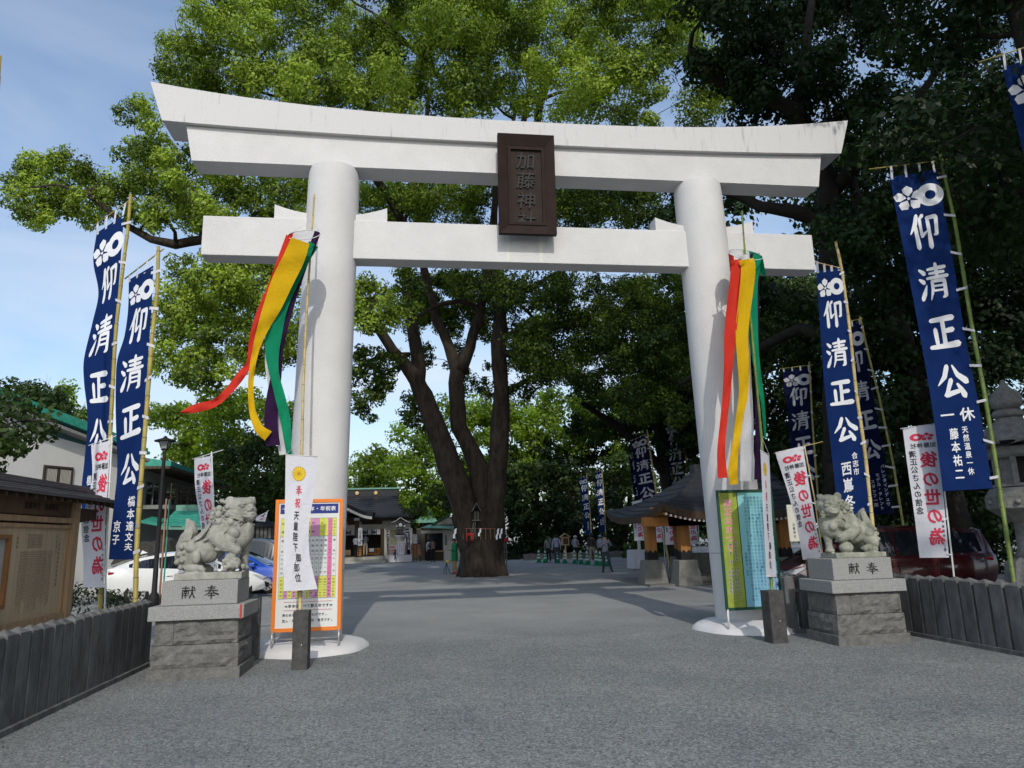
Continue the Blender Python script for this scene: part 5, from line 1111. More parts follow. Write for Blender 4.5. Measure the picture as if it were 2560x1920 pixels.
    for k in range(9):
        a = k*.7+.2; d = V((math.cos(a), math.sin(a), 0)); b = V((base.x, base.y, 0))
        mb.tube([b+d*.62+V((0, 0, 1.5)), b+d*.78+V((0, 0, .5)), b+d*.98+V((0, 0, .06)), b+d*1.2+V((0, 0, -.08))], [.22, .24, .18, .05], 8)
    mb.build('root_flare', BARK, t, world=True, smooth=True)
    leaves('crown', cl, LEAF_C, t, per=880, size=.135, seed=2, tint=(.15, 1.0)); leaves('shaded_inner_crown', ci, LEAF_C, t, per=760, size=.14, seed=12, tint=(.0, .26))  # lower tint paints shade into the leaves of the inner boughs
    return base
TB = great_camphor()

def dark_trees():
    P = lambda x, y, Y: at(x, y, Y)
    t = thing('dark_evergreen', 'big dark evergreen with crooked limbs right behind the right end of the gate', 'tree', tuple(at(2090, 1480, 9).xy)+(0,), group='dark shade trees on the right')
    paths = [[(V((at(2090, 1480, 9).x, 9, -.1)), .55), (P(2095, 1200, 9), .42), (P(2085, 900, 9), .38), (P(2075, 650, 9), .36), (P(2073, 480, 9), .34), (P(2030, 340, 8.5), .28), (P(1985, 280, 8), .26), (P(1900, 230, 8), .2), (P(1780, 200, 8), .16), (P(1725, 120, 7.5), .1)],
             [(P(2073, 560, 9), .3), (P(1990, 530, 9), .24), (P(1900, 515, 9.5), .2), (P(1850, 490, 10), .16), (P(1780, 470, 10), .1)],
             [(P(2078, 480, 9), .26), (P(2150, 400, 8), .22), (P(2230, 330, 7), .18), (P(2330, 200, 6), .12), (P(2400, 60, 5), .08)],
             [(P(1990, 290, 8), .2), (P(2010, 150, 8), .17), (P(2030, 0, 8), .12)], [(P(2085, 850, 9), .24), (P(2000, 820, 10), .2), (P(1880, 880, 11), .16), (P(1800, 900, 12), .12), (P(1700, 960, 12), .08)]]
    cl = region([(1500, -60), (2225, -60), (2225, 150), (2000, 200), (1800, 300), (1560, 260)], (6, 13), (.9, 1.4), 1.9, seed=31)
    cl += region([(1830, 290), (2000, 200), (2225, 150), (2225, 560), (2060, 620), (1800, 560), (1790, 440)], (5, 11), (.8, 1.3), 1.9, seed=32)
    cl += region([(1440, 400), (1500, 400), (1560, 430), (1560, 500), (1480, 500)], (10, 15), (.7, 1.1), 1.5, seed=33)
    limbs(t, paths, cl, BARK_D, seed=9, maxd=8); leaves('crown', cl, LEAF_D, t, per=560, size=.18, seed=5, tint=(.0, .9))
    t = thing('dark_evergreen', 'dark evergreen filling the right edge behind the stone lantern', 'tree', (14.5, 8, 0), group='dark shade trees on the right')
    cl = region([(1900, 500), (2230, 480), (2230, 1120), (2060, 1160), (1900, 1100), (1840, 800)], (7, 13), (1.0, 1.5), 2.0, seed=34)
    limbs(t, [[(V((14.5, 8, -.1)), .5), (V((14.2, 8.4, 4)), .38), (V((13.6, 8.6, 9)), .26), (V((13, 9, 14)), .14)], [(V((14.3, 8.3, 3)), .28), (V((12, 8.5, 6)), .18), (V((11, 8.2, 8)), .1)]], cl, BARK_D, seed=10, maxd=7)
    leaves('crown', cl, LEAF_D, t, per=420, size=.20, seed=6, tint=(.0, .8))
    t = thing('dark_evergreen', 'dark evergreen whose low boughs fill the space over the wash pavilion', 'tree', (11.5, 24, 0), group='dark shade trees on the right')
    cl = region([(1480, 620), (1780, 600), (1860, 700), (1900, 1050), (1750, 1120), (1500, 1060), (1440, 960), (1470, 800)], (19, 27), (1.1, 1.8), 2.0, seed=35)
    cl += region([(1180, 880), (1320, 840), (1480, 880), (1480, 980), (1360, 980)], (22, 28), (.9, 1.4), .9, seed=36)
    limbs(t, [[(V((11.5, 24, -.1)), .6), (V((11.2, 24, 4)), .46), (V((10.5, 23.5, 9)), .3), (V((10, 23, 15)), .15)], [(V((11.2, 24, 4.5)), .3), (V((8.5, 23.4, 7)), .2), (V((6.5, 23, 8.2)), .12)], [(V((11, 24, 6)), .3), (V((14, 23.8, 9)), .18)]], cl, BARK_D, seed=11, maxd=8)
    leaves('crown', cl, LEAF_G, t, per=330, size=.24, seed=7, tint=(.0, .9))
    # trunks standing in the shade
    for i, (x, y, Y, r) in enumerate(((1430, 1380, 52, .35), (1395, 1388, 56, .28), (1550, 1380, 50, .4), (1315, 1388, 55, .3), (1800, 1400, 30, .35), (2150, 1400, 18, .3), (2420, 1400, 13, .28))):
        b = gr(x, 1400) if False else V((at(x, 1380, Y).x, Y, 0))
        t = thing('dark_tree', ['slim dark tree trunk in the shade just right of the camphor', 'thin dark trunk in the shade, second right of the camphor', 'dark trunk in the shade behind the farthest blue banners', 'dark trunk in the shade close beside the camphor', 'dark trunk in the shade right behind the wash pavilion', 'dark trunk in the shade behind the red car', 'dark trunk in the shade left of the stone lantern'][i], 'tree', tuple(b), group='dark trunks in the grove')
        h = 9+i % 3; cl = [(b+V((math.sin(k*2.4)*2.6, math.cos(k*1.7)*1.5-0.3, h-2.5+1.25*(k % 4))), 1.5) for k in range(9)]
        limbs(t, [[(b-V((0, 0, .1)), r*1.2), (b+V((.1, 0, h*.4)), r), (b+V((.3*math.sin(i), .1, h)), r*.5)]], cl, BARK_D, seed=20+i, maxd=5)
        leaves('crown', cl, LEAF_D if i != 4 else LEAF_G, t, per=190, size=.30, seed=30+i, tint=(0, .6))
dark_trees()

def shade_trees():
    """tall trees standing right of the viewpoint: they keep the right side in shade; the first is unseen, added to shade the court"""
    rnd = random.Random(77)
    spots = [((9.0, -14.0), 'very tall tree leaning over the forecourt from the right of the viewpoint', 33, 8.5, 21), ((11.0, -9.0), 'tall tree overhanging the right side fence beside the viewpoint', 16, 4.6, 3.5), ((10.5, -1.0), 'tall tree over the stone lantern whose boughs shade the end of the gate', 17, 4.4, 6.5), ((17, -5), 'broad dark tree at the far right behind the fence', 20, 6, 3.5), ((14, -18), 'broad tree on the right behind the viewpoint', 20, 6.5, 4)]
    for i, ((x, y), lab, h, w_, z0) in enumerate(spots):
        t = thing('shade_tree', lab, 'tree', (x, y, 0), group='shade trees right of the viewpoint'); cl = []
        for k in range(46 if i else 0):
            a = rnd.random()*6.283; q = rnd.random()**.5; z = z0+(h-z0)*rnd.random(); rr = w_*q*math.sqrt(max(.15, 1-((z-(z0+h)/2)/((h-z0)/2+.5))**2)); p = V((x+rr*math.cos(a), y+rr*math.sin(a), z))
            if p.x < 6.7+(1.2 if p.y < -9 else 0): continue
            cl.append((p, rnd.uniform(1.0, 1.5)))
        ex = []
        if i == 0:
            for k in range(150): p = V((rnd.uniform(-2.6, 15), rnd.uniform(-15, -6), rnd.uniform(21.5, 33))); cl.append((p, rnd.uniform(1.3, 1.9)))  # unseen high crown, shaped to shade the court and the camphor
            for p in ((6.2, -3.6, 12.2), (7.2, -4.2, 12.8), (6.0, -4.6, 13.6), (7.6, -3.2, 11.6), (6.9, -5.0, 13.2), (4.4, -14.2, 11.2), (5.3, -13.4, 11.0), (4.9, -14.6, 12.2), (5.9, -14.2, 10.6), (5.0, -13.0, 10.2), (6.4, -12.8, 9.8), (4.0, -13.6, 12.0)): ex.append((V(p), .85))  # unseen sprays added to shade the right gate end and lion
        limbs(t, [[(V((x, y, -.1)), .45), (V((x+.2, y, h*.4)), .33), (V((x-.2, y+.3, h*.8)), .15)]], cl, BARK_D, seed=50+i, maxd=8)
        if ex: limbs(t, [[(V((9, -12, 13)), .16), (V((7.6, -6, 13.2)), .10), (V((6.6, -3.8, 12.6)), .05)], [(V((8.8, -13.6, 10)), .14), (V((6, -13.8, 11.2)), .08), (V((4.5, -14, 11.4)), .04)]], ex, BARK_D, name='bough'); leaves('shading_sprays', ex, LEAF_D, t, per=420, size=.13, seed=88, tint=(0, 1))
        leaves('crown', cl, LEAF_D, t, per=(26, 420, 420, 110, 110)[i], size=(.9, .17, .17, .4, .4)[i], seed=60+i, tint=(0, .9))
shade_trees()

def back_trees():
    G = 'bright green trees behind the shrine buildings'
    def simple(label, polys, Y, r, m, foot, per, size, seed, group=G, dens=1.7, cat='tree', name='leafy_tree', tint=(0, .9), trunk=.28, maxd=7):
        t = thing(name, label, cat, (foot[0], foot[1], 0), group=group); cl = []
        for k, p in enumerate(polys): cl += region(p, Y, r, dens, seed=seed+k)
        f = V((foot[0], foot[1], 0)); top = max(c[0].z for c in cl); mid = sum((c[0] for c in cl), V())/len(cl)
        limbs(t, [[(f-V((0, 0, .1)), trunk*1.2), (f.lerp(V((mid.x, mid.y, top*.5)), .6), trunk*.8), (V((mid.x, mid.y, top*.75)), trunk*.4)]], cl, BARK_D, seed=seed, maxd=maxd)
        leaves('crown', cl, m, t, per=per, size=size, seed=seed, tint=tint)
    A = lambda x, Y: (at(x*1.157, 1300, Y).x, Y)
    simple('bright green tree right of the nearer gate pillar above the shrine hall roof', [[(750, 1010), (800, 970), (850, 1000), (860, 1120), (750, 1055)]], (58, 64), (1.3, 2.0), LEAF_B, A(790, 60), 120, .34, 101)
    simple('tall pale green tree seen between the camphor trunks and the hall roof', [[(840, 990), (860, 930), (930, 915), (960, 1050), (1010, 1150), (900, 1150), (850, 1100)]], (50, 60), (1.2, 2.0), LEAF_B, A(900, 56), 130, .34, 102)
    simple('bright tree seen through the fork of the camphor trunks', [[(925, 870), (1060, 860), (1070, 1000), (1040, 1100), (960, 1040)]], (52, 60), (1.3, 2.0), LEAF_B, A(1000, 57), 130, .34, 103)
    simple('bright tree immediately right of the camphor trunks', [[(1090, 870), (1230, 850), (1260, 960), (1180, 1030), (1080, 1010)]], (50, 58), (1.2, 1.9), LEAF_B, A(1150, 55), 130, .34, 104)
    simple('bright tree between the camphor and the farther pillar', [[(1230, 860), (1480, 860), (1480, 960), (1370, 1000), (1260, 960)]], (46, 56), (1.2, 1.9), LEAF_B, A(1340, 52), 120, .34, 105)
    simple('mid green tree above the two small distant blue banners', [[(1060, 1000), (1200, 1010), (1330, 960), (1370, 1050), (1300, 1100), (1120, 1110), (1060, 1090)]], (44, 54), (1.1, 1.8), LEAF_G, A(1220, 50), 130, .34, 106)
    simple('dark undergrowth tree over the group of visitors', [[(1090, 1090), (1330, 1070), (1420, 1100), (1400, 1180), (1300, 1215), (1100, 1215)]], (43, 52), (1.0, 1.7), LEAF_D, A(1250, 49), 130, .34, 107, tint=(0, .6))
    simple('dark leaning tree with low yellowish sprays over the shrine office roof', [[(940, 1055), (1060, 1070), (1060, 1100), (1000, 1095), (930, 1108), (875, 1122), (880, 1105)]], (40, 44), (.5, .9), LEAF_G, A(1010, 44), 160, .26, 108)
    G2 = 'trees behind the green roofed building on the left'
    simple('bright green maple right behind the lion with the cub', [[(440, 860), (560, 850), (640, 880), (650, 970), (560, 1000), (440, 960)]], (34, 42), (.9, 1.5), LEAF_B, A(560, 40), 190, .26, 111, G2)
    simple('bright green tree behind the street lamp', [[(330, 905), (370, 890), (450, 880), (470, 980), (430, 1010), (330, 960)]], (40, 46), (1.0, 1.6), LEAF_B, A(400, 44), 160, .30, 112, G2)
    simple('shaded tree low behind the lion with the cub beside the age table', [[(450, 960), (640, 960), (640, 1160), (570, 1130), (520, 1080), (465, 1040)]], (28, 34), (.8, 1.3), LEAF_G, A(590, 32), 200, .24, 113, G2, tint=(0, .8))
    simple('dim tree at the far left horizon beyond the white building', [[(0, 830), (100, 838), (185, 855), (190, 950), (120, 930), (0, 900)]], (58, 70), (1.4, 2.2), LEAF_G, A(110, 64), 90, .42, 114, G2, dens=1.3)
    simple('distant thin tree just above the green roof ridge', [[(95, 850), (130, 825), (180, 850), (190, 945), (130, 935)]], (70, 80), (1.2, 1.8), LEAF_B, A(150, 75), 80, .4, 115, G2, dens=1.0)
    simple('dark glossy tree at the left edge overlapping the white gable wall', [[(-60, 860), (30, 872), (75, 890), (85, 935), (55, 960), (45, 985), (10, 1000), (-60, 1010)]], (4.5, 8), (.6, 1.0), LEAF_G, (-17, 8), 420, .16, 116, 'dark garden trees on the left', dens=2.2, tint=(0, .5), maxd=12)
    # low undergrowth of the grove at the right: nobody could count it
    for nm, lab, poly, Y, r, m, sd in (('undergrowth', 'dark undergrowth along the right side behind the stone fence', [(1880, 1080), (2230, 1060), (2230, 1260), (1880, 1250)], (9, 14), (.8, 1.2), LEAF_D, 121), ('shrubs', 'dark clipped shrubs behind the visitors in the court', [(1380, 1150), (1480, 1140), (1480, 1225), (1370, 1225)], (36, 42), (.8, 1.2), LEAF_G, 122), ('grove_backdrop', 'far dense wood closing the court at the back', [(640, 1060), (1500, 1040), (1900, 980), (2230, 1000), (2230, 1200), (640, 1215)], (66, 84), (2.4, 3.6), LEAF_G, 123), ('grove_backdrop_right', 'dense dark wood behind the right hand trees', [(1440, 620), (1760, 300), (2230, 60), (2230, 1150), (1480, 1190), (1450, 950)], (26, 38), (2.0, 3.0), LEAF_D, 124), ('wooded_slope', 'wooded slope behind the left hand building and cars', [(330, 1010), (660, 1000), (660, 1180), (330, 1180)], (46, 60), (2.0, 3.0), LEAF_G, 125)):
        cl = region(poly, Y, r, 2.0 if 'backdrop' not in nm else 1.2, seed=sd)
        tag(leaves(nm, cl, m, None, per=(45 if Y[0] > 24 else 260), size=.5 if Y[0] > 24 else .2, seed=sd, tint=(0, .8)), lab, 'undergrowth', kind='stuff')
back_trees()
# ================================================================ BUILDINGS
def XZ(Y): return lambda x, y: at(x, y, Y)
def A_(x, y): return (860+x*.156754, 1200+y*.156754)     # reading of the court close-up
def shrine_hall():
    Y = 49.0; P = lambda x, y, d=0: at(*A_(x, y), Y+d)
    X = lambda x: P(x, 900).x; Z = lambda y: P(400, y).z
    t = thing('shrine_hall', 'shrine hall with slate roof, curved porch gable and crested curtains behind the court', 'shrine', (X(300), Y+3, 0))
    x0, x1 = X(0)-9.5, X(1090); ze = Z(605); zr = Z(180)
    # main roof: courses of roofing as separate rows, slightly concave
    n = 12
    for i in range(n):
        q0, q1 = i/n, (i+1)/n; f = lambda q: (ze+(zr-ze)*(q**1.15), Y-.6+6.5*q)
        (za, ya), (zb, yb) = f(q0), f(q1); s0 = .35*(1-q0); s1 = .35*(1-q1)
        mb = MB(); mb.hexa([V((x0-s0, ya, za-.05)), V((x1+s0, ya, za-.05)), V((x1+s1, yb, zb-.05)), V((x0-s1, yb, zb-.05)), V((x0-s0, ya-.03, za+.06)), V((x1+s0, ya-.03, za+.06)), V((x1+s1, yb, zb+.03)), V((x0-s1, yb, zb+.03))])
        mb.build('roof_course', TILE, t, world=True)
    mb = MB(); mb.box((x0, Y+5.7, zr-.1), (x1-1.3, Y+6.3, zr+.55)); mb.build('ridge', TILE, t, world=True)
    mb = MB(); mb.box((x0, Y+5.6, zr+.55), (x1-1.2, Y+6.4, zr+.68)); mb.build('ridge_cap', COPPER_P, t, world=True)
    for x in (210, 508):
        c = P(x, 150, 5.65); mb = MB(); mb.lathe([(.0, -.04), (.17, -.04), (.17, 0), (.12, .03), (0, .03)], (0, 0, 0), 16); M = Matrix.Translation(V((c.x, Y+5.62, zr+.22))) @ Matrix.Rotation(R(90), 4, 'X')
        mb.v = [tuple(M @ V(v)) for v in mb.v]; mb.build('ridge_crest', mat('gilded_crest', (.75, .50, .22), rough=.35, metal=.3), t, world=True)
    mb = MB(); mb.prism([V((x1, Y+.2, ze)), V((x1, Y+6, zr-.2)), V((x1, Y+11, ze))], (-.15, 0, 0)); mb.build('gable_wall', PLASTER, t, world=True)
    mb = MB(); mb.hexa([V((x0, Y+6, zr)), V((x1, Y+6, zr)), V((x1+.3, Y+12, ze)), V((x0, Y+12, ze)), V((x0, Y+6, zr+.08)), V((x1, Y+6, zr+.08)), V((x1+.3, Y+12, ze+.1)), V((x0, Y+12, ze+.1))]); mb.build('rear_roof', TILE, t, world=True)
    # walls, frieze, pillars
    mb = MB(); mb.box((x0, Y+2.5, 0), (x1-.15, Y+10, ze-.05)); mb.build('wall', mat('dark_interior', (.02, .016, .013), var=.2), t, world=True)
    mb = MB(); mb.box((x0, Y+.6, Z(790)), (x1-.15, Y+.85, Z(615))); mb.build('frieze', PLASTER, t, world=True)
    for a, b in ((45, 180), (270, 600)):
        mb = MB(); mb.box((X(a), Y+.56, Z(705)), (X(b), Y+.60, Z(645))); w_ = mb.build('transom', WOOD_D, t, world=True)
    mb = MB(); mb.box((X(640), Y+.7, 0), (X(1085), Y+.9, Z(790))); mb.build('side_wall', PLASTER, t, world=True)
    for a, b, m_ in ((165, 215, WOOD_D), (585, 640, WOOD_D), (1070, 1090, PLASTER), (-420, -370, WOOD_D), (640, 655, PLASTER)):
        mb = MB(); mb.box((X(a), Y+.4, 0), (X(b), Y+.75, Z(780))); mb.build('pillar', m_, t, world=True)
    mb = MB(); mb.box((X(190), Y-1.3, Z(1215)), (X(190)+.32, Y-.98, Z(640))); mb.build('porch_pillar', WOOD_D, t, world=True)
    mb = MB(); mb.box((X(190)-.06, Y-1.4, Z(650)), (X(245)+.06, Y-.95, Z(610))); mb.build('pillar_head', PLASTER_W, t, world=True)
    # curved porch gable
    cxp = X(-150); hw = X(490)-cxp; vs = []; n = 24
    prof = lambda s_: Z(600)+(Z(395)-Z(600))*(.5+.5*math.cos(math.pi*min(1, abs(s_))))
    mb = MB()
    for k in range(n+1):
        s_ = -1+2*k/n; z = prof(s_); vs += [V((cxp+s_*hw, Y-2.6, z)), V((cxp+s_*hw, Y+1.5, z+.05)), V((cxp+s_*hw, Y+1.5, z+.4)), V((cxp+s_*hw, Y-2.7, z+.3))]
    mb.add(vs, [(i*4+k, i*4+(k+1) % 4, (i+1)*4+(k+1) % 4, (i+1)*4+k) for i in range(n) for k in range(4)]); mb.build('porch_roof', TILE, t, world=True)
    mb = MB(); vs = []
    for k in range(n+1): s_ = -.97+1.94*k/n; z = prof(s_); vs += [V((cxp+s_*hw, Y-2.64, z-.22)), V((cxp+s_*hw, Y-2.64, z-.01)), V((cxp+s_*hw, Y-2.5, z-.01)), V((cxp+s_*hw, Y-2.5, z-.22))]
    mb.add(vs, [(i*4+k, i*4+(k+1) % 4, (i+1)*4+(k+1) % 4, (i+1)*4+k) for i in range(n) for k in range(4)]); mb.build('bargeboard', PLASTER, t, world=True)
    mb = MB(); mb.box((x0, Y-.3, ze-.28), (x1+.2, Y-.1, ze-.08)); mb.build('eaves_board', WOOD_D, t, world=True)
    # platform and steps
    for k, (y0_, z_) in enumerate(((1300, 1262), (1262, 1215))):
        mb = MB(); mb.box((x0, Y-3.4+.55*k, 0 if k == 0 else Z(1262)-.0), (X(690)-.2*k, Y+2.6, Z(z_)-.01)); mb.build('step', mat('pale_step_stone', (.42, .40, .33), var=.12, scale=3), t, world=True)
    zs = Z(1215)
    # curtains with ring crests
    for a, b in ((-360, -20), (28, 166), (298, 582)):
        n_ = max(2, int((b-a)/60)); 
        for k in range(n_):
            u0 = X(a+(b-a)*k/n_)+.03; u1 = X(a+(b-a)*(k+1)/n_)-.03; mb = MB(); zt, zb = Z(790), Z(872); m_ = 6
            vs = [V((u0+(u1-u0)*i/m_, Y+.33+.03*math.sin(i*2+k), z)) for z in (zb, zt) for i in range(m_+1)]
            mb.add(vs, [(i, i+1, m_+2+i, m_+1+i) for i in range(m_)]); o = mb.build('curtain', WHITEC, t, world=True, fix=False)
            if k % 2 == 0:
                S = flat((u0, Y+.28, zt), (u1-u0, 0, 0), (0, 0, zb-zt), (0, 0, 0)); q = MB(); crest(q, S, .5, .55, .9, .9, mirror=True); q.build('curtain_crest', BLACKM, o, world=True, fix=False)
    # orange altar rail, with a paper notice
    zA, zB = Z(1190), Z(1092)
    mb = MB(); mb.box((X(380), Y-.6, zB-.08), (X(582), Y-.5, zB)); mb.build('rail', WOOD_O, t, world=True)
    mb = MB(); mb.box((X(380), Y-.6, zA), (X(582), Y-.5, zA+.1)); mb.build('rail', WOOD_O, t, world=True)
    for k in range(9): x = X(382+k*24.6); mb = MB(); mb.box((x, Y-.58, zA+.1), (x+.06, Y-.52, zB-.08)); mb.build('baluster', WOOD_O, t, world=True)
    mb = MB(); mb.box((X(414), Y-.66, Z(1143)), (X(485), Y-.64, Z(1090))); mb.build('paper_notice', WPRINT, t, world=True)
    mb = MB(); mb.box((X(20), Y-.5, Z(1190)), (X(120), Y-.4, Z(1105))); mb.build('low_screen', WOOD, t, world=True)
    # side wall posters and racks
    for a, b, c, d, nm, m_ in ((735, 835, 810, 945, 'poster', mat('poster_ochre', (.35, .33, .2), var=.5, scale=3)), (740, 835, 955, 1045, 'poster', mat('poster_cream', (.5, .47, .3), var=.5, scale=4)), (735, 835, 1050, 1110, 'poster', WPRINT), (735, 835, 1115, 1180, 'poster', mat('poster_pink', (.55, .3, .28), var=.3, scale=5))):
        mb = MB(); mb.box((X(a), Y+.6, Z(d)), (X(b), Y+.66, Z(c))); mb.build(nm, m_, t, world=True)
    S = flat((X(735), Y+.595, Z(1050)), (X(835)-X(735), 0, 0), (0, 0, Z(1110)-Z(1050)), (0, 0, 0)); q = MB(); crest(q, S, .4, .5, .9, .85, mirror=True); q.build('poster_print', REDINK, t, world=True, fix=False)
shrine_hall()

def offering_box():
    Y = 47.2; P = lambda x, y: at(*A_(x, y), Y); a = P(208, 1215); b = P(290, 1045); z = .52
    t = thing('offering_box', 'orange wooden offering box on the shrine hall steps between two visitors', 'offering box', ((a.x+b.x)/2, Y, z)); w = (b.x-a.x)/2; h = b.z-z
    mb = MB(); mb.box((-w, -.35, 0), (w, .35, h-.1)); mb.build('body', WOOD_O, t, bevel=.01)
    mb = MB(); mb.box((-w-.05, -.4, h-.1), (w+.05, .4, h)); mb.build('rim', WOOD_O, t)
    for k in range(3): mb = MB(); zz = h*.2+k*h*.22; mb.box((-w-.01, -.37, zz), (w+.01, -.35, zz+.04)); mb.build('batten', WOOD_D, t)
offering_box()
def vsign(name, label, a, b, Y, text, ncol=1, m=None, stand=True, bold=.02, frame=None, ink=None):
    pa, pb = at(*A_(*a), Y), at(*A_(*b), Y); t = thing(name, label, 'sign', ((pa.x+pb.x)/2, Y, 0))
    mb = MB(); mb.box((pa.x, Y, pb.z), (pb.x, Y+.04, pa.z)); mb.build('panel', m or WPRINT, t, world=True)
    S = flat((pa.x, Y-.012, pa.z), (pb.x-pa.x, 0, 0), (0, 0, pb.z-pa.z), (0, 0, 0)); q = MB()
    for c in range(ncol):
        n = len(text[c]); column(q, text[c], 1-(c+.5)/ncol, .5/n*.9+.05, .9/n, .8/ncol*.8, .9/n*.85, S, bold)
    q.build('lettering', ink or INK, t, world=True, fix=False)
    if stand:
        for x in (pa.x+.03, pb.x-.07): mb = MB(); mb.box((x, Y+.04, 0), (x+.04, Y+.08, pb.z+.2)); mb.build('leg', WOOD_D, t, world=True)
    return t
vsign('upright_sign', 'tall narrow white sign with gold crest beside the offering box', (228, 765), (290, 1045), 46.6, ['　奉祝天皇陛下御即位'], stand=True)
vsign('message_board', 'white message board covered with black columns in front of the lantern', (838, 995), (968, 1180), 44.6, ['加藤神社御祭神', '清正公神徳御利益', '学業成就交通安全', '家内安全商売繁盛'], 4, bold=.0)
vsign('small_sign', 'small white sign on a post above the rack of wooden plaques', (1102, 870), (1166, 1012), 45.2, ['お守り授与', '御朱印受付'], 2)
def toro():
    Y = 45.6; P = lambda x, y: at(*A_(x, y), Y); c = P(900, 1310); Z = lambda y: P(900, y).z; X = lambda x: P(x, 900).x-c.x
    t = thing('hanging_roof_lantern', 'tall lantern with black roof and white lattice firebox on a flared white stem', 'lantern', (c.x, Y, 0), R(0)); g = 'tall lanterns'
    mb = MB(); mb.lathe([(.55, 0), (.55, .25), (.42, .28), (.26, .6), (.24, Z(960)), (.50, Z(890)), (.50, Z(880))], n=8); mb.build('stem', PLASTER_W, t)
    w = X(972); mb = MB(); mb.box((-w, -w, Z(880)), (w, w, Z(855))); mb.build('shelf', BLACKM, t)
    mb = MB(); mb.box((-w*.8, -w*.8, Z(855)), (w*.8, w*.8, Z(735))); mb.build('firebox', PLASTER_W, t)
    for k in range(6):
        x = -w*.8+1.6*w*k/5; mb = MB(); mb.box((x-.025, -w*.8-.03, Z(855)), (x+.025, -w*.8, Z(735))); mb.build('lattice_bar', BLACKM, t)
        z = Z(855)+(Z(735)-Z(855))*k/5; mb = MB(); mb.box((-w*.82, -w*.8-.034, z-.025), (w*.82, -w*.8-.004, z+.025)); mb.build('lattice_bar', BLACKM, t)
    mb = MB(); mb.box((-w*.85, -w*.9, Z(740)), (w*.85, w*.9, Z(690))); mb.build('lintel', BLACKM, t)
    W = X(1050); n = 14; vs = []
    for k in range(n+1):
        s = -1+2*k/n; z = Z(715)+(Z(625)-Z(715))*(1-abs(s))**1.15+.05*abs(s)**3; vs += [(s*W, -w*1.25, z), (s*W, w*1.25, z), (s*W, w*1.25, z+.14), (s*W, -w*1.25, z+.14)]
    mb = MB(); mb.add([V(v) for v in vs], [(i*4+k, i*4+(k+1) % 4, (i+1)*4+(k+1) % 4, (i+1)*4+k) for i in range(n) for k in range(4)]+[(0, 1, 2, 3), (n*4, n*4+1, n*4+2, n*4+3)]); mb.build('roof', BLACKM, t)
    mb = MB(); vs = []
    for k in range(n+1):
        s = -1+2*k/n; z = Z(715)+(Z(625)-Z(715))*(1-abs(s))**1.15+.05*abs(s)**3; vs += [V((s*W, -w*1.27, z+.09)), V((s*W, -w*1.27, z+.145))]
    mb.add(vs, [(i*2, i*2+2, i*2+3, i*2+1) for i in range(n)]); mb.build('roof_edging', PLASTER_W, t, fix=False)
    mb = MB()
    for x, z, r in ((0, Z(718), .14), (X(843), Z(738), .07), (X(962), Z(738), .07)): mb = MB(); mb.ell((x, -w*1.0-.03, z), (r, .03, r), 10, 6); mb.build('crest_boss', PLASTER_W, t)
    mb = MB(); mb.lathe([(.0, 0), (.10, .02), (.06, .14), (.12, .2), (.0, .34)], (0, 0, Z(632)), 8); mb.build('finial', BLACKM, t)
toro()
def cloth_table(name, label, x0, x1, y0, y1, Y, rd=A_, wavy=.04):
    a, b = at(*rd(x0, y1), Y), at(*rd(x1, y0), Y); t = thing(name, label, 'table', ((a.x+b.x)/2, Y+.4, 0)); h = b.z
    mb = MB(); mb.box((a.x, Y, h-.03), (b.x, Y+.8, h)); mb.build('table_top', WOOD, t, world=True)
    mb = MB(); n = 40; vs = []
    L0 = [(a.x-.03, Y-.03), (b.x+.03, Y-.03), (b.x+.03, Y+.83), (a.x-.03, Y+.83)]; ring = []
    for k in range(4):
        p, q = L0[k], L0[(k+1) % 4]; m_ = max(4, int(math.dist(p, q)/.08))
        for i in range(m_): ring.append((p[0]+(q[0]-p[0])*i/m_, p[1]+(q[1]-p[1])*i/m_))
    n = len(ring); cx = (a.x+b.x)/2; cy = Y+.4
    for z, k in ((h+.01, 0), (h-.12, .3), (.04, 1)):
        for i, p in enumerate(ring): q = 1+wavy*k*math.sin(i*1.9)*.5+wavy*k*.5; vs.append(V((cx+(p[0]-cx)*q, cy+(p[1]-cy)*q, z)))
    mb.add(vs, [(j*n+i, j*n+(i+1) % n, (j+1)*n+(i+1) % n, (j+1)*n+i) for j in range(2) for i in range(n)]+[tuple(range(n))]); mb.build('table_cloth', WHITEC, t, world=True, fix=False)
    for x in (a.x+.05, b.x-.1):
        for y in (Y+.05, Y+.7): mb = MB(); mb.box((x, y, 0), (x+.05, y+.05, h-.03)); mb.build('leg', WOOD_D, t, world=True)
    return t
cloth_table('draped_table', 'long low table under a white cloth in front of the tall lantern', 728, 1075, 1195, 1310, 44.0)
cloth_table('offering_table', 'small table under a pleated white cloth left of the wash pavilion', 1187, 1280, 1295, 1388, 21.0, rd=lambda x, y: (1240+x*.28933, 1000+y*.28933), wavy=.1)
a = at(1240+1222*.28933, 1000+1218*.28933, 21.35)
t = thing('table_sign', 'small white upright sign standing on the pleated table', 'sign', (a.x+.1, 21.35, at(1240+1240*.28933, 1000+1290*.28933, 21.35).z)); mb = MB(); b = at(1240+1250*.28933, 1000+1288*.28933, 21.35); mb.box((a.x, 21.35, b.z), (b.x, 21.37, a.z)); mb.build('panel', WPRINT, t, world=True)
S = flat((a.x, 21.34, a.z), (b.x-a.x, 0, 0), (0, 0, b.z-a.z), (0, 0, 0)); q = MB(); column(q, '清正公茶会', .5, .15, .18, .6, .15, S, .02); q.build('lettering', INK, t, world=True, fix=False)

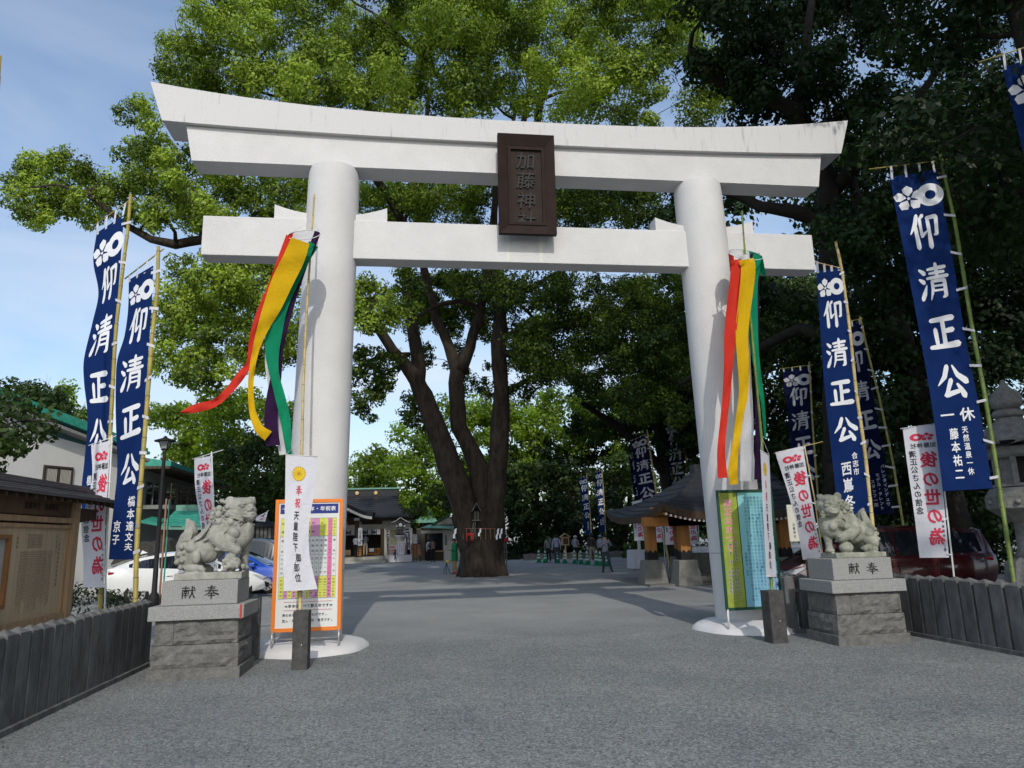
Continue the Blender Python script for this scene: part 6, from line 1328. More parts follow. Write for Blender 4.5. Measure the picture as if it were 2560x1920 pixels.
# dark banners flanking the lantern
def small_flag(label, quad, Y, m, txt, tm, pole, name='dark_banner'):
    (lx, ly), (rx, ry), (bx, by), (cx, cy) = [A_(*p) for p in quad]; p0, p1 = [at(*A_(*p), Y) for p in pole]; p1.z = 0
    t = thing(name, label, 'banner', (p1.x, Y, 0)); mb = MB(); mb.tube([p0, p1], .025, 6); mb.build('pole', PLASTIC, t, world=True)
    C = Cloth([(0, lx, ly, rx, ry), (1, bx, by, cx, cy)], Y, Y, .08, 1.1, 1.0); o = C.mesh(6, 24).build('cloth', m, t, world=True, smooth=True, fix=False)
    f = lambda u, v: C(u, v, .02); q = MB(); crest(q, f, .5, .08, .9, .10); column(q, txt, .5, .2, .095, .6, .08, f, .03); q.build('lettering', tm, o, world=True, fix=False)
small_flag('dark blue banner leaning at the right of the tall lantern', ((975, 780), (1040, 775), (1010, 1190), (1068, 1185)), 45.0, NAVYC, '肥後の清正公祭', WPRINT, ((1042, 770), (1075, 1300)))
small_flag('narrow dark banner on a white pole at the left of the tall lantern', ((680, 815), (712, 812), (690, 1200), (725, 1195)), 45.0, NAVYC, '清正公祭', WPRINT, ((714, 805), (700, 1300)))

def plaque_rack():
    Y = 45.6; P = lambda x, y: at(*A_(x, y), Y); a, b = P(965, 1185), P(1222, 1010); t = thing('plaque_rack', 'rack hung with rows of small reddish wooden plaques right of the lantern', 'rack', ((a.x+b.x)/2, Y, 0))
    for x in (a.x, (a.x+b.x)/2, b.x): mb = MB(); mb.box((x-.04, Y, 0), (x+.04, Y+.08, b.z+.1)); mb.build('upright', WOOD_D, t, world=True)
    src = None; rnd = random.Random(4)
    for r in range(4):
        z = a.z+(b.z-a.z)*(r+.9)/4; mb = MB(); mb.box((a.x, Y-.02, z), (b.x, Y+.02, z+.04)); mb.build('rail', WOOD_D, t, world=True)
        for k in range(13):
            x = a.x+.12+(b.x-a.x-.24)*k/12
            if src is None:
                mb = MB(); mb.prism([V((-.12, 0, -.28)), V((.12, 0, -.28)), V((.12, 0, -.1)), V((0, 0, -.03)), V((-.12, 0, -.1))], (0, .02, 0)); src = mb.build('plaque', mat('plaque_wood', (.34, .17, .10), var=.45, scale=2), t); o = src
            else: o = src.copy(); COL.objects.link(o); o.parent = t
            o.location = (x-WM[t.name].to_translation().x, -.06-.02*rnd.random(), z); o.rotation_euler = (0, rnd.uniform(-.12, .12), 0)
plaque_rack()

def office():
    Y = 46.0; P = lambda x, y, d=0: at(*A_(x, y), Y+d); X = lambda x: P(x, 900).x; Z = lambda y: P(1400, y).z
    t = thing('shrine_office', 'small cream shrine office with pale green copper roof left of the great camphor', 'building', (X(1500), Y+2, 0))
    mb = MB(); mb.box((X(1590), Y, 0), (X(2000), Y+3.5, Z(800))); mb.build('wall', PLASTER, t, world=True)
    for k in range(8): mb = MB(); x = X(1655+k*33); mb.box((x, Y-.03, 0), (x+.03, Y-.005, Z(830))); mb.build('batten', PLASTER_W, t, world=True)
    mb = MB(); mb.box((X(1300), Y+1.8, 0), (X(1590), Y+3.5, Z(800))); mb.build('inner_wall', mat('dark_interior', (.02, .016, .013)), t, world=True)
    mb = MB(); mb.box((X(1230), Y+.1, Z(850)), (X(1590), Y+.3, Z(805))); mb.build('head_beam', PLASTER, t, world=True)
    mb = MB(); mb.box((X(1340), Y+1.7, Z(1100)), (X(1535), Y+1.78, Z(870))); mb.build('window', glass('dark_glass'), t, world=True)
    mb = MB(); mb.box((X(1440), Y-.1, Z(1150)), (X(1590), Y+.7, Z(1130))); mb.build('counter_top', WOOD, t, world=True)
    mb = MB(); mb.box((X(1460), Y+.1, 0), (X(1585), Y+.6, Z(1150))); mb.build('counter', WOOD_D, t, world=True)
    # lower skirt roof and upper gable roof
    mb = MB(); mb.hexa([P(1222, 768, -1), P(1805, 782, -1), P(1765, 708, 1), P(1395, 714, 1), P(1222, 758, -1), P(1805, 770, -1), P(1765, 700, 1), P(1395, 704, 1)]); mb.build('skirt_roof', COPPER_P, t, world=True)
    mb = MB(); mb.box((X(1228), Y-.95, Z(800)), (X(1800), Y-.8, Z(772))); mb.build('fascia', WOOD_D, t, world=True)
    mb = MB(); mb.hexa([P(1395, 716, -.2), P(1680, 560, -.2), P(1680, 560, 5), P(1395, 716, 5), P(1390, 704, -.3), P(1680, 545, -.3), P(1680, 545, 5), P(1390, 704, 5)]); mb.build('gable_roof', COPPER_P, t, world=True)
    mb = MB(); mb.hexa([P(1680, 560, -.2), P(1960, 716, -.2), P(1960, 716, 5), P(1680, 560, 5), P(1680, 545, -.3), P(1965, 704, -.3), P(1965, 704, 5), P(1680, 545, 5)]); mb.build('gable_roof', COPPER_P, t, world=True)
    mb = MB(); mb.prism([P(1420, 712, 0), P(1680, 575, 0), P(1930, 712, 0)], (0, .15, 0)); mb.build('gable', mat('grey_gable', (.2, .2, .19)), t, world=True)
    mb = MB(); mb.box((X(1608), Y-.05, Z(1045)), (X(1640), Y-.03, Z(885))); o = mb.build('sign_panel', BLACKM, t, world=True)
    S = flat((X(1608), Y-.06, Z(885)), (X(1640)-X(1608), 0, 0), (0, 0, Z(1045)-Z(885)), (0, 0, 0)); q = MB(); column(q, '御朱印受付所', .5, .1, .16, .7, .14, S, .02); q.build('sign_lettering', WPRINT, t, world=True, fix=False)
    t = thing('side_shrine_roof', 'low building with pale green ridge between the shrine hall and the office', 'building', (X(1200), Y+8, 0))
    a, b = P(1085, 470, 6), P(1380, 410, 6)
    mb = MB(); mb.box((a.x, Y+6, b.z-.2), (b.x, Y+6.5, b.z)); mb.build('ridge', COPPER_P, t, world=True)
    mb = MB(); mb.hexa([V((a.x-.5, Y+4, a.z-1.2)), V((b.x+.5, Y+4, a.z-1.2)), V((b.x, Y+6.2, b.z-.2)), V((a.x, Y+6.2, b.z-.2)), V((a.x-.5, Y+4, a.z-1.1)), V((b.x+.5, Y+4, a.z-1.1)), V((b.x, Y+6.2, b.z-.1)), V((a.x, Y+6.2, b.z-.1))]); mb.build('roof', COPPER_P, t, world=True)
    mb = MB(); mb.box((a.x, Y+4.6, 0), (b.x, Y+8, a.z-1.1)); mb.build('wall', mat('dim_wall', (.12, .11, .09)), t, world=True)
office()

# ---- wash pavilion at the right
def A3(x, y): return (1240+x*.28933, 1000+y*.28933)
def pavilion():
    Yf, Yb = 9.9, 12.9; g1 = gr(*A3(1355, 1603)); g2 = gr(*A3(1628, 1610))
    t = thing('wash_pavilion', 'open wash pavilion with dark upswept roof on orange timber posts and splayed stone feet', 'pavilion', (8.4, 11, 0))
    xs = [at(*A3(1612, 1200), g2.y).x]; xa = at(*A3(1342, 1200), g1.y).x; y2 = g2.y+.3; y1 = g1.y+.3
    posts = [(at(1628, 1380, y1).x, y1), (at(1711, 1380, y2).x, y2), (9.6, y2-.3), (11.2, y2-.3), (9.8, y2+3.2), (11.4, y2+3.2), (at(1700, 1380, y2+3.4).x, y2+3.4)]
    zt = at(1711, 1290, y2).z
    SF = mat('foot_stone', (.17, .165, .15), var=.2, scale=8, bump=.3)
    for x, y in posts:
        mb = MB(); b = .40; c = .29; h = .78; mb.hexa([V((x-b, y-b, 0)), V((x+b, y-b, 0)), V((x+b, y+b, 0)), V((x-b, y+b, 0)), V((x-c, y-c, h)), V((x+c, y-c, h)), V((x+c, y+c, h)), V((x-c, y+c, h))]); mb.build('stone_foot', SF, t, world=True, bevel=.02)
        mb = MB(); mb.box((x-.16, y-.16, h+.22), (x+.16, y+.16, zt)); mb.build('post', WOOD_O, t, world=True, bevel=.015)
        mb = MB(); k = .175; vs = []
        for (ax, ay) in ((-1, -1), (1, -1), (1, 1), (-1, 1)): vs.append((x+k*ax, y+k*ay))
        mb.box((x-k, y-k, h), (x+k, y+k, h+.22))
        for j in range(4):
            (ax, ay), (bx, by) = vs[j], vs[(j+1) % 4]
            for q in range(2): p0 = V((ax+(bx-ax)*q/2, ay+(by-ay)*q/2, h+.22)); p1 = V((ax+(bx-ax)*(q+1)/2, ay+(by-ay)*(q+1)/2, h+.22)); mb.add([p0, p1, (p0+p1)/2+V((0, 0, .09))], [(0, 1, 2)])
        mb.build('metal_shoe', BLACKM, t, world=True)
    ya, yb = y2-1.3, y2+5.0; x0, x1 = at(1513, 1272, yb).x, at(2060, 1270, ya).x; cx = (x0+x1)/2; cy = (ya+yb)/2
    ze = at(1640, 1286, ya).z-.02; zr = at(1736, 1178, cy).z; cxr = at(1736, 1170, cy).x+1.3
    # upswept hipped roof from rings
    rings = []; n = 9
    for k in range(n+1):
        q = k/n; hx = (x1-x0)/2*(1-q)+1.3*q; cxq = cx+(cxr-cx)*q; hy = (yb-ya)/2*(1-q)+.15*q; z = ze+(zr-ze)*(q**1.35); pts = []
        for (ax, ay, bx, by) in ((-1, -1, 1, -1), (1, -1, 1, 1), (1, 1, -1, 1), (-1, 1, -1, -1)):
            for i in range(10): s = i/10; u = ax+(bx-ax)*s; v = ay+(by-ay)*s; e = (abs(u)*abs(v))**3; pts.append(V((cxq+hx*u, cy+hy*v, z+.35*e*(1-q)**2)))
        rings.append(pts)
    for k in range(n):
        mb = MB(); m_ = len(rings[0]); up = V((0, 0, .05)); mb.add(rings[k]+rings[k+1]+[p+up for p in rings[k]]+[p+up*.2 for p in rings[k+1]], [(2*m_+i, 2*m_+(i+1) % m_, 3*m_+(i+1) % m_, 3*m_+i) for i in range(m_)]+[(i, (i+1) % m_, 2*m_+(i+1) % m_, 2*m_+i) for i in range(m_)])
        mb.build('roof_course', TILE, t, world=True, fix=False)
    mb = MB(); p = rings[-1]; mb.add([q for q in p], [tuple(range(len(p)))]); mb.box((cxr-1.4, cy-.22, zr-.05), (cxr+1.4, cy+.22, zr+.22)); mb.build('ridge', TILE, t, world=True)
    m_ = len(rings[0]); mb = MB(); lo = [V((cx+(q.x-cx)*.985, cy+(q.y-cy)*.985, q.z-.20)) for q in rings[0]]; mb.add(rings[0]+lo, [(i, (i+1) % m_, m_+(i+1) % m_, m_+i) for i in range(m_)]); mb.build('eaves_board', WOOD_D, t, world=True, fix=False)
    mb = MB(); inn = [V((cx+(q.x-cx)*.62, cy+(q.y-cy)*.62, ze+.1)) for q in rings[0]]; mb.add(lo+inn, [(i, (i+1) % m_, m_+(i+1) % m_, m_+i) for i in range(m_)]); mb.build('soffit', WOOD_O, t, world=True, fix=False)
    src = None
    for k in range(34):
        x = x0+.2+(x1-x0-.4)*k/33; e = abs((x-cx)/((x1-x0)/2))**3
        mb = MB(); mb.box((-.035, 0, 0), (.035, 1.4, .07))
        if src is None: src = mb.build('rafter', WOOD_O, t); o = src
        else: o = src.copy(); COL.objects.link(o); o.parent = t
        o.location = V((x, ya+.12, ze-.26+.33*e))-WM[t.name].to_translation(); o.rotation_euler = (R(9), 0, 0)
        mb2 = MB(); mb2.box((-.034, -.006, .002), (.034, -.001, .066)); q = mb2.build('rafter_tip', WPRINT, o)
    for a, b in ((posts[0], posts[2]), (posts[1], posts[3]), (posts[4], posts[5])):
        mb = MB(); mb.box((min(a[0], b[0])-.6, min(a[1], b[1])-.1, zt-.3), (max(a[0], b[0])+.6, min(a[1], b[1])+.1, zt-.02)); mb.build('beam', WOOD_O, t, world=True)
    for a, b in ((posts[1], posts[6]), (posts[3], posts[5])):
        mb = MB(); mb.box((a[0]-.09, a[1]-.4, zt-.02), (a[0]+.09, b[1]+.4, zt+.24)); mb.build('cross_beam', WOOD_O, t, world=True)
    mb = MB(); mb.box((posts[0][0]-.4, y1-.9, -.02), (12.2, y2+4.2, .06)); mb.build('stone_floor', mat('worn_paving', (.15, .148, .14), var=.2, scale=3), t, world=True)
    b = thing('water_basin', 'long dark stone water basin under the wash pavilion', 'basin', (8.6, y2+1.7, .06))
    mb = MB(); mb.box((-1.5, -.6, 0), (1.5, .6, .25)); mb.build('plinth', GRANITE_R, b, bevel=.02)
    mb = MB(); o_ = [(-1.35, -.5), (1.35, -.5), (1.35, .5), (-1.35, .5)]; i_ = [(-1.2, -.36), (1.2, -.36), (1.2, .36), (-1.2, .36)]
    vs = [V((x, y, z)) for x, y, z in [(*p, .25) for p in o_]+[(*p, .85) for p in o_]+[(*p, .85) for p in i_]+[(*p, .45) for p in i_]]
    mb.add(vs, [(a*4+k, a*4+(k+1) % 4, (a+1)*4+(k+1) % 4, (a+1)*4+k) for a in range(3) for k in range(4)]+[(12, 13, 14, 15)]); mb.build('trough', GRANITE_R, b)
    mb = MB(); mb.box((-1.19, -.35, .76), (1.19, .35, .77)); mb.build('water', glass('still_water', (.01, .02, .02), .02), b)
pavilion()

# ---- notice shelter, left foreground
def notice():
    a = V((-6.95, -.75, 0)); d = V((0, -1, 0)); nrm = V((1, 0, 0))
    t = thing('notice_shelter', 'roofed wooden notice shelter with carved header and handwritten panel behind the left stone fence', 'shelter', tuple(a))
    def Q(u, n, z): return a+d*u+nrm*n+V((0, 0, z))
    def bx(name, u0, u1, n0, n1, z0, z1, m_, bev=.004, par=None): mb = MB(); mb.hexa([Q(u0, n1, z0), Q(u1, n1, z0), Q(u1, n0, z0), Q(u0, n0, z0), Q(u0, n1, z1), Q(u1, n1, z1), Q(u1, n0, z1), Q(u0, n0, z1)]); return mb.build(name, m_, par or t, world=True, bevel=bev)
    UL = 3.3
    bx('post', -.10, .07, -.08, .08, 0, 2.30, WOOD); bx('post', UL, UL+.17, -.08, .08, 0, 2.30, WOOD)
    bx('rail', .07, UL, -.05, .06, 1.97, 2.045, WOOD); bx('rail', .07, UL, -.05, .05, 1.895, 1.945, WOOD)
    bx('header', .08, UL, -.03, .03, 2.06, 2.30, mat('brown_header', (.13, .075, .04), var=.2, scale=8, streak=(1, 1, .1)))
    bx('back_panel', .08, UL, -.05, -.035, .70, 2.30, WOOD_D, 0)
    bx('sill', .07, UL, -.05, .06, .64, .74, WOOD)
    n = 12
    for k in range(n): u0 = .08+(UL-.08)*k/n; bx('plank', u0+.002, u0+(UL-.08)/n-.002, -.02, .005+.003*(k % 2), .74, 1.895, mat('panel_cypress', (.56, .42, .27), var=.14, scale=12, streak=(1, 1, .05)), 0)
    bx('side_frame', .08, .14, -.03, .03, .74, 1.895, WOOD)
    S = lambda u, v: Q(.12+(1-u)*2.0, .016, 1.87-v*1.10)
    q = MB(); rnd = random.Random(8); base = '加藤神社由緒御祭神加藤清正公文禄慶長肥後国主熊本城築城治水干拓文化産業振興徳川家康豊臣秀吉大名武将農民信仰学問尊敬'
    for c in range(26): column(q, ''.join(rnd.choice(base) for _ in range(rnd.randint(20, 27))), .395+.0165*c, .26, .0262, .011, .020, S, 0)
    for c in range(11): column(q, ''.join(rnd.choice(base) for _ in range(6)), .47+.018*c, .06, .028, .013, .023, S, 0)
    column(q, '三島県加藤神社宝物概要', .90, .12, .055, .02, .04, S, .01); column(q, '加藤神社', .86, .08, .06, .018, .04, S, 0); column(q, '一御祭神', .34, .05, .05, .02, .04, S, 0)
    q.build('handwriting', INK, t, world=True, fix=False)
    q = MB(); Sh = lambda u, v: Q(2.2-u*2.0, .034, 2.30-v*.24)
    for i, ch in enumerate('加藤神社　由緒略記'): put(q, ch, .42+.052*i, .5, .045, .42, Sh, .02)
    q.build('header_lettering', mat('carved_dark', (.03, .02, .015), var=0), t, world=True, fix=False)
    c = thing('display_case', 'framed glass display case with a grey sheet at the left end of the shelter', 'display case', tuple(Q(2.4, .1, 0)))
    OF = mat('orange_case_frame', (.30, .14, .05), var=.15); u0, u1, z0, z1 = 1.74, 3.0, .93, 1.80
    for nm, A in (('frame_rail', (u0, u0+.05, .03, .10, z0, z1)), ('frame_rail', (u1-.05, u1, .03, .10, z0, z1)), ('frame_rail', (u0+.05, u1-.05, .03, .10, z0, z0+.05)), ('frame_rail', (u0+.05, u1-.05, .03, .10, z1-.05, z1))): bx(nm, *A, OF, .003, c)
    bx('sheet', u0+.05, u1-.05, .035, .05, z0+.05, z1-.05, mat('grey_sheet', (.42, .44, .42), var=.1, scale=3), 0, c)
    # roof
    RM = mat('weathered_roof_board', (.10, .092, .088), var=.3, scale=8, bump=.3, streak=(1, .12, 1)); UE = -.78
    for side, ne in (('front', .33), ('back', -.62)):
        for k in range(4):
            q0, q1 = k/4, (k+1)/4; f = lambda q_: (ne+(-.15-ne)*q_, 2.31+(2.47-2.31)*q_)
            (n0, z0_), (n1, z1_) = f(q0), f(q1); mb = MB()
            mb.hexa([Q(UE, n0, z0_-.02), Q(4, n0, z0_-.02), Q(4, n1, z1_-.02), Q(UE-.02*k, n1, z1_-.02), Q(UE, n0, z0_+.028), Q(4, n0, z0_+.028), Q(4, n1, z1_+.012), Q(UE-.02*k, n1, z1_+.012)]); mb.build('roof_course', RM, t, world=True)
    for k, (w_, h_) in enumerate(((.24, .03), (.17, .065), (.10, .10))): bx('ridge_board', UE-.06+.02*k, 4, -.15-w_/2, -.15+w_/2, 2.455+h_-.035, 2.455+h_, mat('ridge_grey', (.11, .10, .098), var=.25), .004)
    for k in range(20): u = -.66+k*.23; mb = MB(); mb.hexa([Q(u, .29, 2.235), Q(u+.06, .29, 2.235), Q(u+.06, -.1, 2.34), Q(u, -.1, 2.34), Q(u, .29, 2.285), Q(u+.06, .29, 2.285), Q(u+.06, -.1, 2.43), Q(u, -.1, 2.43)]); mb.build('rafter', WOOD_D, t, world=True)
    for ne in (.33, -.62): mb = MB(); mb.hexa([Q(UE-.05, ne, 2.19), Q(UE, ne, 2.19), Q(UE, -.15, 2.36), Q(UE-.05, -.15, 2.36), Q(UE-.05, ne, 2.285), Q(UE, ne, 2.285), Q(UE, -.15, 2.45), Q(UE-.05, -.15, 2.45)]); mb.build('bargeboard', WOOD_D, t, world=True)
    mb = MB(); mb.hexa([Q(UE+.05, -.05, 2.05), Q(-.08, -.05, 1.98), Q(-.08, .05, 1.98), Q(UE+.05, .05, 2.05), Q(UE+.05, -.05, 2.2), Q(-.08, -.05, 2.2), Q(-.08, .05, 2.2), Q(UE+.05, .05, 2.2)]); mb.build('bracket', WOOD_D, t, world=True)
notice()

# ---- white building with green roof, left
def left_building():
    def B(x, y): return (x*.192887, 1000+y*.192887)      # left close-up
    Y = 14.0
    t = thing('gabled_building', 'white plastered building with emerald roof and one curtained window at the left', 'building', tuple(at(150, 1380, Y).xy)+(0,))
    n = V((.35, -.94, 0)).normalized(); 
    p0 = at(40, 1380, 13.0); p0.z = 0; p1 = at(330, 1380, 17.0); p1.z = 0; d = (p1-p0).normalized(); nrm = V((d.y, -d.x, 0))
    def hit(x, y):  # photo pixel -> wall plane
        r_ = ray(x, y); k = (p0-CAM).dot(nrm)/r_.dot(nrm); return CAM+r_*k
    a, b = hit(*B(470, 290)), hit(*B(1095, 560)); e = hit(*B(1500, 720)); far = hit(-60, 970)
    L0 = hit(-60, 1380); L1 = hit(346, 1380)
    tl = hit(-60, 990); tr = hit(346, 1150)
    mb = MB(); lo0 = V((tl.x, tl.y, 0)); lo1 = V((tr.x, tr.y, 0)); mb.prism([lo0, lo1, tr, a+V((0, 0, -.3)), tl], tuple(-nrm*5)); mb.build('wall', PLASTER_W, t, world=True)
    off = nrm*.45
    for k, (z0, z1) in enumerate(((0, .14), (.14, .28), (.28, .42))):
        mb = MB(); A0, A1 = hit(-60, 985)+off*(1-.25*k), hit(352, 1138)+off*(1-.25*k); A0 = A0+V((0, 0, z0)); A1 = A1+V((0, 0, z0))
        mb.hexa([A0, A1, A1-nrm*2.2, A0-nrm*2.2, A0+V((0, 0, .10)), A1+V((0, 0, .10)), A1-nrm*2.2+V((0, 0, .3)), A0-nrm*2.2+V((0, 0, .3))]); mb.build('roof_course', COPPER, t, world=True)
    A0, A1 = hit(*B(500, 235)), hit(*B(935, 385)); mb = MB(); mb.hexa([A0-nrm*2, A1-nrm*2, A1-nrm*2.6, A0-nrm*2.6, A0-nrm*2+V((0, 0, .4)), A1-nrm*2+V((0, 0, .4)), A1-nrm*2.6+V((0, 0, .4)), A0-nrm*2.6+V((0, 0, .4))]); mb.build('ridge', COPPER, t, world=True)
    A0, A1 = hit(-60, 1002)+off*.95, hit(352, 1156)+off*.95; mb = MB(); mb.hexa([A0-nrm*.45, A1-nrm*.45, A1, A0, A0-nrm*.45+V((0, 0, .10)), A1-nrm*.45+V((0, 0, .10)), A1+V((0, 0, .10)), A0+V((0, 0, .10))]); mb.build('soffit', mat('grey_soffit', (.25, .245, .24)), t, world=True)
    wa, wb = hit(*B(565, 842)), hit(*B(945, 842)); wz = hit(*B(750, 1180)).z; zt = wa.z
    def wq(name, u0, u1, z0, z1, o_, m_, par=t): A = wa.lerp(wb, u0); Bq = wa.lerp(wb, u1); mb = MB(); A.z = z0; Bq.z = z0; up = V((0, 0, z1-z0)); f = nrm*o_; g = nrm*(o_-.06); mb.hexa([A+f, Bq+f, Bq+g, A+g, A+f+up, Bq+f+up, Bq+g+up, A+g+up]); return mb.build(name, m_, par, world=True)
    w = wq('window', 0, 1, wz, zt, .02, glass('dark_glass'))
    FR = mat('brown_window_frame', (.05, .035, .03)); wq('frame', 0, 1, zt-.07, zt, .06, FR, w); wq('frame', 0, .07, wz, zt-.07, .06, FR, w); wq('frame', .96, 1, wz, zt-.07, .06, FR, w); wq('frame', .50, .54, wz, zt-.07, .05, FR, w)
    for k in range(18): wq('curtain', .09+k*.048, .09+k*.048+.03, wz, zt-.1, .035, mat('lace_curtain', (.42, .40, .33), var=.1), w) if abs(.09+k*.048-.5) > .035 else None
    # wing with balcony, further back
    Yw = 27.0; t = thing('balcony_wing', 'grey two storey wing with dark windows, balcony rail and green eaves behind the street lamp', 'building', tuple(at(430, 1380, Yw).xy)+(0,))
    p0 = at(350, 1380, 24.0); p1 = at(540, 1380, 38.0); p0.z = p1.z = 0; d = (p1-p0).normalized(); nrm = V((d.y, -d.x, 0))
    def H(x, y): r_ = ray(x, y); return CAM+r_*((p0-CAM).dot(nrm)/r_.dot(nrm))
    def Cc(x, y): return (260+x*.192893, 1100+y*.192893)
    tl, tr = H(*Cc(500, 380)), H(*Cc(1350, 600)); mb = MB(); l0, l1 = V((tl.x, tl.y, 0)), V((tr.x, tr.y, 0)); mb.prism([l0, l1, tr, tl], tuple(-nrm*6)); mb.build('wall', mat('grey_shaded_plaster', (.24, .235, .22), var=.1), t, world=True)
    for yy, nm, k in ((0, 'eaves', 0),):
        A0, A1 = H(*Cc(480, 340)), H(*Cc(1400, 610)); f = nrm*1.3; mb = MB(); mb.hexa([A0+f, A1+f, A1-nrm*2, A0-nrm*2, A0+f+V((0, 0, .22)), A1+f+V((0, 0, .22)), A1-nrm*2+V((0, 0, .7)), A0-nrm*2+V((0, 0, .7))]); mb.build('roof', COPPER, t, world=True)
        mb = MB(); mb.hexa([A0-nrm*.0+V((0, 0, -.12)), A1+V((0, 0, -.12)), A1+f*.98+V((0, 0, -.12)), A0+f*.98+V((0, 0, -.12)), A0-V((0, 0, .005)), A1-V((0, 0, .005)), A1+f*.98-V((0, 0, .005)), A0+f*.98-V((0, 0, .005))]); mb.build('soffit', WOOD_D, t, world=True)
    A0, A1 = H(*Cc(480, 190)), H(*Cc(770, 270)); mb = MB(); mb.hexa([A0-nrm*2, A1-nrm*2, A1-nrm*5, A0-nrm*5, A0-nrm*2+V((0, 0, .3)), A1-nrm*2+V((0, 0, .3)), A1-nrm*5+V((0, 0, .9)), A0-nrm*5+V((0, 0, .9))]); mb.build('upper_roof', COPPER, t, world=True)
    for x0, x1, y0, y1 in ((550, 705, 560, 850), (800, 915, 620, 900), (980, 1060, 660, 880), (1110, 1200, 700, 880)):
        a, b = H(*Cc(x0, y0)), H(*Cc(x1, y0)); z0 = H(*Cc(x0, y1)).z; z1 = (a.z+b.z)/2; a.z = b.z = z0; up = V((0, 0, z1-z0)); mb = MB(); mb.hexa([a+nrm*.04, b+nrm*.04, b-nrm*.1, a-nrm*.1, a+nrm*.04+up, b+nrm*.04+up, b-nrm*.1+up, a-nrm*.1+up]); w = mb.build('window', glass('dark_glass'), t, world=True)
        m_ = a.lerp(b, .5); mb = MB(); s_ = d*.04; mb.hexa([m_-s_+nrm*.08, m_+s_+nrm*.08, m_+s_+nrm*.03, m_-s_+nrm*.03, m_-s_+nrm*.08+up, m_+s_+nrm*.08+up, m_+s_+nrm*.03+up, m_-s_+nrm*.03+up]); mb.build('mullion', mat('grey_frame', (.2, .2, .2)), w, world=True)
    a, b = H(*Cc(500, 905)), H(*Cc(1300, 940)); a.z = b.z = H(*Cc(700, 920)).z; f = nrm*1.2; mb = MB(); mb.hexa([a+f, b+f, b, a, a+f+V((0, 0, .18)), b+f+V((0, 0, .18)), b+V((0, 0, .18)), a+V((0, 0, .18))]); mb.build('balcony_floor', mat('grey_concrete', (.2, .2, .19)), t, world=True)
    for z_ in (.55, .85, 1.15): mb = MB(); mb.tube([a+f+V((0, 0, z_)), b+f+V((0, 0, z_))], .035, 6); mb.build('balcony_rail', WOOD_D, t, world=True)
    n_ = 14
    for k in range(n_): p = a.lerp(b, k/(n_-1))+f; mb = MB(); mb.tube([p+V((0, 0, .18)), p+V((0, 0, 1.15))], .03, 6); mb.build('baluster', WOOD_D, t, world=True)
    # green awning roof in front of it
    Ya = 22.0; Q = lambda x, y, dd=0: at(*Cc(x, y), Ya+dd)
    t = thing('entrance_canopy', 'turquoise copper roofed entrance canopy behind the lion with the cub', 'canopy', tuple(Q(1000, 1300).xy)+(0,))
    n_ = 6
    for k in range(n_):
        q0, q1 = k/n_, (k+1)/n_; L = lambda q: (Q(720+200*q, 1130-210*q, 2.2*q), Q(1290, 1132-212*q, 2.2*q)); (a, b), (c, d_) = L(q0), L(q1); mb = MB(); up = V((0, 0, .04))
        mb.hexa([a, b, d_, c, a+up, b+up, d_+up*.3, c+up*.3]); mb.build('roof_course', COPPER_P if False else COPPER, t, world=True)
    a, b = Q(715, 1160), Q(1290, 1165); mb = MB(); mb.hexa([a, b, b+V((0, .1, 0)), a+V((0, .1, 0)), a+V((0, 0, .16)), b+V((0, 0, .16)), b+V((0, .1, .16)), a+V((0, .1, .16))]); mb.build('fascia', COPPER_P, t, world=True)
    mb = MB(); a, b = Q(930, 920, 2.3), Q(1290, 905, 2.3); mb.box((a.x, a.y, a.z), (b.x, b.y+.3, b.z+.25)); mb.build('ridge', COPPER_P, t, world=True)
    for x in (760, 1240): a = Q(x, 1160, .3); mb = MB(); mb.box((a.x-.07, a.y, 0), (a.x+.07, a.y+.14, a.z)); mb.build('post', WOOD_D, t, world=True)
    a, b = Q(480, 1075, 1), Q(700, 1115, 1); mb = MB(); mb.hexa([a, b, b+V((0, 1.5, .2)), a+V((0, 1.5, .2)), a+V((0, 0, .12)), b+V((0, 0, .12)), b+V((0, 1.5, .35)), a+V((0, 1.5, .35))]); mb.build('side_roof', COPPER, t, world=True)
left_building()
